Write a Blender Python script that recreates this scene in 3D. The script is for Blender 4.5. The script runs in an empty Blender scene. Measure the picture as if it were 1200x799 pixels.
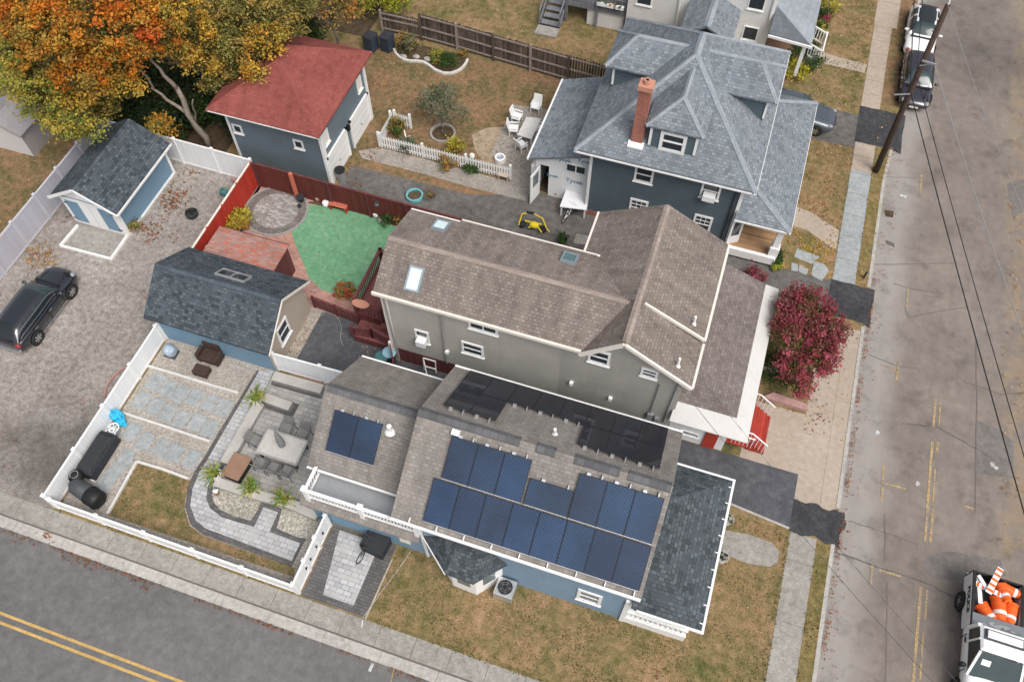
import bpy, math, random
import numpy as np
from mathutils import Vector, Matrix
random.seed(7); RNG = np.random.default_rng(7)
SC = bpy.context.scene
COL = SC.collection
rad = math.radians
# ------------------------------------------------------------------ camera
CAMH, FPX, PITCH, YAW = 35.0, 1003.03, rad(58.043), rad(-18.452)
_f = np.array([math.sin(YAW)*math.cos(PITCH), math.cos(YAW)*math.cos(PITCH), -math.sin(PITCH)])
_r = np.array([math.cos(YAW), -math.sin(YAW), 0.0]); _u = np.cross(_r, _f)
cd = bpy.data.cameras.new('camera'); cam = bpy.data.objects.new('camera', cd); COL.objects.link(cam)
cd.sensor_width = 36; cd.lens = 36*FPX/1200; cd.clip_end = 2000; cd.clip_start = .1
cam.matrix_world = Matrix(((_r[0], _u[0], -_f[0], 0), (_r[1], _u[1], -_f[1], 0), (_r[2], _u[2], -_f[2], CAMH), (0, 0, 0, 1)))
SC.camera = cam
def _ray(px, py):
    return _r*((px-600)/FPX) + _u*(-(py-399.5)/FPX) + _f
def at(px, py, z=0.0):                      # survey helper: photo pixel -> point of the place at height z
    d = _ray(px, py); t = (z-CAMH)/d[2]
    return Vector((d[0]*t, d[1]*t, z))
def onY(px, py, Y):
    d = _ray(px, py); t = Y/d[1]
    return Vector((d[0]*t, Y, CAMH+d[2]*t))
def xy(px, py, z=0.0):
    p = at(px, py, z); return (p.x, p.y)
def zoomf(ox, oy, s):
    return lambda x, y: (ox+x/s, oy+y/s)
# ------------------------------------------------------------------ materials
class NT:
    def __init__(s, name):
        s.m = bpy.data.materials.new(name); s.m.use_nodes = True
        s.n = s.m.node_tree.nodes; s.l = s.m.node_tree.links
        s.b = s.n['Principled BSDF']; s.b.inputs['Specular IOR Level'].default_value = .25
    def node(s, t, **kw):
        n = s.n.new(t)
        for k, v in kw.items():
            if hasattr(n, k) and k not in n.inputs: setattr(n, k, v)
            else: n.inputs[k].default_value = v
        return n
    def ln(s, a, b): s.l.new(a, b)
    def pos(s):
        g = s.node('ShaderNodeNewGeometry'); return g.outputs['Position']
    def uv(s):
        g = s.node('ShaderNodeUVMap'); return g.outputs[0]
    def noise(s, vec, scale, detail=5, rough=.6, dist=0):
        n = s.node('ShaderNodeTexNoise'); n.inputs['Scale'].default_value = scale
        n.inputs['Detail'].default_value = detail; n.inputs['Roughness'].default_value = rough
        n.inputs['Distortion'].default_value = dist
        s.ln(vec, n.inputs['Vector']); return n.outputs['Fac']
    def ramp(s, fac, stops):
        r = s.node('ShaderNodeValToRGB'); e = r.color_ramp.elements
        while len(e) < len(stops): e.new(.5)
        for i, (p, c) in enumerate(stops):
            e[i].position = p; e[i].color = (c[0], c[1], c[2], 1) if hasattr(c, '__len__') else (c, c, c, 1)
        s.ln(fac, r.inputs[0]); return r.outputs[0]
    def mul(s, a, b, mode='MULTIPLY', fac=1.0):
        m = s.node('ShaderNodeMix', data_type='RGBA', blend_type=mode)
        if hasattr(fac, 'links'): s.ln(fac, m.inputs[0])
        else: m.inputs[0].default_value = fac
        for sock, i in ((a, 6), (b, 7)):
            if hasattr(sock, 'links'): s.ln(sock, m.inputs[i])
            else: m.inputs[i].default_value = (*sock, 1) if len(sock) == 3 else sock
        return m.outputs[2]
    def math(s, op, a, b=0.0):
        m = s.node('ShaderNodeMath', operation=op)
        for i, k in enumerate((a, b)):
            if hasattr(k, 'links'): s.ln(k, m.inputs[i])
            else: m.inputs[i].default_value = k
        return m.outputs[0]
    def bump(s, h, st=.3, d=.02):
        b = s.node('ShaderNodeBump'); b.inputs['Strength'].default_value = st; b.inputs['Distance'].default_value = d
        s.ln(h, b.inputs['Height']); s.ln(b.outputs[0], s.b.inputs['Normal'])
    def color(s, c): s.ln(c, s.b.inputs['Base Color'])
    def set(s, rough=.8, metal=0, spec=None):
        s.b.inputs['Roughness'].default_value = rough; s.b.inputs['Metallic'].default_value = metal
        if spec is not None: s.b.inputs['Specular IOR Level'].default_value = spec
        return s.m
def plain(name, c, rough=.6, metal=0, var=.12, scale=3.0, spec=.3, bump=0, coat=0):
    t = NT(name); f = t.noise(t.pos(), scale, 6, .65)
    g = t.ramp(f, [(.25, 1-var), (.75, 1+var)])
    base = t.mul(c, g)
    f2 = t.noise(t.pos(), scale*9, 3); t.color(t.mul(base, t.ramp(f2, [(.3, 1-var*.6), (.7, 1+var*.6)])))
    if bump: t.bump(f2, bump, .01)
    if coat: t.b.inputs['Coat Weight'].default_value = coat; t.b.inputs['Coat Roughness'].default_value = .05
    return t.set(rough, metal, spec)
def ground(name, stops, s1=.35, s2=5.0, s3=28.0, k2=.35, k3=.4, rough=.95, bump=.4, patch=None):
    t = NT(name); p = t.pos()
    a = t.noise(p, s1, 8, .68, .6); b = t.noise(p, s2, 4, .7); c = t.noise(p, s3, 3, .7)
    mixf = t.math('ADD', t.math('MULTIPLY', a, .62), t.math('MULTIPLY', b, .38))
    col = t.ramp(mixf, stops)
    col = t.mul(col, t.ramp(b, [(.25, 1-k2), (.75, 1+k2)])); col = t.mul(col, t.ramp(c, [(.28, 1-k3), (.72, 1+k3)]))
    if patch:
        pc, ps, lo, hi = patch
        col = t.mul(col, pc, 'MIX', t.ramp(t.noise(p, ps, 6, .7), [(lo, 0), (hi, 1)]))
    t.color(col); t.bump(c, bump, .03); return t.set(rough, 0, .12)
def bricks(name, c1, c2, cm, w, h, mortar=.012, rough=.9, off=.5, var=.18, vs=.8, bump=.25, third=None, fine=.12, streak=0):
    t = NT(name); uv = t.uv()
    br = t.node('ShaderNodeTexBrick'); br.offset = off
    for k, v in (('Scale', 1), ('Mortar Size', mortar), ('Brick Width', w), ('Row Height', h), ('Bias', 0), ('Mortar Smooth', .2)): br.inputs[k].default_value = v
    br.inputs['Color1'].default_value = (*c1, 1); br.inputs['Color2'].default_value = (*c2, 1); br.inputs['Mortar'].default_value = (*cm, 1)
    t.ln(uv, br.inputs['Vector']); col = br.outputs['Color']
    if third:
        sc = t.node('ShaderNodeVectorMath', operation='MULTIPLY'); sc.inputs[1].default_value = (1/(w*1.37), 1/h, 1); t.ln(uv, sc.inputs[0])
        fl = t.node('ShaderNodeVectorMath', operation='FLOOR'); t.ln(sc.outputs[0], fl.inputs[0])
        wn = t.node('ShaderNodeTexWhiteNoise', noise_dimensions='2D'); t.ln(fl.outputs[0], wn.inputs[0])
        col = t.mul(col, third, 'MIX', t.math('MULTIPLY', t.math('GREATER_THAN', wn.outputs[0], .72), .75))
    p = t.pos(); col = t.mul(col, t.ramp(t.noise(p, vs, 6, .65), [(.25, 1-var), (.75, 1+var)]))
    col = t.mul(col, t.ramp(t.noise(p, 34, 2, .7), [(.3, 1-fine), (.7, 1+fine)]))
    if streak:
        mp = t.node('ShaderNodeMapping'); mp.inputs['Scale'].default_value = (2.2, .22, 1); t.ln(uv, mp.inputs[0])
        col = t.mul(col, t.ramp(t.noise(mp.outputs[0], 1, 6, .7), [(.3, 1-streak), (.7, 1+streak*.6)]))
    t.color(col); t.bump(br.outputs['Fac'], -bump if bump else 0, .015); return t.set(rough, 0, .15)
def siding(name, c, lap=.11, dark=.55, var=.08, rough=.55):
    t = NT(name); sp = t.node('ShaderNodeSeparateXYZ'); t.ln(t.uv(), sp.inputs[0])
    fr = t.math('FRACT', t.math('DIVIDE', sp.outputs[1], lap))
    col = t.mul(c, t.ramp(fr, [(0, dark), (.10, dark+.15), (.16, 1.0), (1, 1.0)]))  # shadow line of each lap painted into the colour as a dark band
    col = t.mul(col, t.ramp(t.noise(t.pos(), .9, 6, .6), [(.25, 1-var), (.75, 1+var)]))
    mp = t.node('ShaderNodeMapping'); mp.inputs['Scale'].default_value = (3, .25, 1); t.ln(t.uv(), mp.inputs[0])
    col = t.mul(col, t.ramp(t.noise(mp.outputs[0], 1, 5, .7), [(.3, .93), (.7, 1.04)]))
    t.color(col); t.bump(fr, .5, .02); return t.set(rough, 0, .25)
def boards(name, c, w=.14, gap=.45, var=.2, rough=.8, axis=0):
    t = NT(name); sp = t.node('ShaderNodeSeparateXYZ'); t.ln(t.uv(), sp.inputs[0])
    q = t.math('DIVIDE', sp.outputs[axis], w); fr = t.math('FRACT', q)
    col = t.mul(c, t.ramp(fr, [(0, gap), (.09, gap), (.14, 1), (1, 1)]))
    wn = t.node('ShaderNodeTexWhiteNoise', noise_dimensions='1D'); t.ln(t.math('FLOOR', q), wn.inputs['W'])
    col = t.mul(col, t.ramp(wn.outputs[0], [(0, 1-var), (1, 1+var)]))
    col = t.mul(col, t.ramp(t.noise(t.pos(), 2.2, 6, .7), [(.25, 1-var), (.75, 1+var)]))
    t.color(col); return t.set(rough, 0, .2)
def leafmat(name):
    t = NT(name); a = t.node('ShaderNodeAttribute', attribute_name='leaf'); t.color(a.outputs['Color']); t.set(.65, 0, .2)
    tr = t.node('ShaderNodeBsdfTranslucent'); t.ln(a.outputs['Color'], tr.inputs[0])
    mx = t.node('ShaderNodeMixShader'); mx.inputs[0].default_value = .3
    t.ln(t.b.outputs[0], mx.inputs[1]); t.ln(tr.outputs[0], mx.inputs[2]); t.ln(mx.outputs[0], t.n['Material Output'].inputs[0]); return t.m
def solar(name, c, line, lw=.012, diag=True, rough=.12):
    t = NT(name); uv = t.uv()
    br = t.node('ShaderNodeTexBrick'); br.offset = 0
    for k, v in (('Scale', 1), ('Mortar Size', lw), ('Brick Width', .165), ('Row Height', .165), ('Mortar Smooth', .3)): br.inputs[k].default_value = v
    br.inputs['Color1'].default_value = (*c, 1); br.inputs['Color2'].default_value = (c[0]*1.12, c[1]*1.12, c[2]*1.1, 1); br.inputs['Mortar'].default_value = (*line, 1)
    t.ln(uv, br.inputs['Vector']); col = br.outputs['Color']
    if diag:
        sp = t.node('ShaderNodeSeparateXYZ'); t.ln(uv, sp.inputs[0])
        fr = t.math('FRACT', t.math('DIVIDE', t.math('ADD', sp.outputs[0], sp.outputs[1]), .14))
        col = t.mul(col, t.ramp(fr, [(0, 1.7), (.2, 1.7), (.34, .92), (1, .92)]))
    oi = t.node('ShaderNodeObjectInfo'); col = t.mul(col, t.ramp(oi.outputs['Random'], [(0, (.75, .75, .8)), (.3, (1.1, .95, .9)), (.6, (.9, 1.1, 1.1)), (1, (1.05, 1.15, 1.2))]))
    col = t.mul(col, t.ramp(t.noise(t.pos(), .55, 3, .5), [(.3, .75), (.7, 1.3)]))
    t.color(col); t.set(rough, 0, .5); t.b.inputs['Coat Weight'].default_value = .5; t.b.inputs['Coat Roughness'].default_value = .05; return t.m
M = {}
M['leaf'] = leafmat('leaf')
M['lawn'] = ground('lawn', [(.28, (.065, .08, .025)), (.39, (.12, .115, .043)), (.48, (.195, .148, .07)), (.56, (.255, .17, .09)), (.68, (.31, .20, .125))], .42, 2.6, 17, .25, .42)
M['lawn_back'] = ground('lawn_back', [(.30, (.072, .084, .034)), (.42, (.13, .108, .05)), (.52, (.21, .138, .075)), (.64, (.27, .155, .092))], .5, 3.4, 18, .28, .42)
M['verge'] = ground('verge', [(.3, (.09, .10, .035)), (.5, (.19, .145, .06)), (.7, (.29, .19, .10))], .5, 4, 20, .3, .5)
M['soil'] = ground('soil', [(.3, (.05, .04, .025)), (.5, (.085, .06, .038)), (.7, (.13, .09, .05))], .3, 3, 18)
M['dirt'] = ground('dirt', [(.3, (.2, .15, .1)), (.5, (.33, .26, .18)), (.7, (.42, .34, .25))], .4, 3, 20, .2, .25)
M['gravel'] = ground('gravel', [(.28, (.13, .112, .1)), (.42, (.24, .213, .19)), (.54, (.30, .272, .248)), (.7, (.40, .37, .342))], .3, 4, 18, .28, .5, patch=((.125, .098, .082), .2, .54, .74))
M['pea'] = ground('pea', [(.3, (.235, .208, .178)), (.5, (.345, .312, .275)), (.7, (.45, .42, .38))], .5, 7, 16, .25, .5)
def gravel_mat():
    m = M['gravel']; n = m.node_tree.nodes; l = m.node_tree.links; b = n['Principled BSDF']; src = b.inputs['Base Color'].links[0].from_socket
    g = n.new('ShaderNodeNewGeometry'); ns = n.new('ShaderNodeTexNoise'); ns.inputs['Scale'].default_value = .7; ns.inputs['Detail'].default_value = 7; ns.inputs['Roughness'].default_value = .7; l.new(g.outputs['Position'], ns.inputs['Vector'])
    d = n.new('ShaderNodeVectorMath'); d.operation = 'DISTANCE'; d.inputs[1].default_value = (-24.2, 8.6, 0); l.new(g.outputs['Position'], d.inputs[0])
    a = n.new('ShaderNodeMath'); a.operation = 'MULTIPLY_ADD'; l.new(ns.outputs[0], a.inputs[0]); a.inputs[1].default_value = 5.5; l.new(d.outputs['Value'], a.inputs[2])
    r = n.new('ShaderNodeMapRange'); l.new(a.outputs[0], r.inputs[0]); r.inputs[1].default_value = 3.8; r.inputs[2].default_value = 6.2; r.inputs[3].default_value = .6; r.inputs[4].default_value = 0
    x = n.new('ShaderNodeMix'); x.data_type = 'RGBA'; l.new(r.outputs[0], x.inputs[0]); l.new(src, x.inputs[6]); x.inputs[7].default_value = (.07, .065, .06, 1); l.new(x.outputs[2], b.inputs['Base Color'])
gravel_mat()
M['bedstone'] = ground('bedstone', [(.3, (.2, .19, .16)), (.5, (.35, .33, .28)), (.7, (.48, .46, .4))], .5, 7, 15, .3, .6)
M['concrete'] = ground('concrete', [(.3, (.2, .188, .165)), (.5, (.29, .273, .245)), (.7, (.375, .355, .325))], .45, 4, 22, .16, .28, .9, .2)
M['concrete_warm'] = ground('concrete_warm', [(.3, (.33, .268, .21)), (.5, (.385, .32, .26)), (.7, (.44, .375, .315))], .4, 4, 26, .09, .14, .9, .15)
M['bluestone'] = ground('bluestone', [(.3, (.235, .255, .257)), (.5, (.315, .335, .337)), (.7, (.39, .405, .405))], .6, 4, 20, .14, .18, .85, .15)
M['mesh_grey'] = plain('mesh_grey', (.2, .195, .188), .8, 0, .15)
M['shed_side'] = plain('shed_side', (.33, .31, .315), .6, 0, .06)
M['windscreen'] = plain('windscreen', (.035, .055, .056), .08, 0, .15, 1.2, .55)
M['edging_white'] = plain('edging_white', (.6, .58, .55), .8, 0, .15, 4)
M['kerb'] = ground('kerb', [(.3, (.29, .275, .25)), (.5, (.4, .38, .35)), (.7, (.48, .455, .42))], .6, 5, 25, .15, .18)
M['asphalt_new'] = ground('asphalt_new', [(.3, (.11, .107, .107)), (.5, (.142, .138, .136)), (.7, (.182, .174, .17))], .16, 3, 38, .12, .2, .85, .16)
def street_mat():
    t = NT('asphalt_old'); p = t.pos(); sp = t.node('ShaderNodeSeparateXYZ'); t.ln(p, sp.inputs[0])
    mp = t.node('ShaderNodeMapping'); mp.inputs['Scale'].default_value = (1, .3, 1); t.ln(p, mp.inputs[0])
    a = t.noise(p, .25, 8, .68, .6); b = t.noise(p, 2.2, 4, .7); c = t.noise(p, 30, 3, .7); st = t.noise(mp.outputs[0], 2.2, 5, .65)
    col = t.ramp(t.math('ADD', t.math('MULTIPLY', a, .6), t.math('MULTIPLY', b, .4)), [(.3, (.150, .127, .110)), (.5, (.204, .174, .152)), (.7, (.268, .232, .205))])
    n = t.math('SUBTRACT', t.math('ADD', t.math('MULTIPLY', t.noise(p, .33, 7, .6), 2.4), t.math('MULTIPLY', st, .9)), 1.65)
    f = t.math('SUBTRACT', 1.0, t.math('MINIMUM', t.math('MAXIMUM', t.math('DIVIDE', t.math('SUBTRACT', t.math('ADD', sp.outputs[0], n), 10.2), 1.1), 0), 1.0))
    f = t.math('MULTIPLY', f, .8); col = t.mul(col, (.315, .292, .27), 'MIX', f)
    g = t.math('MINIMUM', t.math('MAXIMUM', t.math('DIVIDE', t.math('SUBTRACT', t.math('ADD', sp.outputs[0], n), 15.3), .9), 0), 1)
    g = t.math('MULTIPLY', g, t.ramp(t.noise(p, .8, 5, .7), [(.42, 0), (.55, .85)])); col = t.mul(col, (.26, .2, .14), 'MIX', g)
    col = t.mul(col, t.ramp(st, [(.3, .9), (.7, 1.08)])); col = t.mul(col, t.ramp(t.noise(p, .7, 6, .75), [(.36, .80), (.46, 1), (.66, 1.04)])); col = t.mul(col, t.ramp(c, [(.28, .78), (.72, 1.22)]))
    t.color(col); t.bump(c, .2, .03); return t.set(.92, 0, .12)
M['asphalt_old'] = street_mat()
M['asphalt_pale'] = ground('asphalt_pale', [(.3, (.27, .255, .24)), (.5, (.35, .335, .32)), (.7, (.43, .415, .4))], .5, 3, 28, .15, .2)
M['asphalt_seal'] = ground('asphalt_seal', [(.3, (.06, .062, .069)), (.5, (.085, .088, .098)), (.7, (.135, .137, .147))], .4, 3, 36, .15, .15, .7, .15)
M['asphalt_black'] = ground('asphalt_black', [(.3, (.03, .031, .035)), (.5, (.05, .05, .055)), (.7, (.09, .09, .092))], .7, 4, 30, .2, .25, .8, .15)
M['asphalt_drive'] = ground('asphalt_drive', [(.3, (.085, .078, .072)), (.5, (.13, .122, .115)), (.7, (.19, .178, .165))], .4, 3, 30, .2, .22)
M['patch'] = ground('patch', [(.3, (.14, .127, .117)), (.5, (.168, .152, .141)), (.7, (.2, .183, .17))], .6, 4, 34, .15, .15)
M['yellow'] = ground('yellow', [(.3, (.36, .235, .085)), (.5, (.5, .33, .115)), (.7, (.58, .40, .16))], 1.0, 9, 30, .15, .15)
M['yellow_worn'] = ground('yellow_worn', [(.38, (.21, .185, .16)), (.5, (.33, .25, .15)), (.62, (.46, .32, .15))], 1.2, 9, 24, .3, .3)
M['white_mark'] = ground('white_mark', [(.38, (.2, .19, .18)), (.5, (.5, .5, .5)), (.62, (.6, .6, .6))], 1.0, 9, 24, .2, .2)
M['line_faint'] = ground('line_faint', [(.38, (.2, .16, .08)), (.5, (.4, .38, .33)), (.6, (.55, .54, .5))], 1.2, 5, 20, .3, .3)
M['crack'] = plain('crack', (.14, .122, .11), .95)
M['turf'] = ground('turf', [(.3, (.09, .215, .115)), (.44, (.135, .30, .17)), (.56, (.165, .335, .195)), (.7, (.22, .38, .235))], .8, 4, 26, .16, .2)
M['paver'] = bricks('paver', (.36, .36, .36), (.5, .5, .51), (.2, .2, .2), .32, .2, .012, .9, .5, .14, 1.0, .15, (.42, .41, .40))
M['paver_patio'] = bricks('paver_patio', (.31, .30, .285), (.42, .405, .385), (.18, .17, .16), .36, .22, .012, .9, .5, .16, .9, .15, (.36, .34, .32))
M['paver_dark'] = bricks('paver_dark', (.10, .095, .095), (.145, .135, .135), (.06, .06, .06), .25, .13, .01, .9, .5, .15, .9)
M['paver_red'] = bricks('paver_red', (.38, .2, .165), (.46, .29, .245), (.26, .17, .145), .22, .11, .01, .9, .5, .3, .9, .1, (.5, .26, .2))
M['paver_round'] = bricks('paver_round', (.25, .23, .215), (.36, .335, .315), (.15, .14, .13), .16, .11, .012, .9, .5, .25, 1.2, .15, (.42, .40, .38))
M['annex_top'] = bricks('annex_top', (.30, .16, .13), (.36, .225, .195), (.22, .13, .11), .22, .11, .01, .9, .5, .3, .9, .1, (.40, .12, .08), .2)
M['stone_ring'] = bricks('stone_ring', (.16, .14, .13), (.25, .225, .21), (.1, .09, .085), .14, .12, .012, .9, .5, .25, 1.2)
M['cobble'] = bricks('cobble', (.30, .27, .24), (.41, .375, .335), (.19, .17, .145), .16, .12, .015, .9, .5, .2, .9)
M['wallcap'] = plain('wallcap', (.42, .40, .37), .9, 0, .12, 2)
M['sh_taupe'] = bricks('sh_taupe', (.18, .15, .131), (.272, .231, .204), (.128, .105, .093), .18, .145, .012, .95, .5, .17, .5, .25, (.205, .172, .15), .18, .26)
M['sh_grey'] = bricks('sh_grey', (.215, .195, .177), (.29, .266, .243), (.155, .142, .128), .22, .145, .01, .95, .5, .14, .55, .2, (.245, .222, .2), .18, .22)
M['sh_slate'] = bricks('sh_slate', (.145, .165, .185), (.26, .285, .312), (.115, .13, .146), .21, .145, .012, .95, .5, .13, .5, .25, (.195, .218, .242), .18, .14)
M['sh_dark'] = bricks('sh_dark', (.046, .055, .062), (.112, .13, .142), (.033, .039, .044), .22, .15, .012, .95, .5, .16, .6, .25, (.075, .088, .098), .26, .14)
M['sh_shed'] = bricks('sh_shed', (.042, .052, .062), (.11, .13, .147), (.032, .04, .048), .2, .15, .01, .95, .5, .16, .6, .25, (.075, .09, .104), .3, .12)
M['sh_red'] = bricks('sh_red', (.215, .062, .052), (.275, .085, .072), (.165, .048, .04), .3, .14, .008, .95, .5, .15, .5, .2, (.245, .072, .06), .16, .2)
M['sh_plum'] = bricks('sh_plum', (.155, .13, .122), (.225, .192, .178), (.12, .1, .095), .2, .14, .01, .95, .5, .15, .6, .2, None, .18, .2)
M['cap_dark'] = bricks('cap_dark', (.10, .10, .105), (.14, .14, .145), (.08, .08, .085), .3, .3, .01, .95, .5, .15, .5, .1)
M['cap_taupe'] = bricks('cap_taupe', (.27, .22, .19), (.33, .275, .24), (.2, .16, .14), .28, .3, .01, .95)
M['cap_slate'] = bricks('cap_slate', (.25, .275, .305), (.30, .325, .355), (.2, .22, .245), .28, .3, .01, .95)
M['cap_shed'] = bricks('cap_shed', (.06, .075, .09), (.09, .11, .13), (.05, .06, .07), .28, .3, .01, .95)
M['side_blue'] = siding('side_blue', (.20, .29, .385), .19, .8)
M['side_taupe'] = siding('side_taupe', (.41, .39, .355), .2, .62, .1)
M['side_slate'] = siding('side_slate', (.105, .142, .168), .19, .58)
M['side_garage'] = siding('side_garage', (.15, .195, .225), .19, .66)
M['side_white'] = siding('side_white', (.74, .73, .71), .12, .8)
M['panel_blue'] = plain('panel_blue', (.16, .27, .37), .55, 0, .06, .8)
M['panel_tan'] = plain('panel_tan', (.42, .36, .30), .7, 0, .10, .8)
M['white'] = plain('white', (.80, .80, .79), .45, 0, .05, 1.5)
M['vinyl'] = boards('vinyl', (.78, .79, .80), .18, .9, .03, .35)
M['vinyl_grey'] = boards('vinyl_grey', (.44, .43, .48), .18, .88, .05, .4)
M['vinyl_grey_plain'] = plain('vinyl_grey_plain', (.5, .49, .53), .4, 0, .05)
M['awning'] = plain('awning', (.56, .55, .53), .55, 0, .06, .8)
M['cream'] = plain('cream', (.72, .67, .6), .6, 0, .06)
M['wrap'] = plain('wrap', (.78, .79, .80), .5, 0, .05, 1.2)
M['wrap_ink'] = plain('wrap_ink', (.10, .26, .36), .6, 0, .05)
M['glass'] = plain('glass', (.035, .045, .055), .08, 0, .3, 2.0, .6)
M['glass_pale'] = plain('glass_pale', (.16, .20, .21), .12, 0, .3, 3.0, .6)
M['skylight'] = plain('skylight', (.62, .74, .76), .18, 0, .06, 2.0, .5)
M['skylight_dark'] = plain('skylight_dark', (.08, .15, .15), .15, 0, .2, 2.0, .5)
M['flash'] = plain('flash', (.30, .36, .40), .4, .4, .1)
M['red_fence'] = boards('red_fence', (.43, .042, .026), .14, .7, .12, .7)
M['maroon_fence'] = boards('maroon_fence', (.125, .034, .028), .14, .7, .12, .75)
M['maroon'] = boards('maroon', (.135, .045, .045), .14, .6, .14, .75)
M['deck_red'] = boards('deck_red', (.20, .075, .07), .14, .6, .12, .75)
M['red_paint'] = plain('red_paint', (.42, .05, .03), .55, 0, .12)
M['red_boards'] = boards('red_boards', (.36, .045, .03), .14, .5, .2, .65)
M['salmon'] = plain('salmon', (.55, .16, .1), .7, 0, .12)
M['wood_fence'] = boards('wood_fence', (.10, .078, .066), .14, .35, .45, .9)
M['wood_rail'] = plain('wood_rail', (.27, .22, .19), .9, 0, .25, 4)
M['wood_tan'] = boards('wood_tan', (.36, .22, .12), .14, .6, .2, .7, 1)
M['wood_grey'] = boards('wood_grey', (.18, .185, .20), .14, .6, .15, .8)
M['wood_pole'] = plain('wood_pole', (.065, .042, .033), .9, 0, .3, 4)
M['wood_weathered'] = plain('wood_weathered', (.42, .37, .31), .9, 0, .2, 4)
M['bark'] = plain('bark', (.26, .22, .18), .95, 0, .3, 5, .1, .4)
M['bark_dark'] = plain('bark_dark', (.10, .08, .065), .95, 0, .3, 5, .1, .4)
M['solar_blue'] = solar('solar_blue', (.013, .029, .064), (.018, .036, .075), .007)
M['solar_black'] = solar('solar_black', (.010, .011, .020), (.016, .017, .026), .006, False, .3)
M['alu'] = plain('alu', (.62, .63, .64), .35, .7, .05)
M['alu_navy'] = plain('alu_navy', (.03, .04, .06), .35, .3, .05)
M['alu_dark'] = plain('alu_dark', (.05, .05, .06), .4, .5, .1)
M['black'] = plain('black', (.015, .015, .016), .5, 0, .2)
M['rubber'] = plain('rubber', (.022, .022, .024), .85, 0, .2)
M['cover'] = plain('cover', (.035, .037, .042), .75, 0, .3, 5, .2, .3)
M['toolbox'] = plain('toolbox', (.17, .185, .2), .5, 0, .12)
M['charcoal'] = plain('charcoal', (.06, .065, .072), .55, 0, .2)
M['grey_metal'] = plain('grey_metal', (.33, .34, .35), .45, .3, .1)
M['chrome'] = plain('chrome', (.6, .61, .62), .2, .9, .05)
M['paint_navy'] = plain('paint_navy', (.012, .014, .02), .16, 0, .1, 2, .6, 0, 1)
M['paint_plum'] = plain('paint_plum', (.018, .015, .024), .16, 0, .1, 2, .6, 0, 1)
M['paint_slate'] = plain('paint_slate', (.085, .10, .12), .25, .3, .1, 2, .5, 0, .8)
M['paint_white'] = plain('paint_white', (.80, .80, .79), .25, 0, .04, 2, .5, 0, .8)
M['car_glass'] = plain('car_glass', (.014, .018, .02), .06, 0, .12, 1.5, .7)
M['lamp_glass'] = plain('lamp_glass', (.25, .27, .28), .1, 0, .1, 5, .6)
M['lamp_red'] = plain('lamp_red', (.3, .02, .02), .2, 0, .1, 5, .6)
M['orange'] = plain('orange', (.80, .13, .02), .5, 0, .08)
M['brick_red'] = bricks('brick_red', (.30, .075, .05), (.42, .13, .09), (.3, .22, .18), .2, .075, .012, .9, .5, .2, 2)
M['terracotta'] = plain('terracotta', (.5, .24, .17), .85, 0, .15)
M['wicker'] = plain('wicker', (.06, .038, .03), .8, 0, .5, 22, .2, .5)
M['brown_top'] = plain('brown_top', (.27, .16, .105), .7, 0, .15)
M['blue_cloth'] = plain('blue_cloth', (.03, .42, .66), .5, 0, .3, 8, .3, .4)
M['silver_cloth'] = plain('silver_cloth', (.33, .40, .48), .45, .1, .25, 7, .3, .4)
M['teal'] = plain('teal', (.16, .42, .45), .5, 0, .1)
M['teal_dark'] = plain('teal_dark', (.06, .17, .17), .5, 0, .1)
M['lid_blue'] = plain('lid_blue', (.26, .42, .5), .5, 0, .08)
M['bin_blue'] = plain('bin_blue', (.035, .05, .075), .5, 0, .15)
M['yellow_paint'] = plain('yellow_paint', (.68, .52, .02), .45, 0, .1)
M['tabletop'] = plain('tabletop', (.47, .45, .42), .6, 0, .15, 6)
M['umbrella_cloth'] = plain('umbrella_cloth', (.22, .225, .23), .8, 0, .15, 5)
M['stone_wall'] = plain('stone_wall', (.3, .29, .28), .9, 0, .25, 5)
M['pinkstone'] = plain('pinkstone', (.4, .24, .22), .9, 0, .25, 6)
M['shed_roof'] = plain('shed_roof', (.27, .255, .26), .6, 0, .08)
M['shed_vinyl'] = plain('shed_vinyl', (.62, .60, .60), .5, 0, .06)
M['insulator'] = plain('insulator', (.6, .6, .58), .3, 0, .05)
M['wire'] = plain('wire', (.02, .02, .022), .6)
M['wire_mid'] = plain('wire_mid', (.09, .09, .095), .6)
M['wire_grey'] = plain('wire_grey', (.3, .3, .3), .5)
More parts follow.
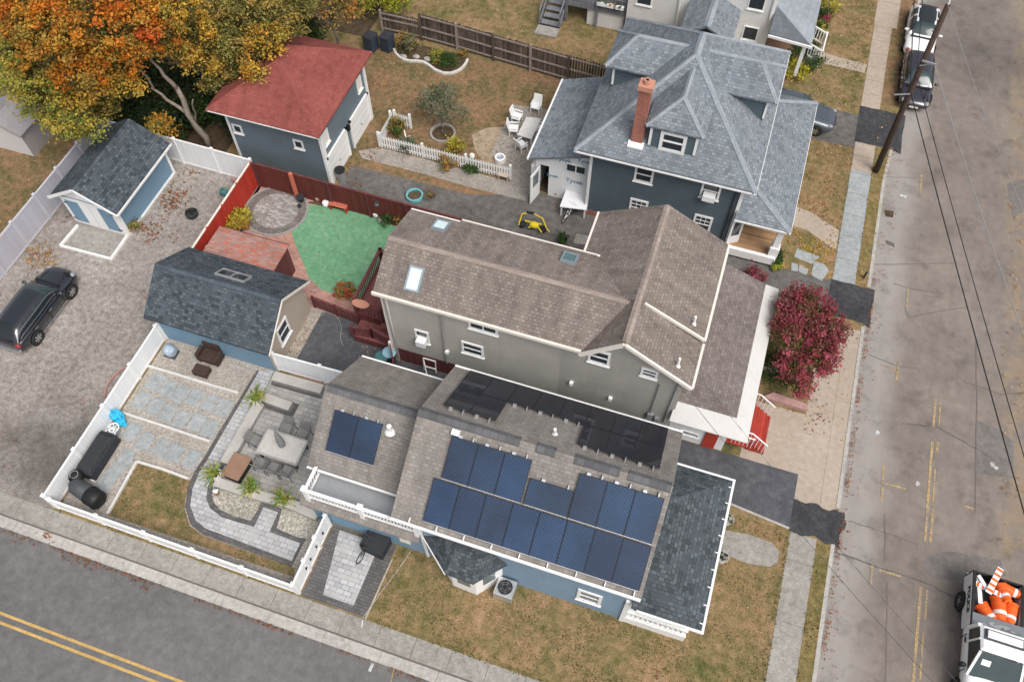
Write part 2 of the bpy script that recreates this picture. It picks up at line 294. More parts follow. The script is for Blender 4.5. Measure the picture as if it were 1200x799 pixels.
# ------------------------------------------------------------------ mesh builder
ROOT = {}
SPLIT = {'fascia', 'corner_board', 'bracket', 'gutter_strap', 'gutter', 'downpipe', 'vent_cap', 'trim', 'hinge', 'latch', 'hip_cap', 'door_panel', 'panel_groove', 'porch_column', 'stair_rail', 'rail', 'bed', 'bed_rail', 'pillar', 'door_seam', 'door_frame', 'electric_meter', 'ridge_cap', 'loose_picket', 'pane', 'window_trim'}
class MB:
    def __init__(s): s.v = []; s.f = []
    def poly(s, pts):
        k = len(s.v); s.v += [tuple(p) for p in pts]; s.f.append(tuple(range(k, k+len(pts)))); return s
    def hexa(s, c):                            # 8 corners: bottom 4 (ccw), top 4
        k = len(s.v); s.v += [tuple(p) for p in c]
        s.f += [tuple(k+i for i in q) for q in ((3, 2, 1, 0), (4, 5, 6, 7), (0, 1, 5, 4), (1, 2, 6, 5), (2, 3, 7, 6), (3, 0, 4, 7))]; return s
    def box(s, x0, x1, y0, y1, z0, z1):
        return s.hexa([(x0, y0, z0), (x1, y0, z0), (x1, y1, z0), (x0, y1, z0), (x0, y0, z1), (x1, y0, z1), (x1, y1, z1), (x0, y1, z1)])
    def obx(s, o, u, v, n, u0, u1, v0, v1, n0, n1):
        o = Vector(o); u = Vector(u); v = Vector(v); n = Vector(n)
        return s.hexa([o+u*a+v*b+n*c for c in (n0, n1) for a, b in ((u0, v0), (u1, v0), (u1, v1), (u0, v1))])
    def rbox(s, cx, cy, lx, ly, z0, z1, ang=0, taper=1):
        c, d = math.cos(ang), math.sin(ang)
        def q(x, y, z): return (cx+x*c-y*d, cy+x*d+y*c, z)
        a, b = lx/2, ly/2
        return s.hexa([q(-a, -b, z0), q(a, -b, z0), q(a, b, z0), q(-a, b, z0), q(-a*taper, -b*taper, z1), q(a*taper, -b*taper, z1), q(a*taper, b*taper, z1), q(-a*taper, b*taper, z1)])
    def prism(s, pts, z0, z1):
        k = len(s.v); n = len(pts); s.v += [(p[0], p[1], z0) for p in pts]+[(p[0], p[1], z1) for p in pts]
        s.f.append(tuple(range(k+n-1, k-1, -1))); s.f.append(tuple(range(k+n, k+2*n)))
        for i in range(n): j = (i+1) % n; s.f.append((k+i, k+j, k+n+j, k+n+i))
        return s
    def extr(s, pts, d):                       # extrude a 3-D polygon along d
        k = len(s.v); n = len(pts); d = Vector(d); s.v += [tuple(p) for p in pts]+[tuple(Vector(p)+d) for p in pts]
        s.f.append(tuple(range(k, k+n))); s.f.append(tuple(range(k+2*n-1, k+n-1, -1)))
        for i in range(n): j = (i+1) % n; s.f.append((k+j, k+i, k+n+i, k+n+j))
        return s
    def slab(s, pts, t=.14): return s.extr(pts, (0, 0, -t))
    def beam(s, p, q, w, h, up=(0, 0, 1)):
        p = Vector(p); q = Vector(q); d = (q-p).normalized(); up = Vector(up)
        sd = d.cross(up)
        if sd.length < 1e-4: sd = d.cross(Vector((1, 0, 0)))
        sd.normalize(); u2 = sd.cross(d)
        a, b = sd*w/2, u2*h/2
        return s.hexa([p-a-b, p+a-b, q+a-b, q-a-b, p-a+b, p+a+b, q+a+b, q-a+b])
    def tube(s, pts, r, n=8, cap=True):
        pts = [Vector(p) for p in pts]; k = len(s.v)
        rs = r if hasattr(r, '__len__') else [r]*len(pts)
        for i, p in enumerate(pts):
            d = (pts[min(i+1, len(pts)-1)]-pts[max(i-1, 0)]).normalized()
            a = d.cross(Vector((0, 0, 1)))
            if a.length < .05: a = d.cross(Vector((1, 0, 0)))
            a.normalize(); b = a.cross(d)
            for j in range(n):
                t = 2*math.pi*j/n; s.v.append(tuple(p+(a*math.cos(t)+b*math.sin(t))*rs[i]))
        for i in range(len(pts)-1):
            for j in range(n):
                j2 = (j+1) % n; s.f.append((k+i*n+j, k+i*n+j2, k+(i+1)*n+j2, k+(i+1)*n+j))
        if cap: s.f.append(tuple(k+n-1-j for j in range(n))); s.f.append(tuple(k+(len(pts)-1)*n+j for j in range(n)))
        return s
    def lathe(s, x, y, prof, n=20, sx=1, sy=1):
        k = len(s.v); m = len(prof)
        for r, z in prof:
            for j in range(n):
                t = 2*math.pi*j/n; s.v.append((x+r*sx*math.cos(t), y+r*sy*math.sin(t), z))
        for i in range(m-1):
            for j in range(n):
                j2 = (j+1) % n; s.f.append((k+i*n+j, k+i*n+j2, k+(i+1)*n+j2, k+(i+1)*n+j))
        s.f.append(tuple(k+n-1-j for j in range(n))); s.f.append(tuple(k+(m-1)*n+j for j in range(n)))
        return s
    def ring(s, x, y, r0, r1, z0, z1, n=28, sx=1, sy=1):
        k = len(s.v)
        for r, z in ((r0, z0), (r1, z0), (r1, z1), (r0, z1)):
            for j in range(n): t = 2*math.pi*j/n; s.v.append((x+r*sx*math.cos(t), y+r*sy*math.sin(t), z))
        for i in range(4):
            for j in range(n):
                j2 = (j+1) % n; a = (i+1) % 4; s.f.append((k+i*n+j, k+i*n+j2, k+a*n+j2, k+a*n+j))
        return s
    def cap(s, p, q, w, drop, lift=.03):       # bent ridge or hip cap
        p = Vector(p); q = Vector(q); d = (q-p); h = Vector((d.x, d.y, 0)).normalized(); n = Vector((-h.y, h.x, 0))*w
        L = Vector((0, 0, lift)); D = Vector((0, 0, -drop))
        s.poly([p+L, q+L, q+n+L+D, p+n+L+D]); s.poly([q+L, p+L, p-n+L+D, q-n+L+D])
        s.poly([p+n+L+D, q+n+L+D, q+n+D-L, p+n+D-L]); s.poly([q-n+L+D, p-n+L+D, p-n+D-L, q-n+D-L]); return s
    def blob(s, c, r, seed=0, amp=.15, n=10, m=7):
        rg = random.Random(seed); k = len(s.v)
        for i in range(m+1):
            ph = math.pi*i/m
            for j in range(n):
                t = 2*math.pi*j/n; q = 1+amp*rg.uniform(-1, 1)
                s.v.append((c[0]+r[0]*q*math.sin(ph)*math.cos(t), c[1]+r[1]*q*math.sin(ph)*math.sin(t), c[2]-r[2]*q*math.cos(ph)))
        for i in range(m):
            for j in range(n): j2 = (j+1) % n; s.f.append((k+i*n+j, k+i*n+j2, k+(i+1)*n+j2, k+(i+1)*n+j))
        return s
    def build(s, name, mat, parent=None, smooth=False, bevel=0, sub=0, uvrot=False):
        if name in SPLIT and parent is not None:
            pr = list(range(len(s.v)))
            def fd(a):
                while pr[a] != a: pr[a] = pr[pr[a]]; a = pr[a]
                return a
            for f in s.f:
                for k in f[1:]: pr[fd(k)] = fd(f[0])
            g = {}
            for f in s.f: g.setdefault(fd(f[0]), []).append(f)
            if len(g) > 1:
                out = None
                for fs in g.values():
                    m = MB(); ix = {}
                    for f in fs:
                        for k in f:
                            if k not in ix: ix[k] = len(m.v); m.v.append(s.v[k])
                        m.f.append(tuple(ix[k] for k in f))
                    o = m._build(name, mat, parent, smooth, bevel, sub, uvrot); out = out or o
                return out
        return s._build(name, mat, parent, smooth, bevel, sub, uvrot)
    def _build(s, name, mat, parent=None, smooth=False, bevel=0, sub=0, uvrot=False):
        off = ROOT.get(parent.name if parent else '', Vector((0, 0, 0)))
        me = bpy.data.meshes.new(name); me.from_pydata([tuple(Vector(p)-off) for p in s.v], [], s.f); me.validate(); me.update()
        ul = me.uv_layers.new(name='UVMap'); vs = me.vertices; lp = me.loops
        for p in me.polygons:
            n = p.normal
            if abs(n.z) > .97: tu, tv = Vector((1, 0, 0)), Vector((0, 1, 0))
            else:
                tu = Vector((-n.y, n.x, 0)).normalized(); tv = n.cross(tu); tv = tv if tv.z >= 0 else -tv
            if uvrot: tu, tv = tv, tu
            for li in p.loop_indices:
                co = vs[lp[li].vertex_index].co+off; ul.data[li].uv = (co.dot(tu), co.dot(tv))
            p.use_smooth = smooth
        me.materials.append(M[mat]); o = bpy.data.objects.new(name, me); COL.objects.link(o)
        if parent: o.parent = parent; ROOT[o.name] = off
        if bevel:
            b = o.modifiers.new('bevel', 'BEVEL'); b.width = bevel; b.segments = 2; b.limit_method = 'ANGLE'; b.angle_limit = rad(40)
        if sub: m = o.modifiers.new('sub', 'SUBSURF'); m.levels = m.render_levels = sub
        return o
def tag(o, label, cat, group=None, kind=None):
    if label: o['label'] = label
    if cat: o['category'] = cat
    if group: o['group'] = group
    if kind: o['kind'] = kind
    return o
def thing(name, label, cat, loc=(0, 0, 0), group=None, local=False, rot=0):
    o = bpy.data.objects.new(name, None); COL.objects.link(o); o.location = loc; o.rotation_euler = (0, 0, rot); o.empty_display_size = .2
    ROOT[o.name] = Vector((0, 0, 0)) if local else Vector(loc)
    return tag(o, label, cat, group)
def kids(o): return [c for c in bpy.data.objects if c.parent == o]
def dup(root, loc, label=None, rot=None, scale=None):
    def cp(o, par):
        c = o.copy(); COL.objects.link(c)
        if par: c.parent = par
        for k in kids(o): cp(k, c)
        return c
    r = cp(root, None); r.location = loc
    if rot is not None: r.rotation_euler = (0, 0, rot)
    if scale: r.scale = (scale,)*3
    if label: r['label'] = label
    return r
def flat(name, pts, z, mat, label=None, kind='structure', uvrot=False):
    o = MB().poly([(p[0], p[1], z) for p in pts])
    me_o = o.build(name, mat, uvrot=uvrot)
    if me_o.data.polygons and me_o.data.polygons[0].normal.z < 0: me_o.data.flip_normals()
    me_o['kind'] = kind; me_o['label'] = label or name.replace('_', ' '); return me_o
def rect(x0, x1, y0, y1): return [(x0, y0), (x1, y0), (x1, y1), (x0, y1)]
def pxs(pts, z=0): return [xy(a, b, z) for a, b in pts]
def leaves(name, P, size, cols, parent=None, flatness=.35, mat='leaf', jitter=.25):
    P = np.asarray(P, float); n = len(P); off = ROOT.get(parent.name if parent else '', Vector((0, 0, 0))); P = P-np.array(off)
    nr = RNG.normal(size=(n, 3)); nr[:, 2] = np.abs(nr[:, 2])+flatness; nr /= np.linalg.norm(nr, axis=1)[:, None]
    a = np.cross(nr, RNG.normal(size=(n, 3))); a /= np.linalg.norm(a, axis=1)[:, None]; b = np.cross(nr, a)
    sz = size*RNG.uniform(.6, 1.35, size=(n, 1)); a *= sz; b *= sz*.62
    V = np.stack([P-a, P+b-nr*sz*.12, P+a, P-b-nr*sz*.12], 1).reshape(-1, 3)
    me = bpy.data.meshes.new(name); me.vertices.add(4*n); me.loops.add(4*n); me.polygons.add(n)
    me.vertices.foreach_set('co', V.ravel()); me.loops.foreach_set('vertex_index', np.arange(4*n, dtype=np.int32))
    me.polygons.foreach_set('loop_start', np.arange(0, 4*n, 4, dtype=np.int32)); me.polygons.foreach_set('loop_total', np.full(n, 4, dtype=np.int32))
    me.update(); me.validate()
    cols = np.asarray(cols, float)*RNG.uniform(1-jitter, 1+jitter, size=(n, 1))*RNG.uniform(.93, 1.07, size=(n, 3))
    at_ = me.attributes.new('leaf', 'FLOAT_COLOR', 'POINT'); cc = np.ones((n, 4, 4)); cc[:, :, :3] = np.clip(cols, 0, 1)[:, None, :]; at_.data.foreach_set('color', cc.ravel())
    me.materials.append(M[mat]); o = bpy.data.objects.new(name, me); COL.objects.link(o)
    if parent: o.parent = parent; ROOT[o.name] = off
    return o
def L_(px, py, z, r, key, flat=.75):
    p = at(px, py, z); d = (Vector((p.x, p.y, z-CAMH))).length; q = r*d/FPX; return (p.x, p.y, z, q, q*.8, q*flat, key)
def sprays(lumps, dens, per, rad_, palette, inner=.45):
    P = []; C_ = []
    for (x, y, z, rx, ry, rz, key) in lumps:
        pal = np.array(palette[key]); n = int(dens*(rx*ry+ry*rz+rx*rz))+5
        for i in range(n):
            d = RNG.normal(size=3); d /= np.linalg.norm(d)
            if d[2] < -.3 and RNG.random() < .65: d[2] = -d[2]
            c = np.array([x, y, z])+d*RNG.uniform(.72, 1.05)*np.array([rx, ry, rz]); s = rad_*RNG.uniform(.6, 1.25); k = int(per*RNG.uniform(.6, 1.3))
            P.append(c+RNG.normal(size=(k, 3))*s*np.array([.62, .62, .4])); col = pal[RNG.integers(len(pal))]*RNG.uniform(.8, 1.2); C_.append(np.tile(col, (k, 1)))
        pal = np.array(palette['inner']); k = int(n*per*inner); d = RNG.normal(size=(k, 3)); d /= np.linalg.norm(d, axis=1)[:, None]  # darker olive inner leaves; shade inside the crown painted into their colour
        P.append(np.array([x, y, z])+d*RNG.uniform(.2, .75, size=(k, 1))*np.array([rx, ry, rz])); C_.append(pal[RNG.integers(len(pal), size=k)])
    return np.concatenate(P), np.concatenate(C_)
def clumps(lumps, per, sub, palette):
    # lumps: (x,y,z,rx,ry,rz,palette key); each lump is a shell of small leaf sprays
    P = []; C_ = []
    for (x, y, z, rx, ry, rz, key) in lumps:
        pal = np.array(palette[key])
        for _ in range(sub):
            d = RNG.normal(size=3); d /= np.linalg.norm(d)
            if d[2] < -.35 and RNG.random() < .6: d[2] = -d[2]
            q = RNG.uniform(.45, 1.0)**.6
            c = np.array([x, y, z])+d*q*np.array([rx, ry, rz])
            s = RNG.uniform(.55, 1.1)*.16*(rx+ry+rz)
            k = int(per*RNG.uniform(.5, 1.4)); pts = c+RNG.normal(size=(k, 3))*s*np.array([.55, .55, .38])
            col = pal[RNG.integers(len(pal))]*RNG.uniform(.75, 1.2)
            P.append(pts); C_.append(np.tile(col, (k, 1)))
    return np.concatenate(P), np.concatenate(C_)
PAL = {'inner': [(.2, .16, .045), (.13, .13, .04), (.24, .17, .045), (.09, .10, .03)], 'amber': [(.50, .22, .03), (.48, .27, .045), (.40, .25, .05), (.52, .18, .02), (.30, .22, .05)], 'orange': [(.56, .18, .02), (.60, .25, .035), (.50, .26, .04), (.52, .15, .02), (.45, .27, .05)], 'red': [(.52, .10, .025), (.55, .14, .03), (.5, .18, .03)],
       'gold': [(.56, .34, .05), (.46, .31, .06), (.38, .30, .06), (.52, .26, .04)], 'olive': [(.28, .24, .065), (.22, .2, .06), (.38, .26, .07), (.17, .17, .05)],
       'ygreen': [(.34, .31, .06), (.26, .28, .06), (.42, .33, .06), (.2, .24, .055)], 'dark': [(.022, .045, .018), (.03, .055, .02), (.04, .06, .022), (.05, .055, .02)],
       'lime': [(.34, .36, .04), (.26, .32, .04), (.42, .40, .05)], 'sage': [(.12, .155, .09), (.15, .18, .11), (.19, .20, .13), (.1, .12, .06)],
       'maroon': [(.25, .055, .065), (.2, .05, .055), (.31, .065, .08), (.2, .085, .065), (.42, .10, .13), (.38, .08, .11), (.2, .11, .07)],
       'green': [(.05, .1, .025), (.07, .13, .03), (.04, .08, .02)], 'yellow': [(.55, .46, .04), (.45, .4, .05), (.3, .3, .05)],
       'autumn': [(.36, .25, .06), (.25, .2, .06), (.42, .2, .05), (.14, .14, .05)], 'palm': [(.3, .33, .06), (.42, .38, .09), (.16, .25, .05), (.2, .3, .06)], 'fire': [(.5, .1, .04), (.4, .12, .05), (.3, .2, .06)]}
def window(par, o, t, n, w, h, frame=.1, split='h', sill=True, pane='glass', name='window'):
    o = Vector(o); t = Vector(t); n = Vector(n); up = Vector((0, 0, 1)); m = MB(); f = frame
    m.obx(o, t, up, n, -w/2-f, w/2+f, h/2, h/2+f, -.03, .055); m.obx(o, t, up, n, -w/2-f, w/2+f, -h/2-f, -h/2, -.03, .055)
    m.obx(o, t, up, n, -w/2-f, -w/2, -h/2, h/2, -.03, .05); m.obx(o, t, up, n, w/2, w/2+f, -h/2, h/2, -.03, .05)
    if sill: m.obx(o, t, up, n, -w/2-f-.04, w/2+f+.04, -h/2-f-.05, -h/2-f, -.03, .09)
    fr = m.build(name, 'white', par)
    MB().obx(o, t, up, n, -w/2, w/2, -h/2, h/2, -.02, .012).build('pane', pane, fr)
    s = MB()
    if 'h' in split: s.obx(o, t, up, n, -w/2, w/2, -.03, .03, .013, .04)
    if 'v' in split: s.obx(o, t, up, n, -.03, .03, -h/2, h/2, .0135, .041)
    if 'g' in split:
        for k in (-1, 1): s.obx(o, t, up, n, k*w/6-.015, k*w/6+.015, .03, h/2, .0135, .036)
        s.obx(o, t, up, n, -w/2, w/2, h/4-.015, h/4+.015, .0138, .035)
    if s.v: s.build('sash_bar', 'white', fr)
    return fr
S_, N_, E_, W_ = (0, -1, 0), (0, 1, 0), (1, 0, 0), (-1, 0, 0)
TX, TY = (1, 0, 0), (0, 1, 0)
def balus(m, p, q, z0, z1, step=.12, w=.035):
    p = Vector(p); q = Vector(q); d = q-p; k = max(1, int(d.length/step))
    for i in range(k+1):
        c = p+d*(i/k); m.box(c.x-w/2, c.x+w/2, c.y-w/2, c.y+w/2, z0, z1)
def railing(par, p, q, z0, h, mat, name='railing', posts=True, step=.12, rw=.09):
    m = MB(); p = Vector(p); q = Vector(q)
    m.beam((p.x, p.y, z0+h), (q.x, q.y, z0+h), rw, .06); m.beam((p.x, p.y, z0+.1), (q.x, q.y, z0+.1), rw*.6, .05)
    balus(m, p, q, z0+.12, z0+h-.03, step)
    if posts:
        for c in (p, q): m.box(c.x-.07, c.x+.07, c.y-.07, c.y+.07, z0, z0+h+.1)
    return m.build(name, mat, par)
# ================================================================== SETTING: ground, streets, pavements
RZ = -.10
kerbline = [(9.1, 5.05), (9.1, 20), (9.12, 37), (9.5, 44), (9.75, 53), (9.9, 70), (9.9, 160)]
o = MB().poly([(-300, -300, -.16), (300, -300, -.16), (300, 300, -.16), (-300, 300, -.16)]).build('terrain', 'soil'); tag(o, 'bare earth under the streets and gardens', None, None, 'structure')
o = MB().prism([(-160, 5.05)]+kerbline+[(-160, 160)], -.3, 0).build('ground', 'lawn'); tag(o, 'patchy brown and green lawn ground of the house plots', None, None, 'structure')
o = MB().prism([(17.6, 5.05), (160, 5.05), (160, 160), (17.3, 160), (17.2, 50), (17.6, 34)], -.3, 0).build('verge', 'verge'); tag(o, 'rough verge on the far side of the street', None, None, 'structure')
flat('street', [(9.1, 5.05)]+kerbline[1:]+[(17.3, 160), (17.2, 50), (17.6, 34), (17.6, 5.05)], RZ, 'asphalt_old', 'old brownish grey side street with worn paint')
flat('main_street', rect(-160, 160, -14, 5.05), RZ, 'asphalt_new', 'dark grey street with double yellow centre line')
def strip(name, px, w, z, mat, label=None, ground=0):
    m = MB()
    pts = [Vector(xy(a, b, ground)) for a, b in px]
    for i in range(len(pts)-1):
        d = (pts[i+1]-pts[i]).normalized(); n = Vector((-d.y, d.x))*w/2
        a, b = pts[i]-d*.01, pts[i+1]+d*.01
        m.poly([(*(a-n), z+.0002*(i % 2)), (*(b-n), z+.0002*(i % 2)), (*(b+n), z+.0002*(i % 2)), (*(a+n), z+.0002*(i % 2))])
    o = m.build(name, mat); o['kind'] = 'structure'; o['label'] = label or name.replace('_', ' '); return o
# pale worn band beside the kerb, dirt on the far side, patches, cracks
rg = random.Random(3)
A9 = zoomf(900, 200, 4); B9 = zoomf(900, 400, 4); C9 = zoomf(900, 600, 4)
flat('asphalt_patch', pxs([B9(980, 370), B9(1090, 415), B9(1150, 470), B9(1150, 640), B9(965, 620), B9(975, 510)], RZ), RZ+.004, 'patch', 'darker asphalt repair patch')
flat('asphalt_patch', pxs([C9(850+125*math.cos(t*math.pi/12), 250+66*math.sin(t*math.pi/12)) for t in range(24)], RZ), RZ+.004, 'patch', 'round asphalt repair patch')
flat('asphalt_patch', pxs([C9(950, 195), C9(1090, 225), C9(1120, 300), C9(985, 300)], RZ), RZ+.0045, 'patch', 'dark asphalt repair patch')
flat('asphalt_patch', pxs([A9(1120, 60), A9(1200, 40), A9(1200, 190), A9(1150, 220)], RZ), RZ+.006, 'patch', 'dark patch at street edge')
flat('asphalt_patch', pxs([A9(545, 185), A9(590, 190), A9(585, 220), A9(550, 215)], RZ), RZ+.008, 'soil', 'dark stain on the street')
flat('drain_cover', pxs([A9(550, 325), A9(590, 340), A9(595, 360), A9(555, 345)], RZ), RZ+.008, 'asphalt_drive', 'dark drain plate in the street')
for k, (pts, w) in enumerate([([A9(340, 440), A9(600, 440), A9(870, 434)], .045), ([A9(590, 530), A9(700, 560), A9(830, 575)], .04), ([B9(470, 60), B9(540, 90), B9(620, 120), B9(700, 125)], .04), ([B9(625, 385), B9(790, 400), B9(900, 460), B9(990, 512), B9(1070, 560)], .06),
        ([C9(290, 180), C9(400, 215), C9(540, 268), C9(650, 300), C9(760, 340), C9(890, 405)], .07), ([C9(545, 10), C9(548, 120), C9(545, 230)], .04), ([C9(380, 40), C9(520, 85), C9(700, 150)], .04), ([A9(640, 640), A9(660, 690), A9(800, 660), A9(930, 640)], .04), ([B9(975, 0), B9(978, 300), B9(970, 799)], .05), ([C9(560, 330), C9(555, 560), C9(550, 790)], .035),
        ([A9(250, 790), A9(400, 700), A9(480, 640)], .03), ([B9(920, 190), B9(1010, 220), B9(1100, 250), B9(1190, 240)], .05), ([A9(430, 0), A9(560, 30), A9(700, 35)], .03)]):
    pp = []
    for i in range(len(pts)-1):                      # meander
        for j in range(6): pp.append((pts[i][0]+(pts[i+1][0]-pts[i][0])*j/6+rg.uniform(-.5, .5), pts[i][1]+(pts[i+1][1]-pts[i][1])*j/6+rg.uniform(-.35, .35)))
    strip('road_crack', pp+[pts[-1]], w, RZ+.009, 'crack' if k not in (3, 4) else 'asphalt_drive', 'crack in the side street', RZ)
# painted marks
yl = [((785, 270), (775, 400), B9, .11, 1), ((807, 280), (801, 395), B9, .06, 1), ((770, 470), (745, 799), B9, .11, 0), ((796, 470), (792, 520), B9, .11, 1), ((783, 600), (770, 799), B9, .07, 1), ((747, 0), (735, 135), C9, .1, 1), ((772, 0), (760, 140), C9, .12, 0),
      ((716, 350), (680, 796), C9, .12, 0), ((745, 365), (735, 500), C9, .08, 1), ((728, 560), (712, 780), C9, .08, 1), ((612, 85), (602, 180), B9, .09, 1), ((530, 110), (606, 135), B9, .08, 1), ((542, 580), (532, 745), B9, .1, 1), ((545, 665), (645, 690), B9, .08, 1), ((487, 250), (481, 345), C9, .1, 1), ((720, 20), (714, 100), A9, .09, 1), ((656, 550), (650, 640), A9, .09, 1), ((920, 770), (965, 785), B9, .08, 1), ((520, 270), (620, 300), C9, .1, 1)]
for a, b, z, w, worn in yl:
    strip('yellow_line', [z(*a), z(*b)], w, RZ+.011, 'yellow_worn' if worn else 'yellow_worn', 'worn yellow road line', RZ)
for Y in (1.98, 1.66): flat('yellow_line', rect(-60, 2, Y-.055, Y+.055), RZ+.004, 'yellow', 'yellow centre line of the main street')
for a, z in (((625, 118), A9), ((645, 124), A9), ((512, 427), B9), ((702, 667), B9), ((1050, 575), B9), ((1068, 590), B9)):
    c = at(*z(*a), RZ); flat('paint_fleck', [(c.x+.13*math.cos(t)*rg.uniform(.4, 1), c.y+.16*math.sin(t)*rg.uniform(.4, 1)) for t in np.linspace(0, 6.28, 8)[:-1]], RZ+.013, 'white_mark', 'white utility paint mark')
strip('paint_line', [(482, 645), (466, 668), (447, 693), (425, 724)], .028, .012, 'line_faint', 'pale line painted across the front lawn'); strip('paint_line', [(425, 727), (424, 735)], .05, .03, 'white_mark'); strip('paint_arrow', [(437, 777), (433, 786)], .12, RZ+.012, 'white_mark', 'small white arrow mark', RZ); strip('paint_line', [(464, 772), (458, 799)], .05, RZ+.012, 'yellow_worn', 'faint orange utility line', RZ)
# kerbs and pavements
def kerb(name, pts, label):
    m = MB()
    for i in range(len(pts)-1):
        p, q = Vector(pts[i]), Vector(pts[i+1]); m.beam((p.x-.07, p.y, -.06), (q.x-.07, q.y, -.06), .16, .15)
    o = m.build(name, 'kerb'); tag(o, label, None, None, 'structure')
kerb('kerb', [(9.12, 5.5), (9.12, 15.5)], 'pale concrete kerb of the side street')
kerb('kerb', [(9.12, 17.1), (9.12, 26.9)], 'pale concrete kerb of the side street'); kerb('kerb', [(9.13, 29.4), (9.14, 37), (9.45, 41.3)], 'pale concrete kerb of the side street')
kerb('kerb', [(9.52, 43.2), (9.78, 53), (9.93, 70)], 'pale concrete kerb of the side street')
m = MB()
for i in range(-26, 8): m.box(i*2.4, i*2.4+2.385, 5.03, 5.47, -.2, .016)
o = m.build('kerb', 'kerb'); tag(o, 'wide pale kerb of the main street', None, None, 'structure')
o = MB().box(-62, 19, 5.471, 5.545, -.1, .006).build('kerb_joint', 'crack'); tag(o, 'dark joint between kerb and pavement', None, None, 'structure')
m = MB()
for i in range(-41, 6): m.box(i*1.52, i*1.52+1.5, 5.546, 6.38, -.1, .014)
o = m.build('pavement', 'concrete'); tag(o, 'grey concrete pavement along the main street', None, None, 'structure')
def walk(y0, y1, mat, step, x0=7.27, x1=8.38, dx=0, label='concrete pavement slabs beside the side street'):
    m = MB(); y = y0
    while y < y1-.01:
        e = min(y+step, y1); m.prism([(x0+dx*(y-y0), y+.012), (x1+dx*(y-y0), y+.012), (x1+dx*(e-y0), e-.012), (x0+dx*(e-y0), e-.012)], -.1, .012+rg.uniform(0, .006)); y = e
    o = m.build('pavement', mat); tag(o, label, None, None, 'structure')
walk(6.4, 15.45, 'concrete', 2.6); walk(29.25, 37.2, 'bluestone', 1.55, label='blue grey stone pavement slabs'); walk(37.2, 39.4, 'concrete_warm', 1.1)
walk(42.3, 50, 'concrete_warm', 1.25, 7.24, 8.3); walk(50, 80, 'concrete_warm', 1.25, 7.2, 8.6)
flat('pavement', rect(7.1, 8.95, 16.9, 26.6), .005, 'concrete_warm', 'wide sandy concrete pavement by the red maple')
for y in (18.4, 20.4, 22.4): flat('pavement_joint', rect(7.1, 8.95, y, y+.03), .009, 'dirt', 'pavement joint')
flat('pavement_joint', rect(8.28, 8.31, 16.9, 26.6), .0095, 'dirt', 'pavement joint')
flat('verge_strip', rect(8.4, 8.98, 6.4, 15.4), .006, 'verge', 'narrow grass strip by the kerb'); flat('verge_strip', [(8.4, 29.4), (8.98, 29.4), (9.0, 37), (9.3, 41), (8.4, 41)], .006, 'verge', 'leaf strewn grass strip by the kerb')
flat('verge_strip', [(8.35, 43), (9.35, 43), (9.6, 53), (9.7, 70), (8.65, 70), (8.35, 50)], .006, 'lawn_back', 'grass strip by parked cars')
# driveways
def ramp(y0, y1, x=9.1, mat='asphalt_seal'):
    return [(8.3, y0, .018), (x-.1, y0, .014), (x+.75, y0-.15, RZ+.012), (x+.75, y1+.1, RZ+.012), (x-.1, y1, .014), (8.3, y1, .018)]
def apron(name, y0, y1, x, label, k_=1.0):
    m = MB(); N = 40; sm = lambda i, k: k_*(.075*math.sin(i*.17*k+y0)+.03*math.sin(i*.37+k*2+y0)+.012*math.sin(i*.9+k))
    e = [(x+.28+sm(i, 1)*1.3, y0-.1+(y1-y0+.2)*i/N) for i in range(N+1)]
    w = x+.03-7.2; f = lambda i: min(1, i/5, (N-i)/5)
    lo = [(7.2+i*w/N, y0+sm(i, 1.4)*f(i), .018) for i in range(N+1)]; hi = [(7.2+i*w/N, y1+sm(i, 1.7)*f(i), .018) for i in range(N+1)]
    m.poly(lo+hi[::-1]); m.poly([(x+.03, y0, .018)]+[(a, b, RZ+.014) for a, b in e]+[(x+.03, y1, .018)])
    o = m.build(name, 'asphalt_black'); tag(o, label, None, None, 'structure')
apron('driveway_apron', 15.45, 16.95, 9.1, 'ragged black asphalt apron at the kerb'); apron('driveway_apron', 27.1, 29.3, 9.1, 'black asphalt apron beside the red maple', .25); apron('driveway_apron', 39.4, 42.4, 9.5, 'dark asphalt apron near the parked cars', .25)
flat('driveway', [(1.5, 16.3), (7.2, 15.55), (7.2, 18.15), (3.5, 18.15), (1.5, 18.15)], .010, 'asphalt_seal', 'freshly sealed black driveway between two houses')
flat('driveway_edging', [(4.0, 15.87), (7.25, 15.5), (7.25, 15.6), (4.0, 15.98)], .015, 'kerb', 'pale driveway edging')
flat('driveway', [(-19.0, 25.85), (-19.0, 28.75), (-12, 28.8), (-10.2, 29.4), (-9.6, 30.15), (-5.7, 30.15), (-5.7, 29.48), (1.6, 29.4), (3.5, 29.2), (7.25, 29.25), (7.25, 27.2), (4.6, 26.4), (2, 25.6), (-3, 25.85)], .006, 'asphalt_drive', 'old asphalt driveway beside the grey house')
flat('driveway', rect(1.7, 7.25, 38.85, 41.6), .006, 'asphalt_drive', 'asphalt driveway under the parked dark car')
flat('concrete_drive', rect(4.6, 7.1, 18.15, 21.2), .006, 'concrete_warm', 'sandy concrete landing by the red steps')
for y in (19.7,): flat('concrete_joint', rect(4.6, 7.1, y, y+.03), .010, 'dirt', 'concrete joint')
flat('path', [(4.5, 14.6), (5.6, 14.75), (6.6, 14.7), (6.95, 14.45), (6.98, 13.95), (6.7, 13.65), (5.8, 13.5), (4.5, 13.6)], .006, 'concrete', 'rounded concrete path to the blue house')
flat('path', [(4.3, 32.2), (5.6, 32.1), (7.2, 31.2), (7.2, 32.6), (5.6, 33.4), (4.3, 33.6)], .006, 'concrete_warm', 'concrete path to the grey house')
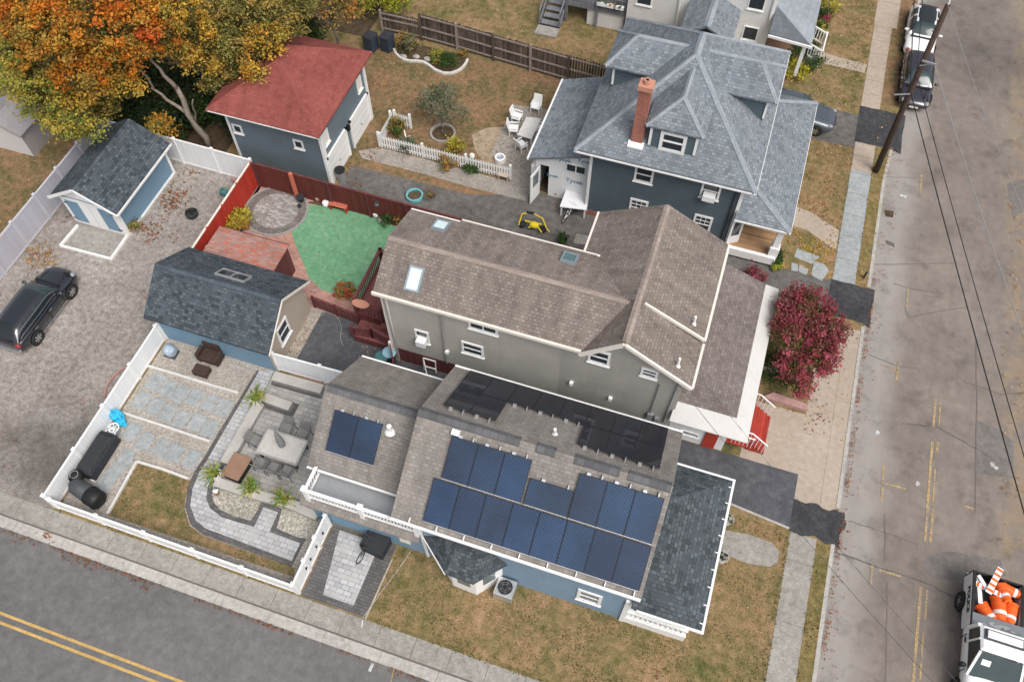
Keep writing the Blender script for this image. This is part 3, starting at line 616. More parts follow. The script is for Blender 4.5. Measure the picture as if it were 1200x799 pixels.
flat('path', pxs([(961, 60), (978, 66), (1016, 76), (1013, 86), (988, 80), (966, 75)]), .006, 'concrete_warm', 'concrete path to the white house')
# plots
flat('gravel_yard', [(-45, 6.4), (-22.9, 6.4), (-22.9, 15.6), (-22.95, 26.0), (-32.45, 26.0), (-32.45, 13), (-45, 13)], .004, 'gravel', 'grey brown gravel parking yard')
flat('neighbour_lawn', [(-80, 13), (-32.5, 13), (-32.5, 26.1), (-40, 40), (-80, 60)], .004, 'lawn_back', 'brownish lawn behind the grey fence')
flat('woodland_floor', [(-80, 60), (-40, 40), (-32.5, 26.1), (-26, 26.2), (-26, 38.8), (-22.5, 38.8), (-22.5, 60)], .006, 'soil', 'dark leaf covered ground under trees')
flat('back_lawn', rect(-22, -5.6, 28.7, 39.2), .003, 'lawn_back', 'patchy back lawn with bare spots')
flat('north_lawn', [(-21.5, 39.2), (-6, 39.2), (-6, 60), (-21.5, 60)], .003, 'lawn', 'brown lawn behind the wooden fence')
flat('bare_patch', pxs([(553, 158), (570, 150), (600, 148), (622, 160), (612, 185), (590, 196), (566, 190), (556, 175)]), .006, 'dirt', 'bare tan earth patch')
flat('gravel_path', pxs([(420, 177), (445, 173), (597, 213), (625, 205), (618, 236), (560, 222), (470, 197), (425, 186)]), .009, 'cobble', 'cobbled strip beside the picket fence')
flat('gravel_path', pxs([(602, 123), (640, 128), (652, 160), (640, 200), (600, 214), (575, 180), (590, 150)]), .0095, 'cobble', 'cobbled patio beside the grey house')
flat('front_path', rect(7.1, 7.27, 5, 5.1), .004, 'concrete', 'pavement sliver')
# rear yard of the taupe house
flat('rear_yard', [(-23.1, 15.7), (-11.4, 15.7), (-11.4, 25.75), (-23.1, 25.75)], .004, 'paver_red', 'salmon brick paving of the rear yard')
D3 = zoomf(300, 200, 4)
flat('artificial_turf', pxs([D3(*p) for p in [(225, 155), (330, 170), (450, 190), (560, 220), (640, 255), (720, 300), (690, 560), (560, 640), (440, 650), (370, 640), (385, 585), (310, 560), (245, 500), (225, 440), (190, 360), (165, 285), (185, 250), (225, 215)]]), .010, 'turf', 'green artificial turf')
cpx = at(323.5, 247)
flat('round_paving', [(cpx.x+1.62*math.cos(t), cpx.y+1.62*math.sin(t)) for t in np.linspace(0, 2*math.pi, 41)[:-1]], .022, 'paver_round', 'round grey cobble patio')
m = MB().ring(cpx.x, cpx.y, 1.2, 1.615, 0, .026, 48); o = m.build('paving_ring', 'stone_ring'); tag(o, 'darker outer ring of the round patio', None, None, 'structure')
m = MB().ring(cpx.x, cpx.y, 1.62, 1.72, 0, .05, 48); o = m.build('paving_edge', 'stone_wall'); tag(o, 'stone edge of the round patio', None, None, 'structure')
flat('planting_border', pxs([D3(235, 150), D3(300, 140), D3(420, 165), D3(600, 205), D3(740, 180), D3(720, 262), D3(640, 256), D3(560, 222), D3(450, 192), D3(330, 172)]), .014, 'soil', 'soil border along the red fence')
flat('asphalt_yard', [(-16.3, 15.75), (-11.3, 15.75), (-8.5, 15.75), (-8.5, 18.0), (-11.9, 18.0), (-12.5, 19.2), (-16.3, 19.4)], .012, 'asphalt_seal', 'black asphalt yard behind the blue shed')
flat('leaf_strip', [(-16.85, 15.75), (-16.3, 15.75), (-16.3, 19.4), (-16.85, 19.5)], .014, 'pea', 'leaf strewn strip along the shed')
flat('side_alley', [(-8.6, 16.1), (1.5, 16.1), (1.5, 18.05), (-8.6, 18.05)], .013, 'asphalt_seal', 'narrow dark alley between two houses')
# patio of the blue house
P1 = zoomf(200, 420, 5.705); P2 = zoomf(200, 540, 4.995); P3 = zoomf(50, 380, 5.705); P4 = zoomf(40, 480, 5.705)
flat('patio_gravel', rect(-22.7, -11.35, 6.6, 15.6), .004, 'pea', 'beige pea gravel bed')
outer = [(304.3, 434), (284, 469), (265, 501), (244.7, 535.7), (234, 553), (226, 572), (223, 592), (229, 609), (241, 619), (342, 657)]
inner = [(352, 636), (316, 623), (326, 600), (309, 594), (298, 617), (260, 606), (246, 595), (242, 584), (243.5, 570), (252, 556), (260.5, 542.7), (281, 508), (301.7, 472.6), (321, 435.8)]
dark_out = [(300.5, 434), (280, 468), (259, 502), (239, 536), (227.5, 553), (219.5, 572), (217, 594), (223, 614), (237, 626), (342, 664), (356, 636)]
flat('lawn_bed', pxs([(161, 541), (226, 563), (219, 575), (216, 594), (222, 615), (237, 627), (345, 665), (345, 676), (126, 603)]), .009, 'lawn', 'small fenced lawn strip')
flat('paver_border', pxs(dark_out+[(365, 622), (372, 606), (330, 596), (250, 560), (266, 545), (305, 480), (324, 436)]), .013, 'paver_dark', 'dark paver border')
flat('patio_paving', [xy(321, 437), xy(383, 452), (-11.4, 15.55), (-11.4, 9.7), xy(378, 603), xy(252, 566), xy(262, 548)], .016, 'paver_patio', 'grey paver patio')
flat('paver_path', pxs(outer+inner), .019, 'paver', 'light grey curved paver path')
flat('stone_bed', pxs([P2(*p) for p in [(250, 145), (530, 235), (510, 290), (468, 350), (370, 325), (290, 285), (255, 245), (243, 200)]]), .022, 'bedstone', 'pebble bed with bird ornament')
flat('stone_bed', pxs([P2(*p) for p in [(655, 275), (880, 350), (830, 460), (740, 445), (620, 395)]]), .022, 'bedstone', 'pebble bed beside the fence')
flat('paver_border', pxs([P1(*p) for p in [(650, 245), (862, 308), (815, 395), (625, 330), (470, 625), (440, 610), (620, 300)]]), .020, 'paver_dark', 'dark paver border by seat wall')
flat('paver_border', pxs([P1(*p) for p in [(680, 148), (1018, 245), (1008, 272), (668, 178)]]), .020, 'paver_dark', 'dark paver border')
flat('entry_path', [(-10.85, 9.45), (-10.35, 6.75), (-9.0, 6.75), (-9.0, 9.45)], .012, 'paver', 'grey paver path outside the gate')
flat('paver_border', [(-11.2, 9.6), (-8.3, 9.6), (-8.4, 6.45), (-11.2, 6.45)], .008, 'paver_dark', 'dark paver border outside gate')
flat('entry_path_edging', [(-8.36, 6.4), (-8.3, 6.4), (-8.22, 9.0), (-8.28, 9.0)], .014, 'kerb', 'pale lawn edging')
flat('sidewalk_verge', rect(-22.9, 7.2, 6.385, 6.52), .005, 'verge', 'narrow verge by the pavement')
flat('shed_pad', pxs([(72, 288), (92, 265), (149, 277), (131, 303)]), .010, 'concrete', 'weathered concrete pad before the shed')
def edging(name, px, w, h, mat, label, cat='edging', z0=0, sub=1):
    m = MB(); pts = [Vector(xy(a, b)) for a, b in px]
    for i in range(len(pts)-1): m.beam((*pts[i], z0+h/2), (*pts[i+1], z0+h/2-.001*(i % 2)), w, h)
    return tag(m.build(name, mat), label, cat)
edging('border_edging', [P3(700, 282), P3(870, 330), P3(1141, 415), P1(455, 235)], .11, .12, 'edging_white', 'white edging between chair gravel and stepping stones')
edging('border_edging', [P3(520, 590), P3(800, 680), P3(1120, 787)], .11, .12, 'edging_white', 'white edging between the two stepping stone beds')
edging('border_edging', [P4(495, 700), P4(690, 350), P4(860, 400), P4(1035, 465)], .11, .12, 'edging_white', 'white corner edging around the small fenced lawn')
edging('shed_pad_edging', [(92, 265), (71.5, 289), (131, 304.5), (150, 277)], .1, .14, 'white', 'white timber edging round the concrete pad before the blue shed')
edging('curved_edging', [P3(570, 285), P3(500, 330), P3(450, 390), P3(425, 440), P3(418, 490)], .07, .12, 'pinkstone', 'curved brown edging outside the white patio fence')
for k, (a, b) in enumerate([(730, 190), (790, 220), (845, 245), (915, 262), (985, 287), (1050, 312), (665, 275), (730, 305), (790, 335), (850, 365), (925, 378), (985, 408), (620, 425), (680, 468), (755, 497), (820, 522), (900, 550), (590, 548), (535, 612), (500, 655)]):
    c = at(a/4, 400+b/4); r = random.Random(k); hw, hd = .35*r.uniform(.93, 1.05), .43*r.uniform(.95, 1.05); ang = r.uniform(-.1, .1)
    q = [(c.x+x*math.cos(ang)-y*math.sin(ang), c.y+x*math.sin(ang)+y*math.cos(ang)) for x, y in ((-hw, -hd), (hw*.95, -hd), (hw, hd*.9), (-hw*.9, hd))]
    tag(MB().prism(q, 0, .028+k*.0004).build('stepping_stone', 'bluestone', bevel=.012), 'square blue grey stepping stone set in the beige gravel by the white patio fence', 'stepping stone', 'stepping stones in the patio gravel')
for k, (pts, lb) in enumerate([([(135, 365), (240, 405), (205, 440), (120, 405)], 'rectangular pale flagstone, largest of the four in front of the grey house porch'), ([(108, 432), (140, 440), (140, 475), (108, 468)], 'tiny pale flagstone nearest the grey house porch'), ([(145, 440), (190, 465), (180, 492), (142, 475)], 'small pale flagstone in the middle of the group before the porch'), ([(215, 425), (262, 440), (285, 470), (250, 520), (200, 490)], 'five sided pale flagstone closest to the pavement')]):
    tag(MB().prism(pxs([A9(*p) for p in pts]), 0, .04).build('flagstone', 'bluestone', bevel=.015), lb, 'flagstone', 'flagstones before the grey house')
# ================================================================== BUILDINGS
def gable_x(m, x0, x1, yS, zS, yR, zR, yN, zN, t=.14, which='both'):
    if which in ('both', 'S'): m.slab([(x0, yS, zS), (x1, yS, zS), (x1, yR, zR), (x0, yR, zR)], t)
    if which in ('both', 'N'): m.slab([(x0, yR, zR), (x1, yR, zR), (x1, yN, zN), (x0, yN, zN)], t)
def slope_frame(y0, z0, y1, z1):          # origin line at (y0,z0), v runs towards (y1,z1)
    v = Vector((0, y1-y0, z1-z0)).normalized(); u = Vector((1, 0, 0)) if y1 > y0 else Vector((-1, 0, 0)); return Vector((0, y0, z0)), Vector((1, 0, 0)), v, (u.cross(v))
def pipe_vent(par, p, h=.4, r=.06, mat='white', name='vent_pipe'):
    m = MB().lathe(p.x, p.y, [(r*2.4, p.z-.06), (r*1.5, p.z+.06), (r, p.z+.1), (r, p.z+h)], 12); return m.build(name, mat, par)
def roof_z(y, y0, z0, y1, z1): return z0+(y-y0)*(z1-z0)/(y1-y0)
# ---------------------------------------------------------------- blue house with solar panels
H = thing('solar_house', 'blue corner house whose taupe roof carries blue and black solar panels', 'house', (-3, 12.8, 0))
XL, XR = -7.95, 1.72; SY, RY, NY, EZ, RZ2 = 9.40, 12.85, 16.30, 4.2, 6.6
m = MB(); wz = 4.12
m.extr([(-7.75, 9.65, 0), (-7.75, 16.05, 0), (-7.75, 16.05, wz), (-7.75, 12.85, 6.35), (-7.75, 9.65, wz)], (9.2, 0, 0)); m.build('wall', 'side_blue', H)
m = MB().box(-11.95, -7.76, 9.65, 15.75, 0, 2.62); m.extr([(-11.95, 10.85, 2.62), (-11.95, 15.75, 2.62), (-11.95, 15.75, 3.2), (-11.95, 13.3, 5.1), (-11.95, 10.85, 3.2)], (4.19, 0, 0)); m.build('rear_wall', 'panel_blue', H)
m = MB(); gable_x(m, XL, XR, SY, EZ, RY, RZ2, NY, EZ); rf = m.build('roof', 'sh_grey', H)
m = MB(); gable_x(m, -12.2, XL-.02, 10.63, 3.25, 13.3, 5.3, 15.98, 3.25); wf = m.build('rear_roof', 'sh_grey', H)
MB().cap((XL+.02, RY, RZ2), (-3.95, RY, RZ2), .2, .14).cap((-3.35, RY, RZ2), (-2.6, RY, RZ2), .2, .14).cap((-1.9, RY, RZ2), (-.2, RY, RZ2), .2, .14).cap((.1, RY, RZ2), (XR-.05, RY, RZ2), .2, .14).build('ridge_cap', 'cap_dark', rf)
MB().cap((-12.15, 13.3, 5.3), (XL-.03, 13.3, 5.3), .2, .15).build('ridge_cap', 'cap_dark', wf)
def gutter(par, p, q, name='gutter', mat='white', w=.1, h=.1): return MB().beam(p, q, w, h).build(name, mat, par)
gutter(rf, (XL, SY-.05, EZ-.07), (XR, SY-.05, EZ-.07)); gutter(rf, (XL, NY+.05, EZ-.07), (XR, NY+.05, EZ-.07)); gutter(wf, (-12.2, 10.58, 3.17), (-7.97, 10.58, 3.17), w=.08); gutter(wf, (-12.2, 16.03, 3.17), (-7.97, 16.03, 3.17), w=.08)
m = MB()
for k in range(9): x = -7.2+k*1.08; m.box(x-.02, x+.02, SY-.02, SY+.16, EZ+.02, EZ+.16)
m.build('gutter_strap', 'white', rf)
def solar_panel(fr, u0, u1, v0, v1, mat, n0=.09, brackets=True):
    o, u, v, n = fr; m = MB(); m.obx(o, u, v, n, u0+.012, u1-.012, v0+.012, v1-.012, n0, n0+.035)
    sp = m.build('solar_panel', mat, H)
    g = MB()
    for a, b, c, d in ((u0, u1, v0, v0+.022), (u0, u1, v1-.022, v1), (u0, u0+.022, v0+.022, v1-.022), (u1-.022, u1, v0+.022, v1-.022)): g.obx(o, u, v, n, a, b, c, d, n0-.005, n0+.042)
    g.build('panel_frame', 'alu_dark' if mat == 'solar_black' else 'alu_navy', sp)
    if mat == 'solar_blue':
        g = MB(); g.obx(o, u, v, n, u0+.005, u1-.005, v0-.008, v0+.012, n0-.003, n0+.046); g.build('bottom_rail', 'alu', sp)
    if brackets:
        g = MB(); uu = u0+(u1-u0)*.3; g.obx(o, u, v, n, uu-.07, uu+.07, v1+.004, v1+.10, 0, n0+.03); g.obx(o, u, v, n, u1-.24, u1-.2, v1+.004, v1+.16, .005, n0+.06); g.build('bracket', 'alu', sp)
fS = slope_frame(SY, EZ, RY, RZ2); cS = (RZ2-EZ)/(RY-SY); LS = math.hypot(1, cS)
sv = lambda y: (y-SY)*LS
for k in range(8): solar_panel(fS, -6.69+k*1.035, -6.69+(k+1)*1.035-.012, sv(9.62), sv(11.0), 'solar_blue', brackets=False)
for k in range(3): solar_panel(fS, -6.43+k*1.035, -6.43+(k+1)*1.035-.012, sv(11.06), sv(12.4), 'solar_blue')
for k in range(3): solar_panel(fS, -1.55+k*1.035, -1.55+(k+1)*1.035-.012, sv(11.06), sv(12.46), 'solar_blue')
solar_panel(fS, -3.24, -1.6, sv(11.06), sv(11.88), 'solar_blue')
fN = slope_frame(NY, EZ, RY, RZ2); nv = lambda y: (NY-y)*LS
for k in range(8): solar_panel(fN, -7.22+k*1.045, -7.22+(k+1)*1.045-.012, nv(16.12), nv(14.79), 'solar_black', brackets=2 <= k < 5)
for k in range(2): solar_panel(fN, -7.22+k*1.045, -7.22+(k+1)*1.045-.012, nv(14.73), nv(13.42), 'solar_black')
for k in range(3): solar_panel(fN, -1.99+k*1.04, -1.99+(k+1)*1.04-.012, nv(14.73), nv(13.5), 'solar_black')
fW = slope_frame(10.63, 3.25, 13.3, 5.3); LW = math.hypot(1, 2.05/2.67)
for k in range(2): solar_panel(fW, -11.56+k*1.03, -11.56+(k+1)*1.03-.012, (11.3-10.63)*LW, (12.65-10.63)*LW, 'solar_blue')
pipe_vent(rf, Vector((-2.92, 13.8, 5.94)), .42); pipe_vent(wf, Vector((-9.2, 12.5, 4.69)), .4, .1)
MB().obx(fS[0], fS[1], fS[2], fS[3], -6.5, -6.2, sv(12.44), sv(12.62), 0, .16).build('junction_box', 'white', rf)
# dark hipped porch roof at the street end
pz0, pz1 = 2.85, 3.95; px1 = 4.17; pyS, pyN = 9.38, 15.55; run = px1-XR
m = MB(); A_, B_ = (1.52, pyS, pz0), (px1, pyS, pz0); C_, D_ = (px1, pyN, pz0), (1.52, pyN, pz0); R1, R2 = (1.52, pyS+2.3, pz1), (1.52, pyN-2.3, pz1)
m.slab([A_, B_, R1], .1); m.slab([B_, C_, R2, R1], .1); m.slab([C_, D_, R2], .1); pr = m.build('porch_roof', 'sh_dark', H)
m = MB().beam((1.74, pyS-.05, pz0-.06), (px1+.1, pyS-.05, pz0-.06), .09, .1).beam((px1+.05, pyS, pz0-.06), (px1+.05, pyN, pz0-.06), .09, .1).beam((1.74, pyN+.05, pz0-.06), (px1+.1, pyN+.05, pz0-.06), .09, .1); m.build('gutter', 'white', pr)
m = MB()
for k in range(9): y = pyS+.25+k*.7; m.box(px1-.12, px1+.06, y-.02, y+.02, pz0+.0, pz0+.05)
m.build('gutter_strap', 'white', pr)
MB().box(1.5, 3.9, 9.7, 15.3, .0, .55).build('porch_floor', 'wood_grey', H)
for x, y in ((1.62, 9.78), (3.8, 9.78), (3.8, 12.4), (3.8, 15.2)):
    MB().box(x-.09, x+.09, y-.09, y+.09, .55, 2.8).build('porch_column', 'white', H)
m = MB().box(1.42, 3.92, 9.58, 9.7, 0, .62).box(1.6, 3.8, 9.62, 9.74, .70, .76).box(1.45, 3.9, 9.6, 9.76, 1.22, 1.34).box(1.3, 1.5, 9.56, 9.76, 0, 2.75)
balus(m, (1.72, 9.68), (3.72, 9.68), .76, 1.22, .19, .07); m.build('porch_railing', 'white', H)
m = MB(); m.beam((3.8, 9.8, 1.3), (3.8, 15.2, 1.3), .1, .08); balus(m, (3.8, 9.9), (3.8, 13.0), .6, 1.27, .19, .06); m.build('porch_railing', 'white', H)
MB().box(1.53, 1.72, 9.9, 10.4, .56, .95).build('porch_chair', 'white', H)
# windows and fittings of the south wall
Zw = zoomf(680, 640, 5.705)
a, b = onY(690, 688, 9.65), onY(702, 703, 9.65)
window(H, (-.05, 9.65, 1.55), TX, S_, .72, 1.0, .13, 'h', pane='glass_pale')
window(H, (-5.9, 9.65, .9), TX, S_, .5, .35, .08, '', pane='glass_pale', name='basement_window')
m = MB(); m.prism([(-6.5, 9.64), (-5.45, 8.78), (-4.42, 8.72), (-3.62, 9.64)], 0, 2.2); bay = m.build('bay_window', 'white', H)
for p, q in (((-5.45, 8.78), (-4.42, 8.72)), ((-4.42, 8.72), (-3.62, 9.64)), ((-6.5, 9.64), (-5.45, 8.78))):
    p, q = Vector(p), Vector(q); d = (q-p).normalized(); n = Vector((d.y, -d.x)); c = (p+q)/2
    MB().obx((c.x, c.y, 1.2), (d.x, d.y, 0), (0, 0, 1), (n.x, n.y, 0), -.28, .28, -.42, .42, -.02, .012).build('pane', 'glass_pale', bay)
e = [(-6.9, 9.64, 2.35), (-5.56, 8.52, 2.35), (-4.4, 8.48, 2.35), (-3.4, 9.6, 2.35)]; tp = [(-5.9, 9.64, 3.35), (-5.3, 9.6, 3.35), (-4.8, 9.6, 3.35), (-4.3, 9.64, 3.35)]
m = MB()
for i in range(3): m.slab([e[i], e[i+1], tp[i+1], tp[i]], .1)
m.build('bay_roof', 'sh_dark', H)
m = MB().beam((-7.0, 9.6, 4.1), (-6.85, 9.56, .1), .09, .09).beam((-6.9, 9.6, 2.27), (-5.56, 8.5, 2.27), .04, .07); m.build('downpipe', 'white', H)
# balcony over the rear ground floor
m = MB().box(-12.0, -7.0, 9.66, 10.9, 2.63, 2.84); m.box(-7.0, -6.9, 9.66, 10.0, 2.63, 2.84); bal = m.build('balcony', 'grey_metal', H)
MB().slab([(-12.05, 9.25, 2.52), (-6.95, 9.25, 2.52), (-6.95, 9.62, 2.86), (-12.05, 9.62, 2.86)], .08).build('skirt_roof', 'sh_grey', bal)
m = MB(); m.beam((-11.7, 9.52, 3.6), (-7.05, 9.52, 3.6), .13, .07); m.beam((-11.7, 9.52, 2.98), (-7.05, 9.52, 2.98), .07, .06); balus(m, (-11.6, 9.52), (-7.15, 9.52), 2.98, 3.6, .135, .05)
for x in (-11.7, -9.35, -7.05): m.box(x-.09, x+.09, 9.43, 9.61, 2.7, 3.75); m.box(x-.12, x+.12, 9.40, 9.64, 3.75, 3.79)
m.beam((-11.7, 9.6, 3.6), (-11.7, 10.55, 3.6), .12, .07); m.beam((-11.7, 9.6, 2.98), (-11.7, 10.55, 2.98), .07, .06)
for k in range(6): m.beam((-11.7, 9.6+k*.17, 3.0), (-11.7, 9.75+k*.17, 3.56), .03, .04); m.beam((-11.7, 9.75+k*.17, 3.0), (-11.7, 9.6+k*.17, 3.56), .03, .04)
m.build('railing', 'white', bal)
MB().box(-8.05, -7.6, 9.6, 9.66, .75, 1.15).build('meter_box', 'cream', H)
# ---------------------------------------------------------------- taupe house
H = thing('taupe_house', 'taupe sided house with brown shingle roof, cross gable and red front steps', 'house', (-5, 20, 0))
wS, wR, wN = (17.78, 5.8), (19.78, 7.05), (22.1, 6.2)
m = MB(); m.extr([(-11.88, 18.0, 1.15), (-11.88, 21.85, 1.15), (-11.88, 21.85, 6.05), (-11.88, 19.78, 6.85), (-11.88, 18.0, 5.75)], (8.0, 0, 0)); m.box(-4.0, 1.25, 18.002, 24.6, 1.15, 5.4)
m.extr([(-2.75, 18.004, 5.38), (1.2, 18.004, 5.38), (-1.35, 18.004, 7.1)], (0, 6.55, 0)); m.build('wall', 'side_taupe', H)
MB().box(-11.86, 1.22, 18.02, 24.58, 0, 1.149).build('foundation', 'maroon', H)
m = MB(); gable_x(m, -12.05, -2.4, *wS, *wR, *wN); m.slab([(-2.4, 18.4, roof_z(18.4, *wS, *wR)), (-1.55, wR[0], wR[1]), (-2.4, wR[0], wR[1])], .1)
m.slab([(-2.4, wR[0], wR[1]), (-1.4, wR[0], wR[1]), (-2.4, wN[0], wN[1])], .1); rf = m.build('rear_roof', 'sh_taupe', H)
CX, cR, cE = -1.35, 7.35, 5.8; cL, cRt = -4.2, 1.55
m = MB(); m.slab([(CX, 17.66, cR), (CX, 19.9, cR), (-1.66, 19.9, 7.05), (-1.66, 19.78, 7.05), (-3.03, 17.66, 5.72)], .12); m.slab([(CX, 19.78, cR), (-1.9, 19.78, 7.05), (-3.46, 22.12, 6.2), (cL, 22.3, cE), (cL, 24.9, cE), (CX, 24.9, cR)], .14)
m.slab([(CX, 19.8, cR), (cRt, 19.8, cE), (cRt, 24.9, cE), (CX, 24.9, cR)], .14); m.slab([(CX, 17.66, cR-.02), (cRt-.02, 17.66, cE-.28), (cRt-.02, 19.85, cE-.28), (CX, 19.85, cR-.02)], .12); cr = m.build('cross_roof', 'sh_taupe', H)
MB().cap((-12.0, *wR), (-1.6, *wR), .13, .07, .02).build('ridge_cap', 'cap_taupe', rf); MB().cap((CX, 17.7, cR), (CX, 24.88, cR), .14, .07, .02).build('ridge_cap', 'cap_taupe', cr)
m = MB().beam((-12.1, wS[0]-.05, wS[1]-.1), (-3.0, wS[0]-.05, wS[1]-.1), .12, .16); m.beam((-12.05, wN[0]+.04, wN[1]-.08), (-9.75, wN[0]+.04, wN[1]-.08), .1, .12); m.beam((-9.72, wN[0]+.16, wN[1]-.08), (-3.5, wN[0]+.16, wN[1]-.08), .1, .12); m.build('gutter', 'cream', rf)
m = MB().slab([(-9.75, wN[0], wN[1]+.03), (-3.6, wN[0], wN[1]+.03), (-3.6, wN[0]+.14, wN[1]-.02), (-9.75, wN[0]+.14, wN[1]-.02)], .1); m.build('eave_strip', 'sh_taupe', rf)
m = MB().beam((cL-.05, 22.3, cE-.08), (cL-.05, 24.92, cE-.08), .1, .14); m.beam((cRt+.05, 17.66, cE-.38), (cRt+.05, 19.8, cE-.38), .1, .14); m.beam((cRt+.05, 19.8, cE-.08), (cRt+.05, 24.95, cE-.08), .1, .14)
m.beam((CX+.25, 19.76, cR-.17), (cRt+.04, 19.76, cE-.03), .08, .14); m.beam((CX, 17.6, cR-.1), (cRt, 17.6, cE-.36), .1, .16); m.beam((CX, 17.6, cR-.1), (-3.03, 17.6, 5.66), .1, .16); m.build('fascia', 'cream', cr)
def skylight(par, c, u, v, n, w, l, pane):
    f = MB(); o = Vector(c)
    for a, b, cc, d in ((-w/2-.08, w/2+.08, -l/2-.08, -l/2), (-w/2-.08, w/2+.08, l/2, l/2+.08), (-w/2-.08, -w/2, -l/2, l/2), (w/2, w/2+.08, -l/2, l/2)): f.obx(o, u, v, n, a, b, cc, d, -.02, .12)
    s = f.build('skylight', 'flash', par); MB().obx(o, u, v, n, -w/2, w/2, -l/2, l/2, -.02, .09).build('pane', pane, s)
fr = slope_frame(wS[0], wS[1], wR[0], wR[1]); skylight(rf, (-10.44, 18.57, roof_z(18.57, *wS, *wR)), fr[1], fr[2], fr[3], .5, .9, 'skylight')
fr = slope_frame(wN[0], wN[1], wR[0], wR[1]); skylight(rf, (-10.36, 21.4, roof_z(21.4, *wN, *wR)), fr[1], fr[2], fr[3], .5, .62, 'skylight'); skylight(rf, (-4.64, 21.5, roof_z(21.5, *wN, *wR)), fr[1], fr[2], fr[3], .5, .55, 'skylight_dark')
pipe_vent(cr, Vector((.98, 20.2, 6.1)), .5, .05); pipe_vent(cr, Vector((.8, 18.15, 5.98)), .55, .05)
for c, w, h, s in (((-7.27, 18.0, 5.0), 1.1, .38, 'v'), ((-7.82, 18.0, 3.0), .82, .72, 'h'), ((-2.28, 18.0, 5.25), .7, .78, 'h'), ((-.18, 18.0, 5.1), .5, .42, 'h')):
    window(H, c, TX, S_, w, h, .1, s)
aw = window(H, (-10.2, 18.0, 2.85), TX, S_, .5, .8, .08, 'h'); MB().box(-10.42, -9.98, 17.66, 17.985, 2.42, 2.8).build('air_conditioner', 'white', aw)
MB().beam((-9.13, 17.95, 5.6), (-9.13, 17.95, 1.2), .07, .07).beam((-11.75, 17.94, 5.6), (-11.6, 17.94, .2), .08, .08).build('downpipe', 'stone_wall', H)
MB().box(-11.9, -11.62, 17.97, 18.05, 0, 5.7).build('corner_board', 'cream', H)
m = MB()
for x, z in ((-3.28, 2.61), (-1.5, 2.25), (-9.05, 2.2)): m.box(x-.08, x+.08, 17.85, 18.0, z-.1, z+.1)
m.build('vent_cap', 'white', H)
m = MB().tube([(.3, 17.93, 1.5), (.35, 17.93, 4.6)], .03).tube([(.95, 17.93, 1.5), (1.05, 17.93, 5.1)], .035); m.box(.2, .45, 17.85, 17.99, 1.5, 2.0); m.box(.55, .75, 17.85, 17.99, 1.4, 1.8); m.build('electric_meter', 'grey_metal', H)
# enclosed front porch with white metal skirt roof
m = MB().box(1.252, 3.75, 18.2, 25.3, 0, 2.55); m.build('porch_wall', 'wrap', H)
t1, t0 = (1.26, 3.95), (3.78, 3.0)
m = MB().slab([(1.26, 19.5, 3.95), (3.78, 18.33, 3.0), (3.78, 25.55, 3.0), (1.26, 25.55, 3.95)], .1).slab([(1.26, 18.33, 3.0), (3.78, 18.33, 3.0), (1.26, 19.5, 3.95)], .1); pr = m.build('porch_roof', 'sh_plum', H)
m = MB().slab([(3.77, 18.34, 2.97), (4.47, 17.58, 2.5), (4.47, 25.85, 2.5), (3.77, 25.56, 2.97)], .05).slab([(1.2, 18.34, 2.97), (1.15, 17.58, 2.5), (4.47, 17.58, 2.5), (3.77, 18.34, 2.97)], .05); m.build('metal_awning', 'awning', pr)
MB().box(2.85, 3.4, 18.13, 18.2, .0, 1.9).build('side_door', 'red_paint', H); window(H, (2.2, 18.2, .75), TX, S_, .7, .2, .06, '', name='basement_window')
for y in (20.0, 22.0, 24.0): window(H, (3.75, y, 1.75), TY, E_, 1.3, .9, .08, 'v')
T = thing('entry_steps', 'bright red wooden entry steps with white handrails below the white awning', 'steps', (4.7, 19.4, 0))
m = MB().box(3.76, 4.75, 18.25, 20.7, .78, .86); m.build('landing', 'red_boards', T)
for k in range(4): MB().box(4.755+k*.2, 4.955+k*.2, 18.6, 20.5, .0, .70-k*.17).build('step', 'red_boards', T)
for y in (18.55, 20.55):
    m = MB().beam((3.9, y, 1.65), (4.75, y, 1.65), .05, .05).beam((4.75, y, 1.65), (5.55, y, .95), .05, .05)
    for k in range(9): m.beam((4.0+k*.18, y, .8-max(0, k-4)*.15), (4.0+k*.18, y, 1.63-max(0, k-4)*.15), .025, .025)
    m.build('handrail', 'white', T)
m = MB().beam((3.9, 18.3, 1.65), (4.9, 18.3, 1.65), .05, .05)
for k in range(6): m.beam((4.0+k*.17, 18.3, .8), (4.0+k*.17, 18.3, 1.63), .025, .025)
m.build('handrail', 'white', T)
# ---------------------------------------------------------------- grey hip roofed house
H = thing('grey_house', 'large dark blue grey house with slate shingle hip roof, three dormers and a brick chimney', 'house', (-2, 34, 0))
ex0, ex1, ey0, ey1, ez, rz_ = -6.52, 2.25, 29.0, 39.3, 5.0, 8.4; hx = -2.1; ry0, ry1 = 33.35, 34.9; sl = 3.4/4.36
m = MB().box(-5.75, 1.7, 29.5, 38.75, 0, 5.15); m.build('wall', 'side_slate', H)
MB().box(-5.77, 1.72, 29.48, 38.77, 0, .35).build('foundation', 'brick_red', H)
A_, B_, C_, D_ = (ex0, ey0, ez), (ex1, ey0, ez), (ex1, ey1, ez), (ex0, ey1, ez); R1, R2 = (hx, ry0, rz_), (hx, ry1, rz_)
m = MB().slab([A_, B_, R1], .16).slab([B_, C_, R2, R1], .16).slab([C_, D_, R2], .16).slab([D_, A_, R1, R2], .16); rf = m.build('roof', 'sh_slate', H)
m = MB()
for p, q in ((A_, R1), (B_, R1), (C_, R2), (D_, R2)): m.cap(p, q, .13, .07)
m.cap(R1, R2, .17, .12); m.build('hip_cap', 'cap_slate', rf)
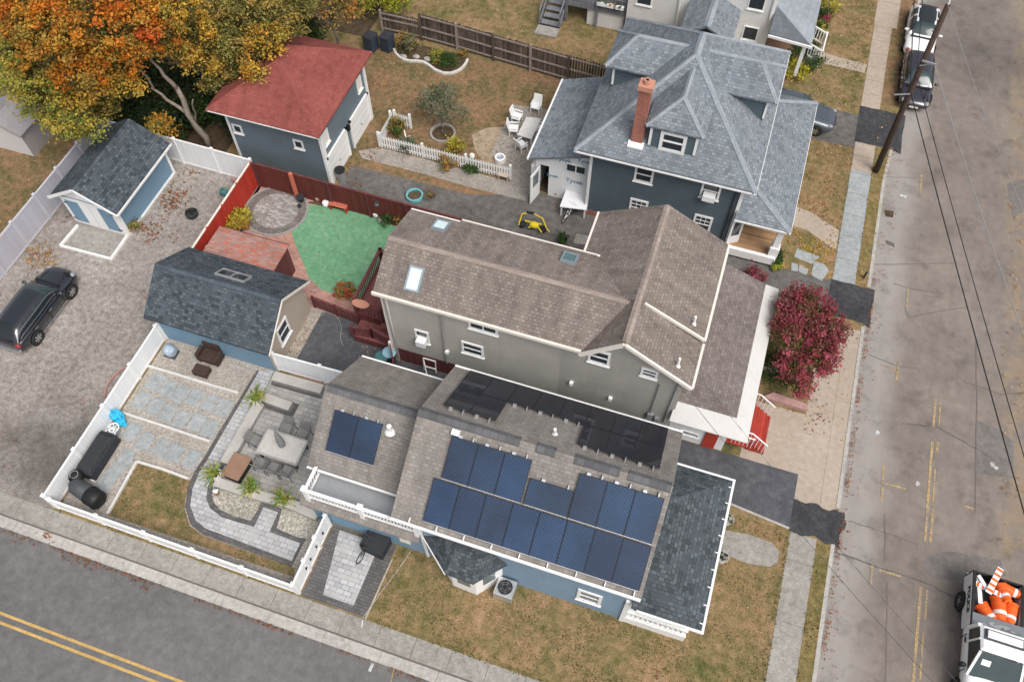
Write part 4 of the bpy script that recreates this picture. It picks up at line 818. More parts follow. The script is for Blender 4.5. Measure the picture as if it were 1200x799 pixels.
m = MB().beam((ex0, ey0-.03, ez-.13), (ex1, ey0-.03, ez-.13), .05, .08).beam((ex1+.02, ey0, ez-.15), (ex1+.02, ey1, ez-.15), .03, .06).beam((ex0-.02, ey0, ez-.15), (ex0-.02, ey1, ez-.15), .03, .06); m.build('gutter', 'white', rf)
def main_z(x, y): return ez+sl*min(x-ex0, ex1-x, (y-ey0)*1.0, ey1-y)
def dormer(kind):
    de, dr = 6.95, 8.02
    if kind == 'S':
        a, b, y0 = -3.42, -.68, 29.60; c = (a+b)/2; yb = 33.2
        P = lambda u, w, z: (c+u, y0+w, z)
    elif kind == 'W':
        P = lambda u, w, z: (ex0+.27+w, 34.28-u, z)
    else:
        P = lambda u, w, z: (2.1-w, 34.28+u, z)
    hw = 1.37; ln = 3.6 if kind == 'S' else 4.0; hp = 1.2
    m = MB(); up = (kind != 'E'); 
    L0, R0 = P(-hw, 0, de), P(hw, 0, de); T0, T1 = P(0, hp, dr), P(0, ln, dr)
    lb, rb = P(-hw, ln-.9, de), P(hw, ln-.9, de)
    m.slab([L0, R0, T0], .1); m.slab([R0, rb, T1, T0], .1); m.slab([lb, L0, T0, T1], .1)
    d = m.build('dormer', 'sh_slate', H)
    g = MB(); g.cap(L0, T0, .11, .06); g.cap(R0, T0, .11, .06); g.cap(T0, T1, .12, .09); g.build('hip_cap', 'cap_slate', d)
    w0, wd = (.15 if kind == 'S' else .42), hw-.3
    m = MB(); pts = [P(-wd, w0, 4.9), P(wd, w0, 4.9), P(wd, w0, de+.02), P(-wd, w0, de+.02)]
    dv = Vector(P(0, 1, 0))-Vector(P(0, 0, 0)); m.extr(pts, dv*2.6); m.build('dormer_wall', 'side_slate', d)
    t = Vector(P(1, 0, 0))-Vector(P(0, 0, 0)); n = -dv
    g = MB()
    for s in (-1, 1): g.obx(P(s*wd, w0, 6.3), t, (0, 0, 1), n, -.06, .06, -.62, .55, -.05, .05)
    g.build('corner_board', 'white', d)
    if kind == 'S':
        o = P(0, w0, 6.1)
        f = MB(); 
        for a, b, c2, e in ((-.62, .62, .46, .6), (-.62, .62, -.56, -.4), (-.62, -.46, -.4, .46), (.46, .62, -.4, .46), (-.46, .46, .02, .1)): f.obx(o, t, (0, 0, 1), n, a, b, c2, e, -.02, .06)
        f.build('dormer_window', 'white', d); MB().obx(o, t, (0, 0, 1), n, -.46, .46, -.4, .46, -.02, .02).build('pane', 'glass', d)
dormer('S'); dormer('W'); dormer('E')
m = MB().rbox(-3.72, 29.95, .55, .5, 5.5, 8.75); ch = m.build('chimney', 'brick_red', H); MB().rbox(-3.72, 29.95, .66, .6, 8.751, 9.0).lathe(-3.72, 29.95, [(.17, 9.0), (.15, 9.2)], 12).build('chimney_pot', 'terracotta', ch); MB().rbox(-3.72, 29.95, .14, .14, 9.2, 9.205).build('flue', 'black', ch)
MB().slab([(-4.1, 29.5, 5.50), (-3.35, 29.5, 5.50), (-3.35, 29.75, 5.69), (-4.1, 29.75, 5.69)], .08).build('chimney_flashing', 'white', ch)
for c, w, h in (((-3.06, 29.5, 3.9), .72, .85), ((-3.04, 29.5, 1.45), .72, 1.05), ((.23, 29.5, 3.9), .72, .85), ((.27, 29.5, 1.45), .72, 1.05)): wn = window(H, c, TX, S_, w, h, .11, 'h' if c[2] > 3 else 'hg')
MB().box(-.07, .53, 29.1, 29.47, 3.5, 3.82).build('air_conditioner', 'white', H)
MB().box(-5.8, -5.66, 29.44, 29.52, .3, 5.0).box(1.62, 1.78, 29.42, 29.52, .3, 4.9).build('corner_board', 'white', H)
MB().beam((1.45, 29.42, 4.8), (1.45, 29.42, .3), .09, .09).build('downpipe', 'charcoal', H)
# front porch
m = MB(); e0, e1, q0, q1 = 1.71, 4.42, 29.05, 38.45; rr = 1.9
m.slab([(e0, q0, 2.9), (e1, q0, 2.9), (e0, q0+rr, 3.95)], .12).slab([(e1, q0, 2.9), (e1, q1, 2.9), (e0, q1-rr, 3.95), (e0, q0+rr, 3.95)], .12).slab([(e1, q1, 2.9), (e0, q1, 2.9), (e0, q1-rr, 3.95)], .12); pr = m.build('porch_roof', 'sh_slate', H)
MB().cap((e1, q0, 2.9), (e0, q0+rr, 3.95), .14, .06).cap((e1, q1, 2.9), (e0, q1-rr, 3.95), .14, .06).build('hip_cap', 'cap_slate', pr)
MB().beam((e1+.02, q0, 2.78), (e1+.02, q1, 2.78), .03, .07).beam((e0, q0-.03, 2.8), (e1, q0-.03, 2.8), .05, .09).build('gutter', 'white', pr)
MB().box(1.71, 4.15, 29.25, 38.2, .5, .62).build('porch_floor', 'wood_tan', H)
MB().box(1.71, 4.2, 29.05, 29.24, .2, .7).box(4.16, 4.24, 29.05, 38.2, .1, .64).build('porch_base', 'white', H)
for y in (29.4, 32.2, 35.2, 38.0): MB().box(3.9, 4.2, y-.15, y+.15, .6, 2.8).box(3.82, 4.28, y-.23, y+.23, .6, 1.3).build('porch_column', 'white', H)
m = MB().prism([(1.705, 29.3), (2.25, 29.65), (2.25, 31.5), (1.705, 31.9)], .621, 2.8); bw = m.build('porch_bay', 'white', H)
d = Vector((2.25-1.705, .35, 0)).normalized(); MB().obx((1.98, 29.475, 1.75), d, (0, 0, 1), (d.y, -d.x, 0), -.2, .2, -.5, .5, -.02, .02).build('pane', 'glass', bw); MB().box(2.24, 2.27, 29.9, 31.3, 1.2, 2.3).build('pane', 'glass', bw)
# lean-to in white house wrap
m = MB().slab([(-9.05, 29.82, 2.75), (-5.77, 29.82, 3.95), (-5.77, 36.0, 3.95), (-9.05, 36.0, 2.75)], .12); lr = m.build('lean_to_roof', 'sh_slate', H); MB().beam((-9.1, 29.8, 2.68), (-9.1, 36.05, 2.68), .1, .13).build('gutter', 'white', lr)
yl_ = 30.1; zdx = lambda px, py: onY(px, py, yl_).x
dx0, dx1 = zdx(632, 215), zdx(642.5, 215)
m = MB().box(-8.75, dx0, yl_, yl_+.12, 0, 2.6).box(dx1, -5.77, yl_+.001, yl_+.121, 0, 2.65).extr([(dx0, yl_, 2.2), (dx1, yl_, 2.2), (dx1, yl_, 2.7), (dx0, yl_, 2.62)], (0, .12, 0)).extr([(dx1, yl_+.002, 2.65), (-5.77, yl_+.002, 2.65), (-5.77, yl_+.002, 3.75), (dx1, yl_+.002, 2.7)], (0, .11, 0))
m.box(-8.75, -8.63, yl_+.121, 35.8, 0, 2.6).box(-8.62, -5.77, 35.68, 35.8, 0, 2.6); lw = m.build('lean_to_wall', 'wrap', H)
window(lw.parent, onY(675, 198, yl_-.0), TX, S_, .95, .5, .04, 'v', False, name='window')
MB().box(-8.6, -5.8, 30.3, 35.6, .004, .05).build('room_floor', 'soil', H)
def text(txt, size, loc, rotm, mat, par, name='lettering', ext=.002, off_=.006):
    cu = bpy.data.curves.new(name, 'FONT'); cu.body = txt; cu.size = size; cu.extrude = ext; cu.offset = off_; cu.align_x = 'CENTER'; cu.align_y = 'CENTER'
    t = bpy.data.objects.new(name, cu); COL.objects.link(t); bpy.context.view_layer.update()
    me = bpy.data.meshes.new_from_object(t.evaluated_get(bpy.context.evaluated_depsgraph_get())); bpy.data.objects.remove(t)
    off = ROOT.get(par.name, Vector((0, 0, 0))) if par else Vector((0, 0, 0))
    me.transform(Matrix.Translation(Vector(loc)-off) @ rotm); me.materials.clear(); me.materials.append(M[mat]); o = bpy.data.objects.new(name, me); COL.objects.link(o)
    if par: o.parent = par; ROOT[o.name] = off
    return o
RS = Matrix.Rotation(rad(90), 4, 'X')
for px, py, s in ((660, 187.5, .36), (686, 190, .34), (647, 206, .26), (673, 213, .38)):
    p = onY(px, py, yl_); text('Tyvek', s, (p.x, yl_-.006, p.z), RS, 'wrap_ink', lw)
dm = MB(); dd = Vector((-.25, -1, 0)).normalized(); dm.obx((dx0+.02, yl_-.02, 0), dd, (0, 0, 1), (-dd.y, dd.x, 0), 0, .95, .05, 2.15, -.025, .025); door = dm.build('door', 'white', H)
MB().obx((dx0+.02, yl_-.02, 0), dd, (0, 0, 1), (-dd.y, dd.x, 0), .2, .75, 1.1, 1.95, -.03, .03).build('pane', 'glass_pale', door)
MB().box(-9.0, -8.78, 30.15, 30.7, .3, 1.9).build('shutter_panel', 'white', H)
# ---------------------------------------------------------------- white house to the north
H = thing('white_house', 'white sided house behind the grey house, with small gabled extension and front porch', 'house', (-3, 48, 0))
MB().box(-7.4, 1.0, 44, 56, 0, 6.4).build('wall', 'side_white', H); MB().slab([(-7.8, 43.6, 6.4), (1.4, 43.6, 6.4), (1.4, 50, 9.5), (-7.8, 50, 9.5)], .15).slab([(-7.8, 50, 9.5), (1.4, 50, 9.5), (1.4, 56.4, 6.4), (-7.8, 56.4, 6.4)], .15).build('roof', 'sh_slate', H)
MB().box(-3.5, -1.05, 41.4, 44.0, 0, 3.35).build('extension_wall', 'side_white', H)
xr = -2.36; m = MB().slab([(-3.8, 41.0, 3.4), (xr, 41.0, 4.15), (xr, 44.0, 4.15), (-3.8, 44.0, 3.4)], .12).slab([(xr, 41.0, 4.15), (-.8, 41.0, 3.4), (-.8, 44.0, 3.4), (xr, 44.0, 4.15)], .12); g = m.build('extension_roof', 'sh_slate', H); MB().cap((xr, 41.02, 4.15), (xr, 43.98, 4.15), .2, .1).build('ridge_cap', 'cap_slate', g)
for c, w, h in (((-6.45, 44, 2.95), .8, .9), ((.0, 44, 2.05), .75, .8), ((-.1, 44, 4.2), .8, 1.0), ((-5.2, 44, 4.9), .8, 1.0)): window(H, c, TX, S_, w, h, .06, '', pane='glass')
MB().beam((-4.35, 43.92, 6.2), (-4.35, 43.92, .3), .09, .09).beam((.85, 43.9, 6.2), (.85, 43.9, 3.3), .09, .09).build('downpipe', 'white', H)
m = MB().slab([(1.01, 42.95, 3.1), (3.45, 42.75, 3.0), (3.45, 55, 3.0), (1.01, 55, 3.9), (1.01, 44.4, 3.9)], .1).slab([(1.01, 42.95, 3.1), (3.45, 42.75, 3.0), (1.01, 44.4, 3.9)], .1)
pr = m.build('porch_roof', 'cap_slate', H); MB().beam((1.0, 42.9, 2.95), (3.5, 42.7, 2.92), .1, .14).build('gutter', 'white', pr)
MB().box(1.01, 3.2, 43.3, 55, .0, .55).build('porch_floor', 'brown_top', H); MB().box(3.05, 3.25, 43.1, 43.3, .5, 2.95).box(3.05, 3.25, 47.2, 47.4, .5, 2.95).build('porch_column', 'white', H)
m = MB()
for a, b in (((3.55, 44.9), (4.35, 45.0)), ((3.55, 46.6), (4.4, 46.7))):
    m.beam((*a, 1.5), (*b, 1.1), .07, .07); m.beam((*a, .75), (*b, .35), .06, .05)
    for k in range(6): x, y = a[0]+(b[0]-a[0])*k/5, a[1]+(b[1]-a[1])*k/5; m.box(x-.025, x+.025, y-.025, y+.025, .65-k*.07, 1.46-k*.07)
    m.box(b[0]-.06, b[0]+.06, b[1]-.06, b[1]+.06, 0, 1.2)
m.beam((3.5, 46.65, 1.5), (3.55, 44.95, 1.5), .07, .07); m.beam((4.36, 45.0, 1.1), (4.41, 46.7, 1.1), .07, .07); balus(m, (3.55, 45), (3.5, 46.6), .6, 1.48, .18, .04); balus(m, (4.36, 45.1), (4.41, 46.6), .2, 1.08, .18, .04); m.build('porch_railing', 'white', H)
for k in range(3): MB().box(3.26+k*.35, 3.61+k*.35, 44.98, 46.6, 0, .48-k*.15).build('step', 'concrete', H) if k == 0 else MB().box(3.262+k*.35, 3.61+k*.35, 44.98, 46.6, 0, .48-k*.15).build('step', 'concrete', H)
# its deck
T = thing('wooden_deck', 'grey wooden deck with a stair behind the white house, flower boxes on its rail', 'deck', (-9.5, 45.4, 0))
MB().box(-11.2, -7.42, 44.3, 47.5, 1.2, 1.32).build('deck_floor', 'wood_grey', T); MB().box(-9.9, -7.42, 44.4, 44.5, 0, 1.19).build('skirting', 'side_white', T)
m = MB().beam((-11.2, 44.28, 2.2), (-7.45, 44.28, 2.2), .12, .07).beam((-11.2, 44.28, 1.32), (-7.45, 44.28, 1.32), .07, .28); balus(m, (-11.15, 44.28), (-7.5, 44.28), 1.4, 2.2, .13, .05)
for x in (-11.2, -9.3, -7.5): m.box(x-.07, x+.07, 44.21, 44.35, 0, 2.35)
m.build('railing', 'wood_grey', T)
m = MB()
for k in range(6): m.box(-12.55+k*.02, -11.45+k*.02, 43.3+k*.45, 43.3+k*.45+.42, .18+k*.19, .24+k*.19)
m.build('stair', 'wood_grey', T); MB().box(-12.7, -11.3, 42.4, 43.25, 0, .12).build('landing_slab', 'concrete', T)
for x in (-12.65, -11.35): MB().beam((x, 43.25, .15), (x, 46.0, 1.3), .08, .28).beam((x, 43.3, 1.1), (x, 46.0, 2.2), .09, .07).beam((x, 43.3, .1), (x, 43.3, 1.1), .08, .08).beam((x, 44.7, .7), (x, 44.7, 1.7), .08, .08).build('stair_rail', 'wood_grey', T)
for k, x in enumerate((-9.0, -8.4, -7.9)):
    b = MB().box(x-.28, x+.28, 44.0, 44.2, 1.75, 1.95).build('flower_box', 'white', T)
    P, c_ = clumps([(x, 44.1, 2.0, .3, .14, .14, 'fire' if k == 1 else 'green')], 12, 6, PAL); leaves('flowers', P, .05, c_, b)
# ---------------------------------------------------------------- red roofed garage
H = thing('garage', 'slate blue double garage with a red hip roof and two white overhead doors', 'garage', (-22, 29.8, 0))
gx0, gx1, gy0, gy1, gz = -24.9, -18.95, 26.0, 33.2, 4.3; gc = (gx0+gx1)/2; gr = 6.15
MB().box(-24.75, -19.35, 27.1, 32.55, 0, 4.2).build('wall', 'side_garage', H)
A_, B_, C_, D_ = (gx0-.35, gy0+.4, gz), (gx1, gy0+.4, gz), (gx1, gy1-.1, gz), (gx0-.35, gy1-.1, gz); R1, R2 = (gc-.2, gy0+3.0, gr), (gc-.2, gy1-3.0, gr)
m = MB().slab([A_, B_, R1], .12).slab([B_, C_, R2, R1], .12).slab([C_, D_, R2], .12).slab([D_, A_, R1, R2], .12); rf = m.build('roof', 'sh_red', H)
m = MB()
for p, q in ((A_, R1), (B_, R1), (C_, R2), (D_, R2), (R1, R2)): m.cap(p, q, .1, .055, .02)
m.build('hip_cap', 'sh_red', rf); MB().beam((A_[0], A_[1]-.01, gz-.09), (B_[0], B_[1]-.01, gz-.09), .03, .06).build('fascia', 'white', rf)
m = MB().box(-24.8, -24.68, 27.04, 27.12, 0, 4.2).box(-19.45, -19.3, 27.03, 27.11, 0, 4.2).box(-19.36, -19.28, 27.12, 27.25, 0, 4.2).box(-19.36, -19.28, 32.4, 32.6, 0, 4.2).build('corner_board', 'white', H)
for x in (-24.3, -20.75): window(H, (x, 27.1, 2.6), TX, S_, .38, .45, .09, '', pane='glass')
for y in (27.6, 31.8): window(H, (-19.35, y, 3.05), TY, E_, .36, .7, .09, '', pane='cream')
for y0, y1 in ((27.25, 29.4), (30.1, 32.3)):
    d = MB().box(-19.36, -19.31, y0, y1, .02, 1.85).build('garage_door', 'white', H); m = MB().box(-19.36, -19.25, y0-.12, y0-.002, 0, 2.0).box(-19.36, -19.25, y1+.002, y1+.12, 0, 2.0).box(-19.36, -19.25, y0-.12, y1+.12, 1.853, 2.0); m.build('door_frame', 'white', d)
    MB().box(-19.312, -19.28, (y0+y1)/2-.08, (y0+y1)/2+.08, .7, .78).build('handle', 'grey_metal', d)
    g = MB()
    for z in (.48, .95, 1.42): g.box(-19.309, -19.306, y0, y1, z, z+.018)
    g.build('panel_groove', 'grey_metal', d)
MB().box(-19.35, -19.2, 29.65, 29.85, 1.6, 1.95).build('wall_lamp', 'black', H)
# ---------------------------------------------------------------- blue shed with double doors
H = thing('garden_shed', 'blue garden shed with dark shingle gable roof and white framed double doors', 'shed', (-29.5, 22.8, 0))
m = MB().extr([(-31.1, 20.55, 0), (-27.95, 20.55, 0), (-27.95, 20.55, 2.1), (-29.5, 20.55, 3.05), (-31.1, 20.55, 2.1)], (0, 4.65, 0)); m.build('wall', 'panel_blue', H)
m = MB().slab([(-31.45, 20.2, 2.15), (-29.52, 20.2, 3.3), (-29.52, 25.4, 3.3), (-31.45, 25.4, 2.15)], .1).slab([(-29.52, 20.2, 3.3), (-27.5, 20.2, 2.15), (-27.5, 25.4, 2.15), (-29.52, 25.4, 3.3)], .1); rf = m.build('roof', 'sh_shed', H)
m = MB().beam((-31.5, 20.17, 2.08), (-29.52, 20.17, 3.25), .05, .16).beam((-29.52, 20.17, 3.25), (-27.46, 20.17, 2.08), .05, .16).beam((-27.46, 20.2, 2.1), (-27.46, 25.4, 2.1), .05, .12).build('fascia', 'white', rf)
m = MB().extr([(-31.2, 20.5, 2.1), (-27.85, 20.5, 2.1), (-29.52, 20.5, 3.05)], (0, .04, 0)).build('gable_panel', 'white', H)
m = MB().box(-31.12, -31.0, 20.49, 20.54, 0, 2.1).box(-28.05, -27.92, 20.49, 20.54, 0, 2.1).box(-27.95, -27.9, 20.55, 20.68, 0, 2.1).box(-27.95, -27.9, 25.08, 25.22, 0, 2.1).box(-27.95, -27.88, 20.68, 25.08, 0, .1).box(-31, -28.05, 20.49, 20.54, 0, .1).build('trim', 'white', H)
for x0, x1 in ((-30.98, -29.55), (-29.5, -28.07)):
    d = MB().box(x0, x1, 20.46, 20.52, .12, 2.0).build('door', 'white', H); MB().box(x0+.12 if x0 < -30 else x0+.55, x1-.55 if x0 < -30 else x1-.12, 20.445, 20.459, .25, 1.85).build('door_panel', 'panel_blue', d)
    xh = x0+.1 if x0 < -30 else x1-.1; MB().box(xh-.1, xh+.1, 20.43, 20.458, 1.6, 1.66).box(xh-.1, xh+.1, 20.43, 20.458, .4, .46).build('hinge', 'black', d)
# ---------------------------------------------------------------- gambrel shed
H = thing('barn_shed', 'blue and tan shed with dark gambrel roof beside the patio', 'shed', (-19.7, 17.5, 0))
prof = [(15.25, 2.2), (17.3, 3.75), (19.45, 2.35)]
m = MB().extr([(-22.75, 15.6, 0), (-22.75, 19.2, 0), (-22.75, 19.2, 2.3), (-22.75, 17.3, 3.6), (-22.75, 15.6, 2.3)], (5.85, 0, 0)); m.build('wall', 'panel_blue', H)
MB().extr([(-16.9, 15.58, .02), (-16.9, 19.22, .02), (-16.9, 19.22, 2.3), (-16.9, 17.3, 3.62), (-16.9, 15.58, 2.3)], (.06, 0, 0)).build('end_wall', 'panel_tan', H)
m = MB().slab([(-22.95, 15.25, 2.2), (-16.55, 15.25, 2.2), (-16.55, 17.3, 3.75), (-22.95, 17.3, 3.75)], .1).slab([(-22.95, 17.3, 3.75), (-16.55, 17.3, 3.75), (-16.55, 19.45, 2.35), (-22.95, 19.45, 2.35)], .1); rf = m.build('roof', 'sh_shed', H)
MB().cap((-22.9, 17.3, 3.75), (-16.6, 17.3, 3.75), .16, .1, .02).build('ridge_cap', 'cap_shed', rf)
MB().beam((-16.53, 17.3, 3.68), (-16.53, 19.47, 2.28), .04, .12).beam((-16.53, 15.25, 2.14), (-16.53, 17.3, 3.68), .04, .1).build('rake_board', 'cream', rf)
fr = slope_frame(19.45, 2.35, 17.3, 3.75); c = at(281, 311, 3.3); cc = Vector((c.x, 18.05, roof_z(18.05, 19.45, 2.35, 17.3, 3.75)))
f = MB()
for a, b, d, e in ((-.75, .75, -.36, -.3), (-.75, .75, .3, .36), (-.75, -.69, -.3, .3), (.69, .75, -.3, .3), (-.04, .04, -.3, .3)): f.obx(cc, fr[1], fr[2], fr[3], a, b, d, e, 0, .1)
sk = f.build('skylight', 'alu', rf); MB().obx(cc, fr[1], fr[2], fr[3], -.69, .69, -.3, .3, 0, .06).build('pane', 'glass', sk)
window(H, (-16.84, 16.95, 1.55), TY, E_, .75, 1.05, .1, 'h'); MB().box(-22.8, -22.7, 15.54, 15.62, 0, 2.2).build('corner_board', 'white', H)
# ---------------------------------------------------------------- small vinyl shed
H = thing('vinyl_shed', 'small pale mauve plastic shed half hidden under the orange tree', 'shed', (-37, 24.6, 0))
m = MB().extr([(-38.5, 23.75, 0), (-35.95, 23.75, 0), (-35.95, 23.75, 1.7), (-37.2, 23.75, 2.3), (-38.5, 23.75, 1.7)], (0, 1.9, 0)); m.build('wall', 'shed_vinyl', H)
MB().slab([(-38.7, 23.6, 1.75), (-37.2, 23.6, 2.45), (-37.2, 25.8, 2.45), (-38.7, 25.8, 1.75)], .08).slab([(-37.2, 23.6, 2.45), (-35.75, 23.6, 1.75), (-35.75, 25.8, 1.75), (-37.2, 25.8, 2.45)], .08).build('roof', 'shed_roof', H)
MB().box(-35.955, -35.93, 23.75, 25.6, 0, 1.72).build('side_panel', 'shed_side', H); MB().box(-38.2, -37.6, 23.7, 23.76, 1.25, 1.6).build('window', 'glass', H); MB().beam((-37.2, 23.6, 2.4), (-35.75, 23.6, 1.7), .06, .08).build('rake_board', 'wood_rail', H)
# ================================================================== FENCES
def vinyl_fence(label, p, q, h, n, mat='vinyl', pm='white', name='vinyl_fence', cat='fence', clips=False):
    p, q = Vector(p), Vector(q); T = thing(name, label, cat, (*((p+q)/2), 0)); d = (q-p)/n; u = d.normalized(); nn = Vector((-u.y, u.x))
    for i in range(n+1):
        c = p+d*i; m = MB().rbox(c.x, c.y, .13, .13, 0, h+.06, math.atan2(u.y, u.x)); m.rbox(c.x, c.y, .17, .17, h+.06, h+.09, math.atan2(u.y, u.x)); m.rbox(c.x, c.y, .12, .12, h+.09, h+.14, math.atan2(u.y, u.x), .3); m.build('post', pm, T)
    for i in range(n):
        a, b = p+d*i+u*.066, p+d*(i+1)-u*.066
        pn = MB().beam((*a, h/2), (*b, h/2), .045, h-.12).build('panel', mat, T)
        MB().beam((*a, h-.03), (*b, h-.03), .085, .10).beam((*a, .09), (*b, .09), .08, .12).build('rail', pm, pn)
    return T
vinyl_fence('tall grey plastic fence between the gravel yard and the brown lawn', (-32.5, 10.6), (-32.5, 26.0), 1.83, 8, 'vinyl_grey', 'vinyl_grey_plain')
vinyl_fence('white plastic fence behind the gravel yard, under the orange tree', (-32.4, 26.05), (-23.2, 25.9), 1.83, 4)
vinyl_fence('white plastic patio fence along the gravel yard, running up to the dark roofed shed', (-22.82, 6.55), (-22.82, 15.45), 1.25, 4)
vinyl_fence('long low white plastic fence beside the main street pavement', (-22.7, 6.55), (-11.4, 6.5), .95, 5)
g = vinyl_fence('white plastic gate section closing the patio beside the blue wall', (-11.3, 6.5), (-11.3, 9.5), 1.25, 3)
m = MB()
for y in (7.35, 7.75, 8.3, 8.9): m.box(-11.23, -11.2, y-.05, y+.05, .7, .82)
m.build('latch', 'black', g)
vinyl_fence('short white plastic fence between the patio and the black asphalt yard', (-16.85, 15.72), (-12.1, 15.85), 1.5, 2)
def board_fence(label, p, q, h, n, mat, pm, cap, name='wooden_fence'):
    p, q = Vector(p), Vector(q); T = thing(name, label, 'fence', (*((p+q)/2), 0)); d = (q-p)/n; u = d.normalized(); w = Vector((-u.y, u.x))
    for i in range(n): a, b = p+d*i, p+d*(i+1); MB().beam((*(a+u*.002), h/2), (*(b-u*.002), h/2), .04, h).build('panel', mat, T)
    for i in range(n+1): c = p+d*i-w*.07; MB().rbox(c.x, c.y, .1, .1, 0, h+.08, math.atan2(u.y, u.x)).build('post', pm, T)
    MB().beam((*p, h+.02), (*q, h+.02), .1, .05).build('cap_rail', cap, T); return T
board_fence('bright red painted fence with a pale cap beside the yellow shrub', (-23.15, 19.6), (-23.15, 25.75), 1.75, 4, 'red_fence', 'red_paint', 'cream')
T = board_fence('long dark maroon fence between the green turf and the asphalt driveway', (-23.0, 25.8), (-3.3, 25.62), 1.75, 9, 'maroon_fence', 'maroon', 'maroon')
m = MB().rbox(at(349, 213, .9).x, 25.62, .16, .16, 0, 1.95); m.build('brace_post', 'salmon', T)
# wooden stockade fence at the back, rails to this side
T = thing('stockade_fence', 'weathered dark wooden board fence with three pale rails across the back lawn', 'fence', (-14, 39, 0))
fp = [(-21.7, 39.75), (-19.1, 39.75), (-16.7, 39.6), (-14.3, 39.4), (-11.9, 39.2), (-9.5, 39.0), (-6.6, 38.8)]
for i in range(6):
    a, b = fp[i], fp[i+1]; hh = 1.45 if i == 0 else 1.85; m = MB(); k = 17; r = random.Random(i)
    for j in range(k):
        x = a[0]+(b[0]-a[0])*(j+.5)/k; y = a[1]+(b[1]-a[1])*(j+.5)/k; m.box(x-.062, x+.062, y-.012, y+.012, .04, hh+r.uniform(-.04, .05))
    m.build('board_panel', 'wood_fence', T, uvrot=False)
    MB().beam((a[0], a[1]-.05, .25), (b[0], b[1]-.05, .25), .05, .10).beam((a[0], a[1]-.05, .95), (b[0], b[1]-.05, .95), .05, .10).beam((a[0], a[1]-.05, hh-.12), (b[0], b[1]-.05, hh-.12), .05, .10).build('rail', 'wood_rail', T)
for i, a in enumerate(fp): MB().box(a[0]-.06, a[0]+.06, a[1]-.16, a[1]-.03, 0, 1.95 if i else 1.6).build('post', 'bark_dark' if i % 2 else 'wood_rail', T)
# white picket fence round the corner of the back lawn
def picket_run(T, p, q, n, name='pickets'):
    p, q = Vector(p), Vector(q); u = (q-p).normalized(); w = Vector((-u.y, u.x)); m = MB(); a = math.atan2(u.y, u.x)
    k = int((q-p).length/.15)
    for i in range(k+1):
        c = p+(q-p)*(i/k); m.rbox(c.x, c.y, .085, .02, .08, .9, a); m.rbox(c.x, c.y, .085, .02, .9, .98, a, .15)
    m.build(name, 'white', T); c = w*.03; MB().beam((*(p+c), .28), (*(q+c), .28), .035, .09).beam((*(p+c), .75), (*(q+c), .75), .035, .09).build('rail', 'white', T)
    for i in range(n+1):
        c = p+(q-p)*(i/n)+w*.09; MB().rbox(c.x, c.y, .12, .12, 0, 1.05, a).build('post', 'white', T)
T = thing('picket_fence', 'white picket fence along the cobbled strip with a short return by the garage', 'fence', (-14, 30.6, 0))
picket_run(T, (-17.95, 30.5), (-10.3, 30.5), 3); picket_run(T, (-17.95, 30.62), (-17.95, 32.35), 1); picket_run(T, (-17.85, 32.4), (-16.9, 32.35), 1)
MB().beam((-16.85, 31.6, .1), (-16.4, 31.2, .7), .09, .03).beam((-16.95, 31.7, .5), (-16.5, 31.0, .2), .06, .03).build('loose_picket', 'white', T)
# low slatted fence, decks and steps behind the taupe house
T = thing('slatted_fence', 'low maroon slatted fence between the turf and the black asphalt yard', 'fence', (-15.4, 19.4, 0))
m = MB().beam((-16.75, 19.5, .85), (-14.25, 19.25, .85), .12, .06).beam((-16.75, 19.5, .12), (-14.25, 19.25, .12), .06, .06); balus(m, (-16.7, 19.5), (-14.3, 19.25), .12, .83, .14, .06); m.build('slats', 'maroon', T)
for p in ((-16.75, 19.5), (-15.5, 19.37), (-14.25, 19.25)): MB().rbox(*p, .1, .1, 0, .95).build('post', 'maroon', T)
flat('brick_step', [(-16.85, 19.6), (-14.9, 19.45), (-14.6, 20.2), (-16.2, 20.6), (-16.85, 20.4)], .026, 'paver_red', 'raised salmon brick apron')
T = thing('wooden_deck', 'dark red wooden deck with slatted railings behind the taupe house', 'deck', (-13, 20, 0))
MB().box(-14.3, -11.95, 19.3, 22.5, .95, 1.03).build('deck_floor', 'deck_red', T); MB().box(-14.1, -11.92, 18.3, 19.25, .45, .53).build('lower_landing', 'deck_red', T)
railing(T, (-14.3, 19.35), (-14.3, 22.5), 1.03, .9, 'maroon', step=.16, rw=.16); railing(T, (-14.3, 22.45), (-12.0, 22.45), 1.03, .9, 'maroon', step=.16, rw=.16); railing(T, (-14.25, 19.28), (-12.9, 19.2), 1.03, .9, 'maroon', step=.16, rw=.16)
railing(T, (-14.1, 18.32), (-13.15, 18.5), .5, .75, 'maroon', step=.12, rw=.14); railing(T, (-13.1, 18.5), (-11.75, 18.15), .5, .85, 'maroon', step=.12, rw=.14)
m = MB().box(-14.28, -12.0, 19.31, 19.37, .05, .95).box(-14.08, -11.95, 18.32, 18.38, .02, .45); balus(m, (-14.25, 19.3), (-12.1, 19.3), .05, .93, .13, .07); m.build('skirting', 'maroon', T)
MB().extr([(-12.6, 19.26, 1.0), (-11.95, 19.26, 1.0), (-11.95, 19.26, 2.0)], (0, .9, 0)).build('side_panel', 'salmon', T)
for k in range(3): MB().box(-12.95, -11.95, 19.0-k*.02-.001, 19.24, .53+k*.14, .56+k*.14).build('step', 'deck_red', T)
tag(MB().lathe(0, 0, [(.25, .0), (.36, .02), (.38, .09), (.34, .1), (.3, .05)], 20, 1.15, .6).build('oval_tub', 'terracotta'), 'oval terracotta tub on the deck railing corner', 'tub'); bpy.data.objects['oval_tub'].location = (-13.85, 19.2, 1.98)
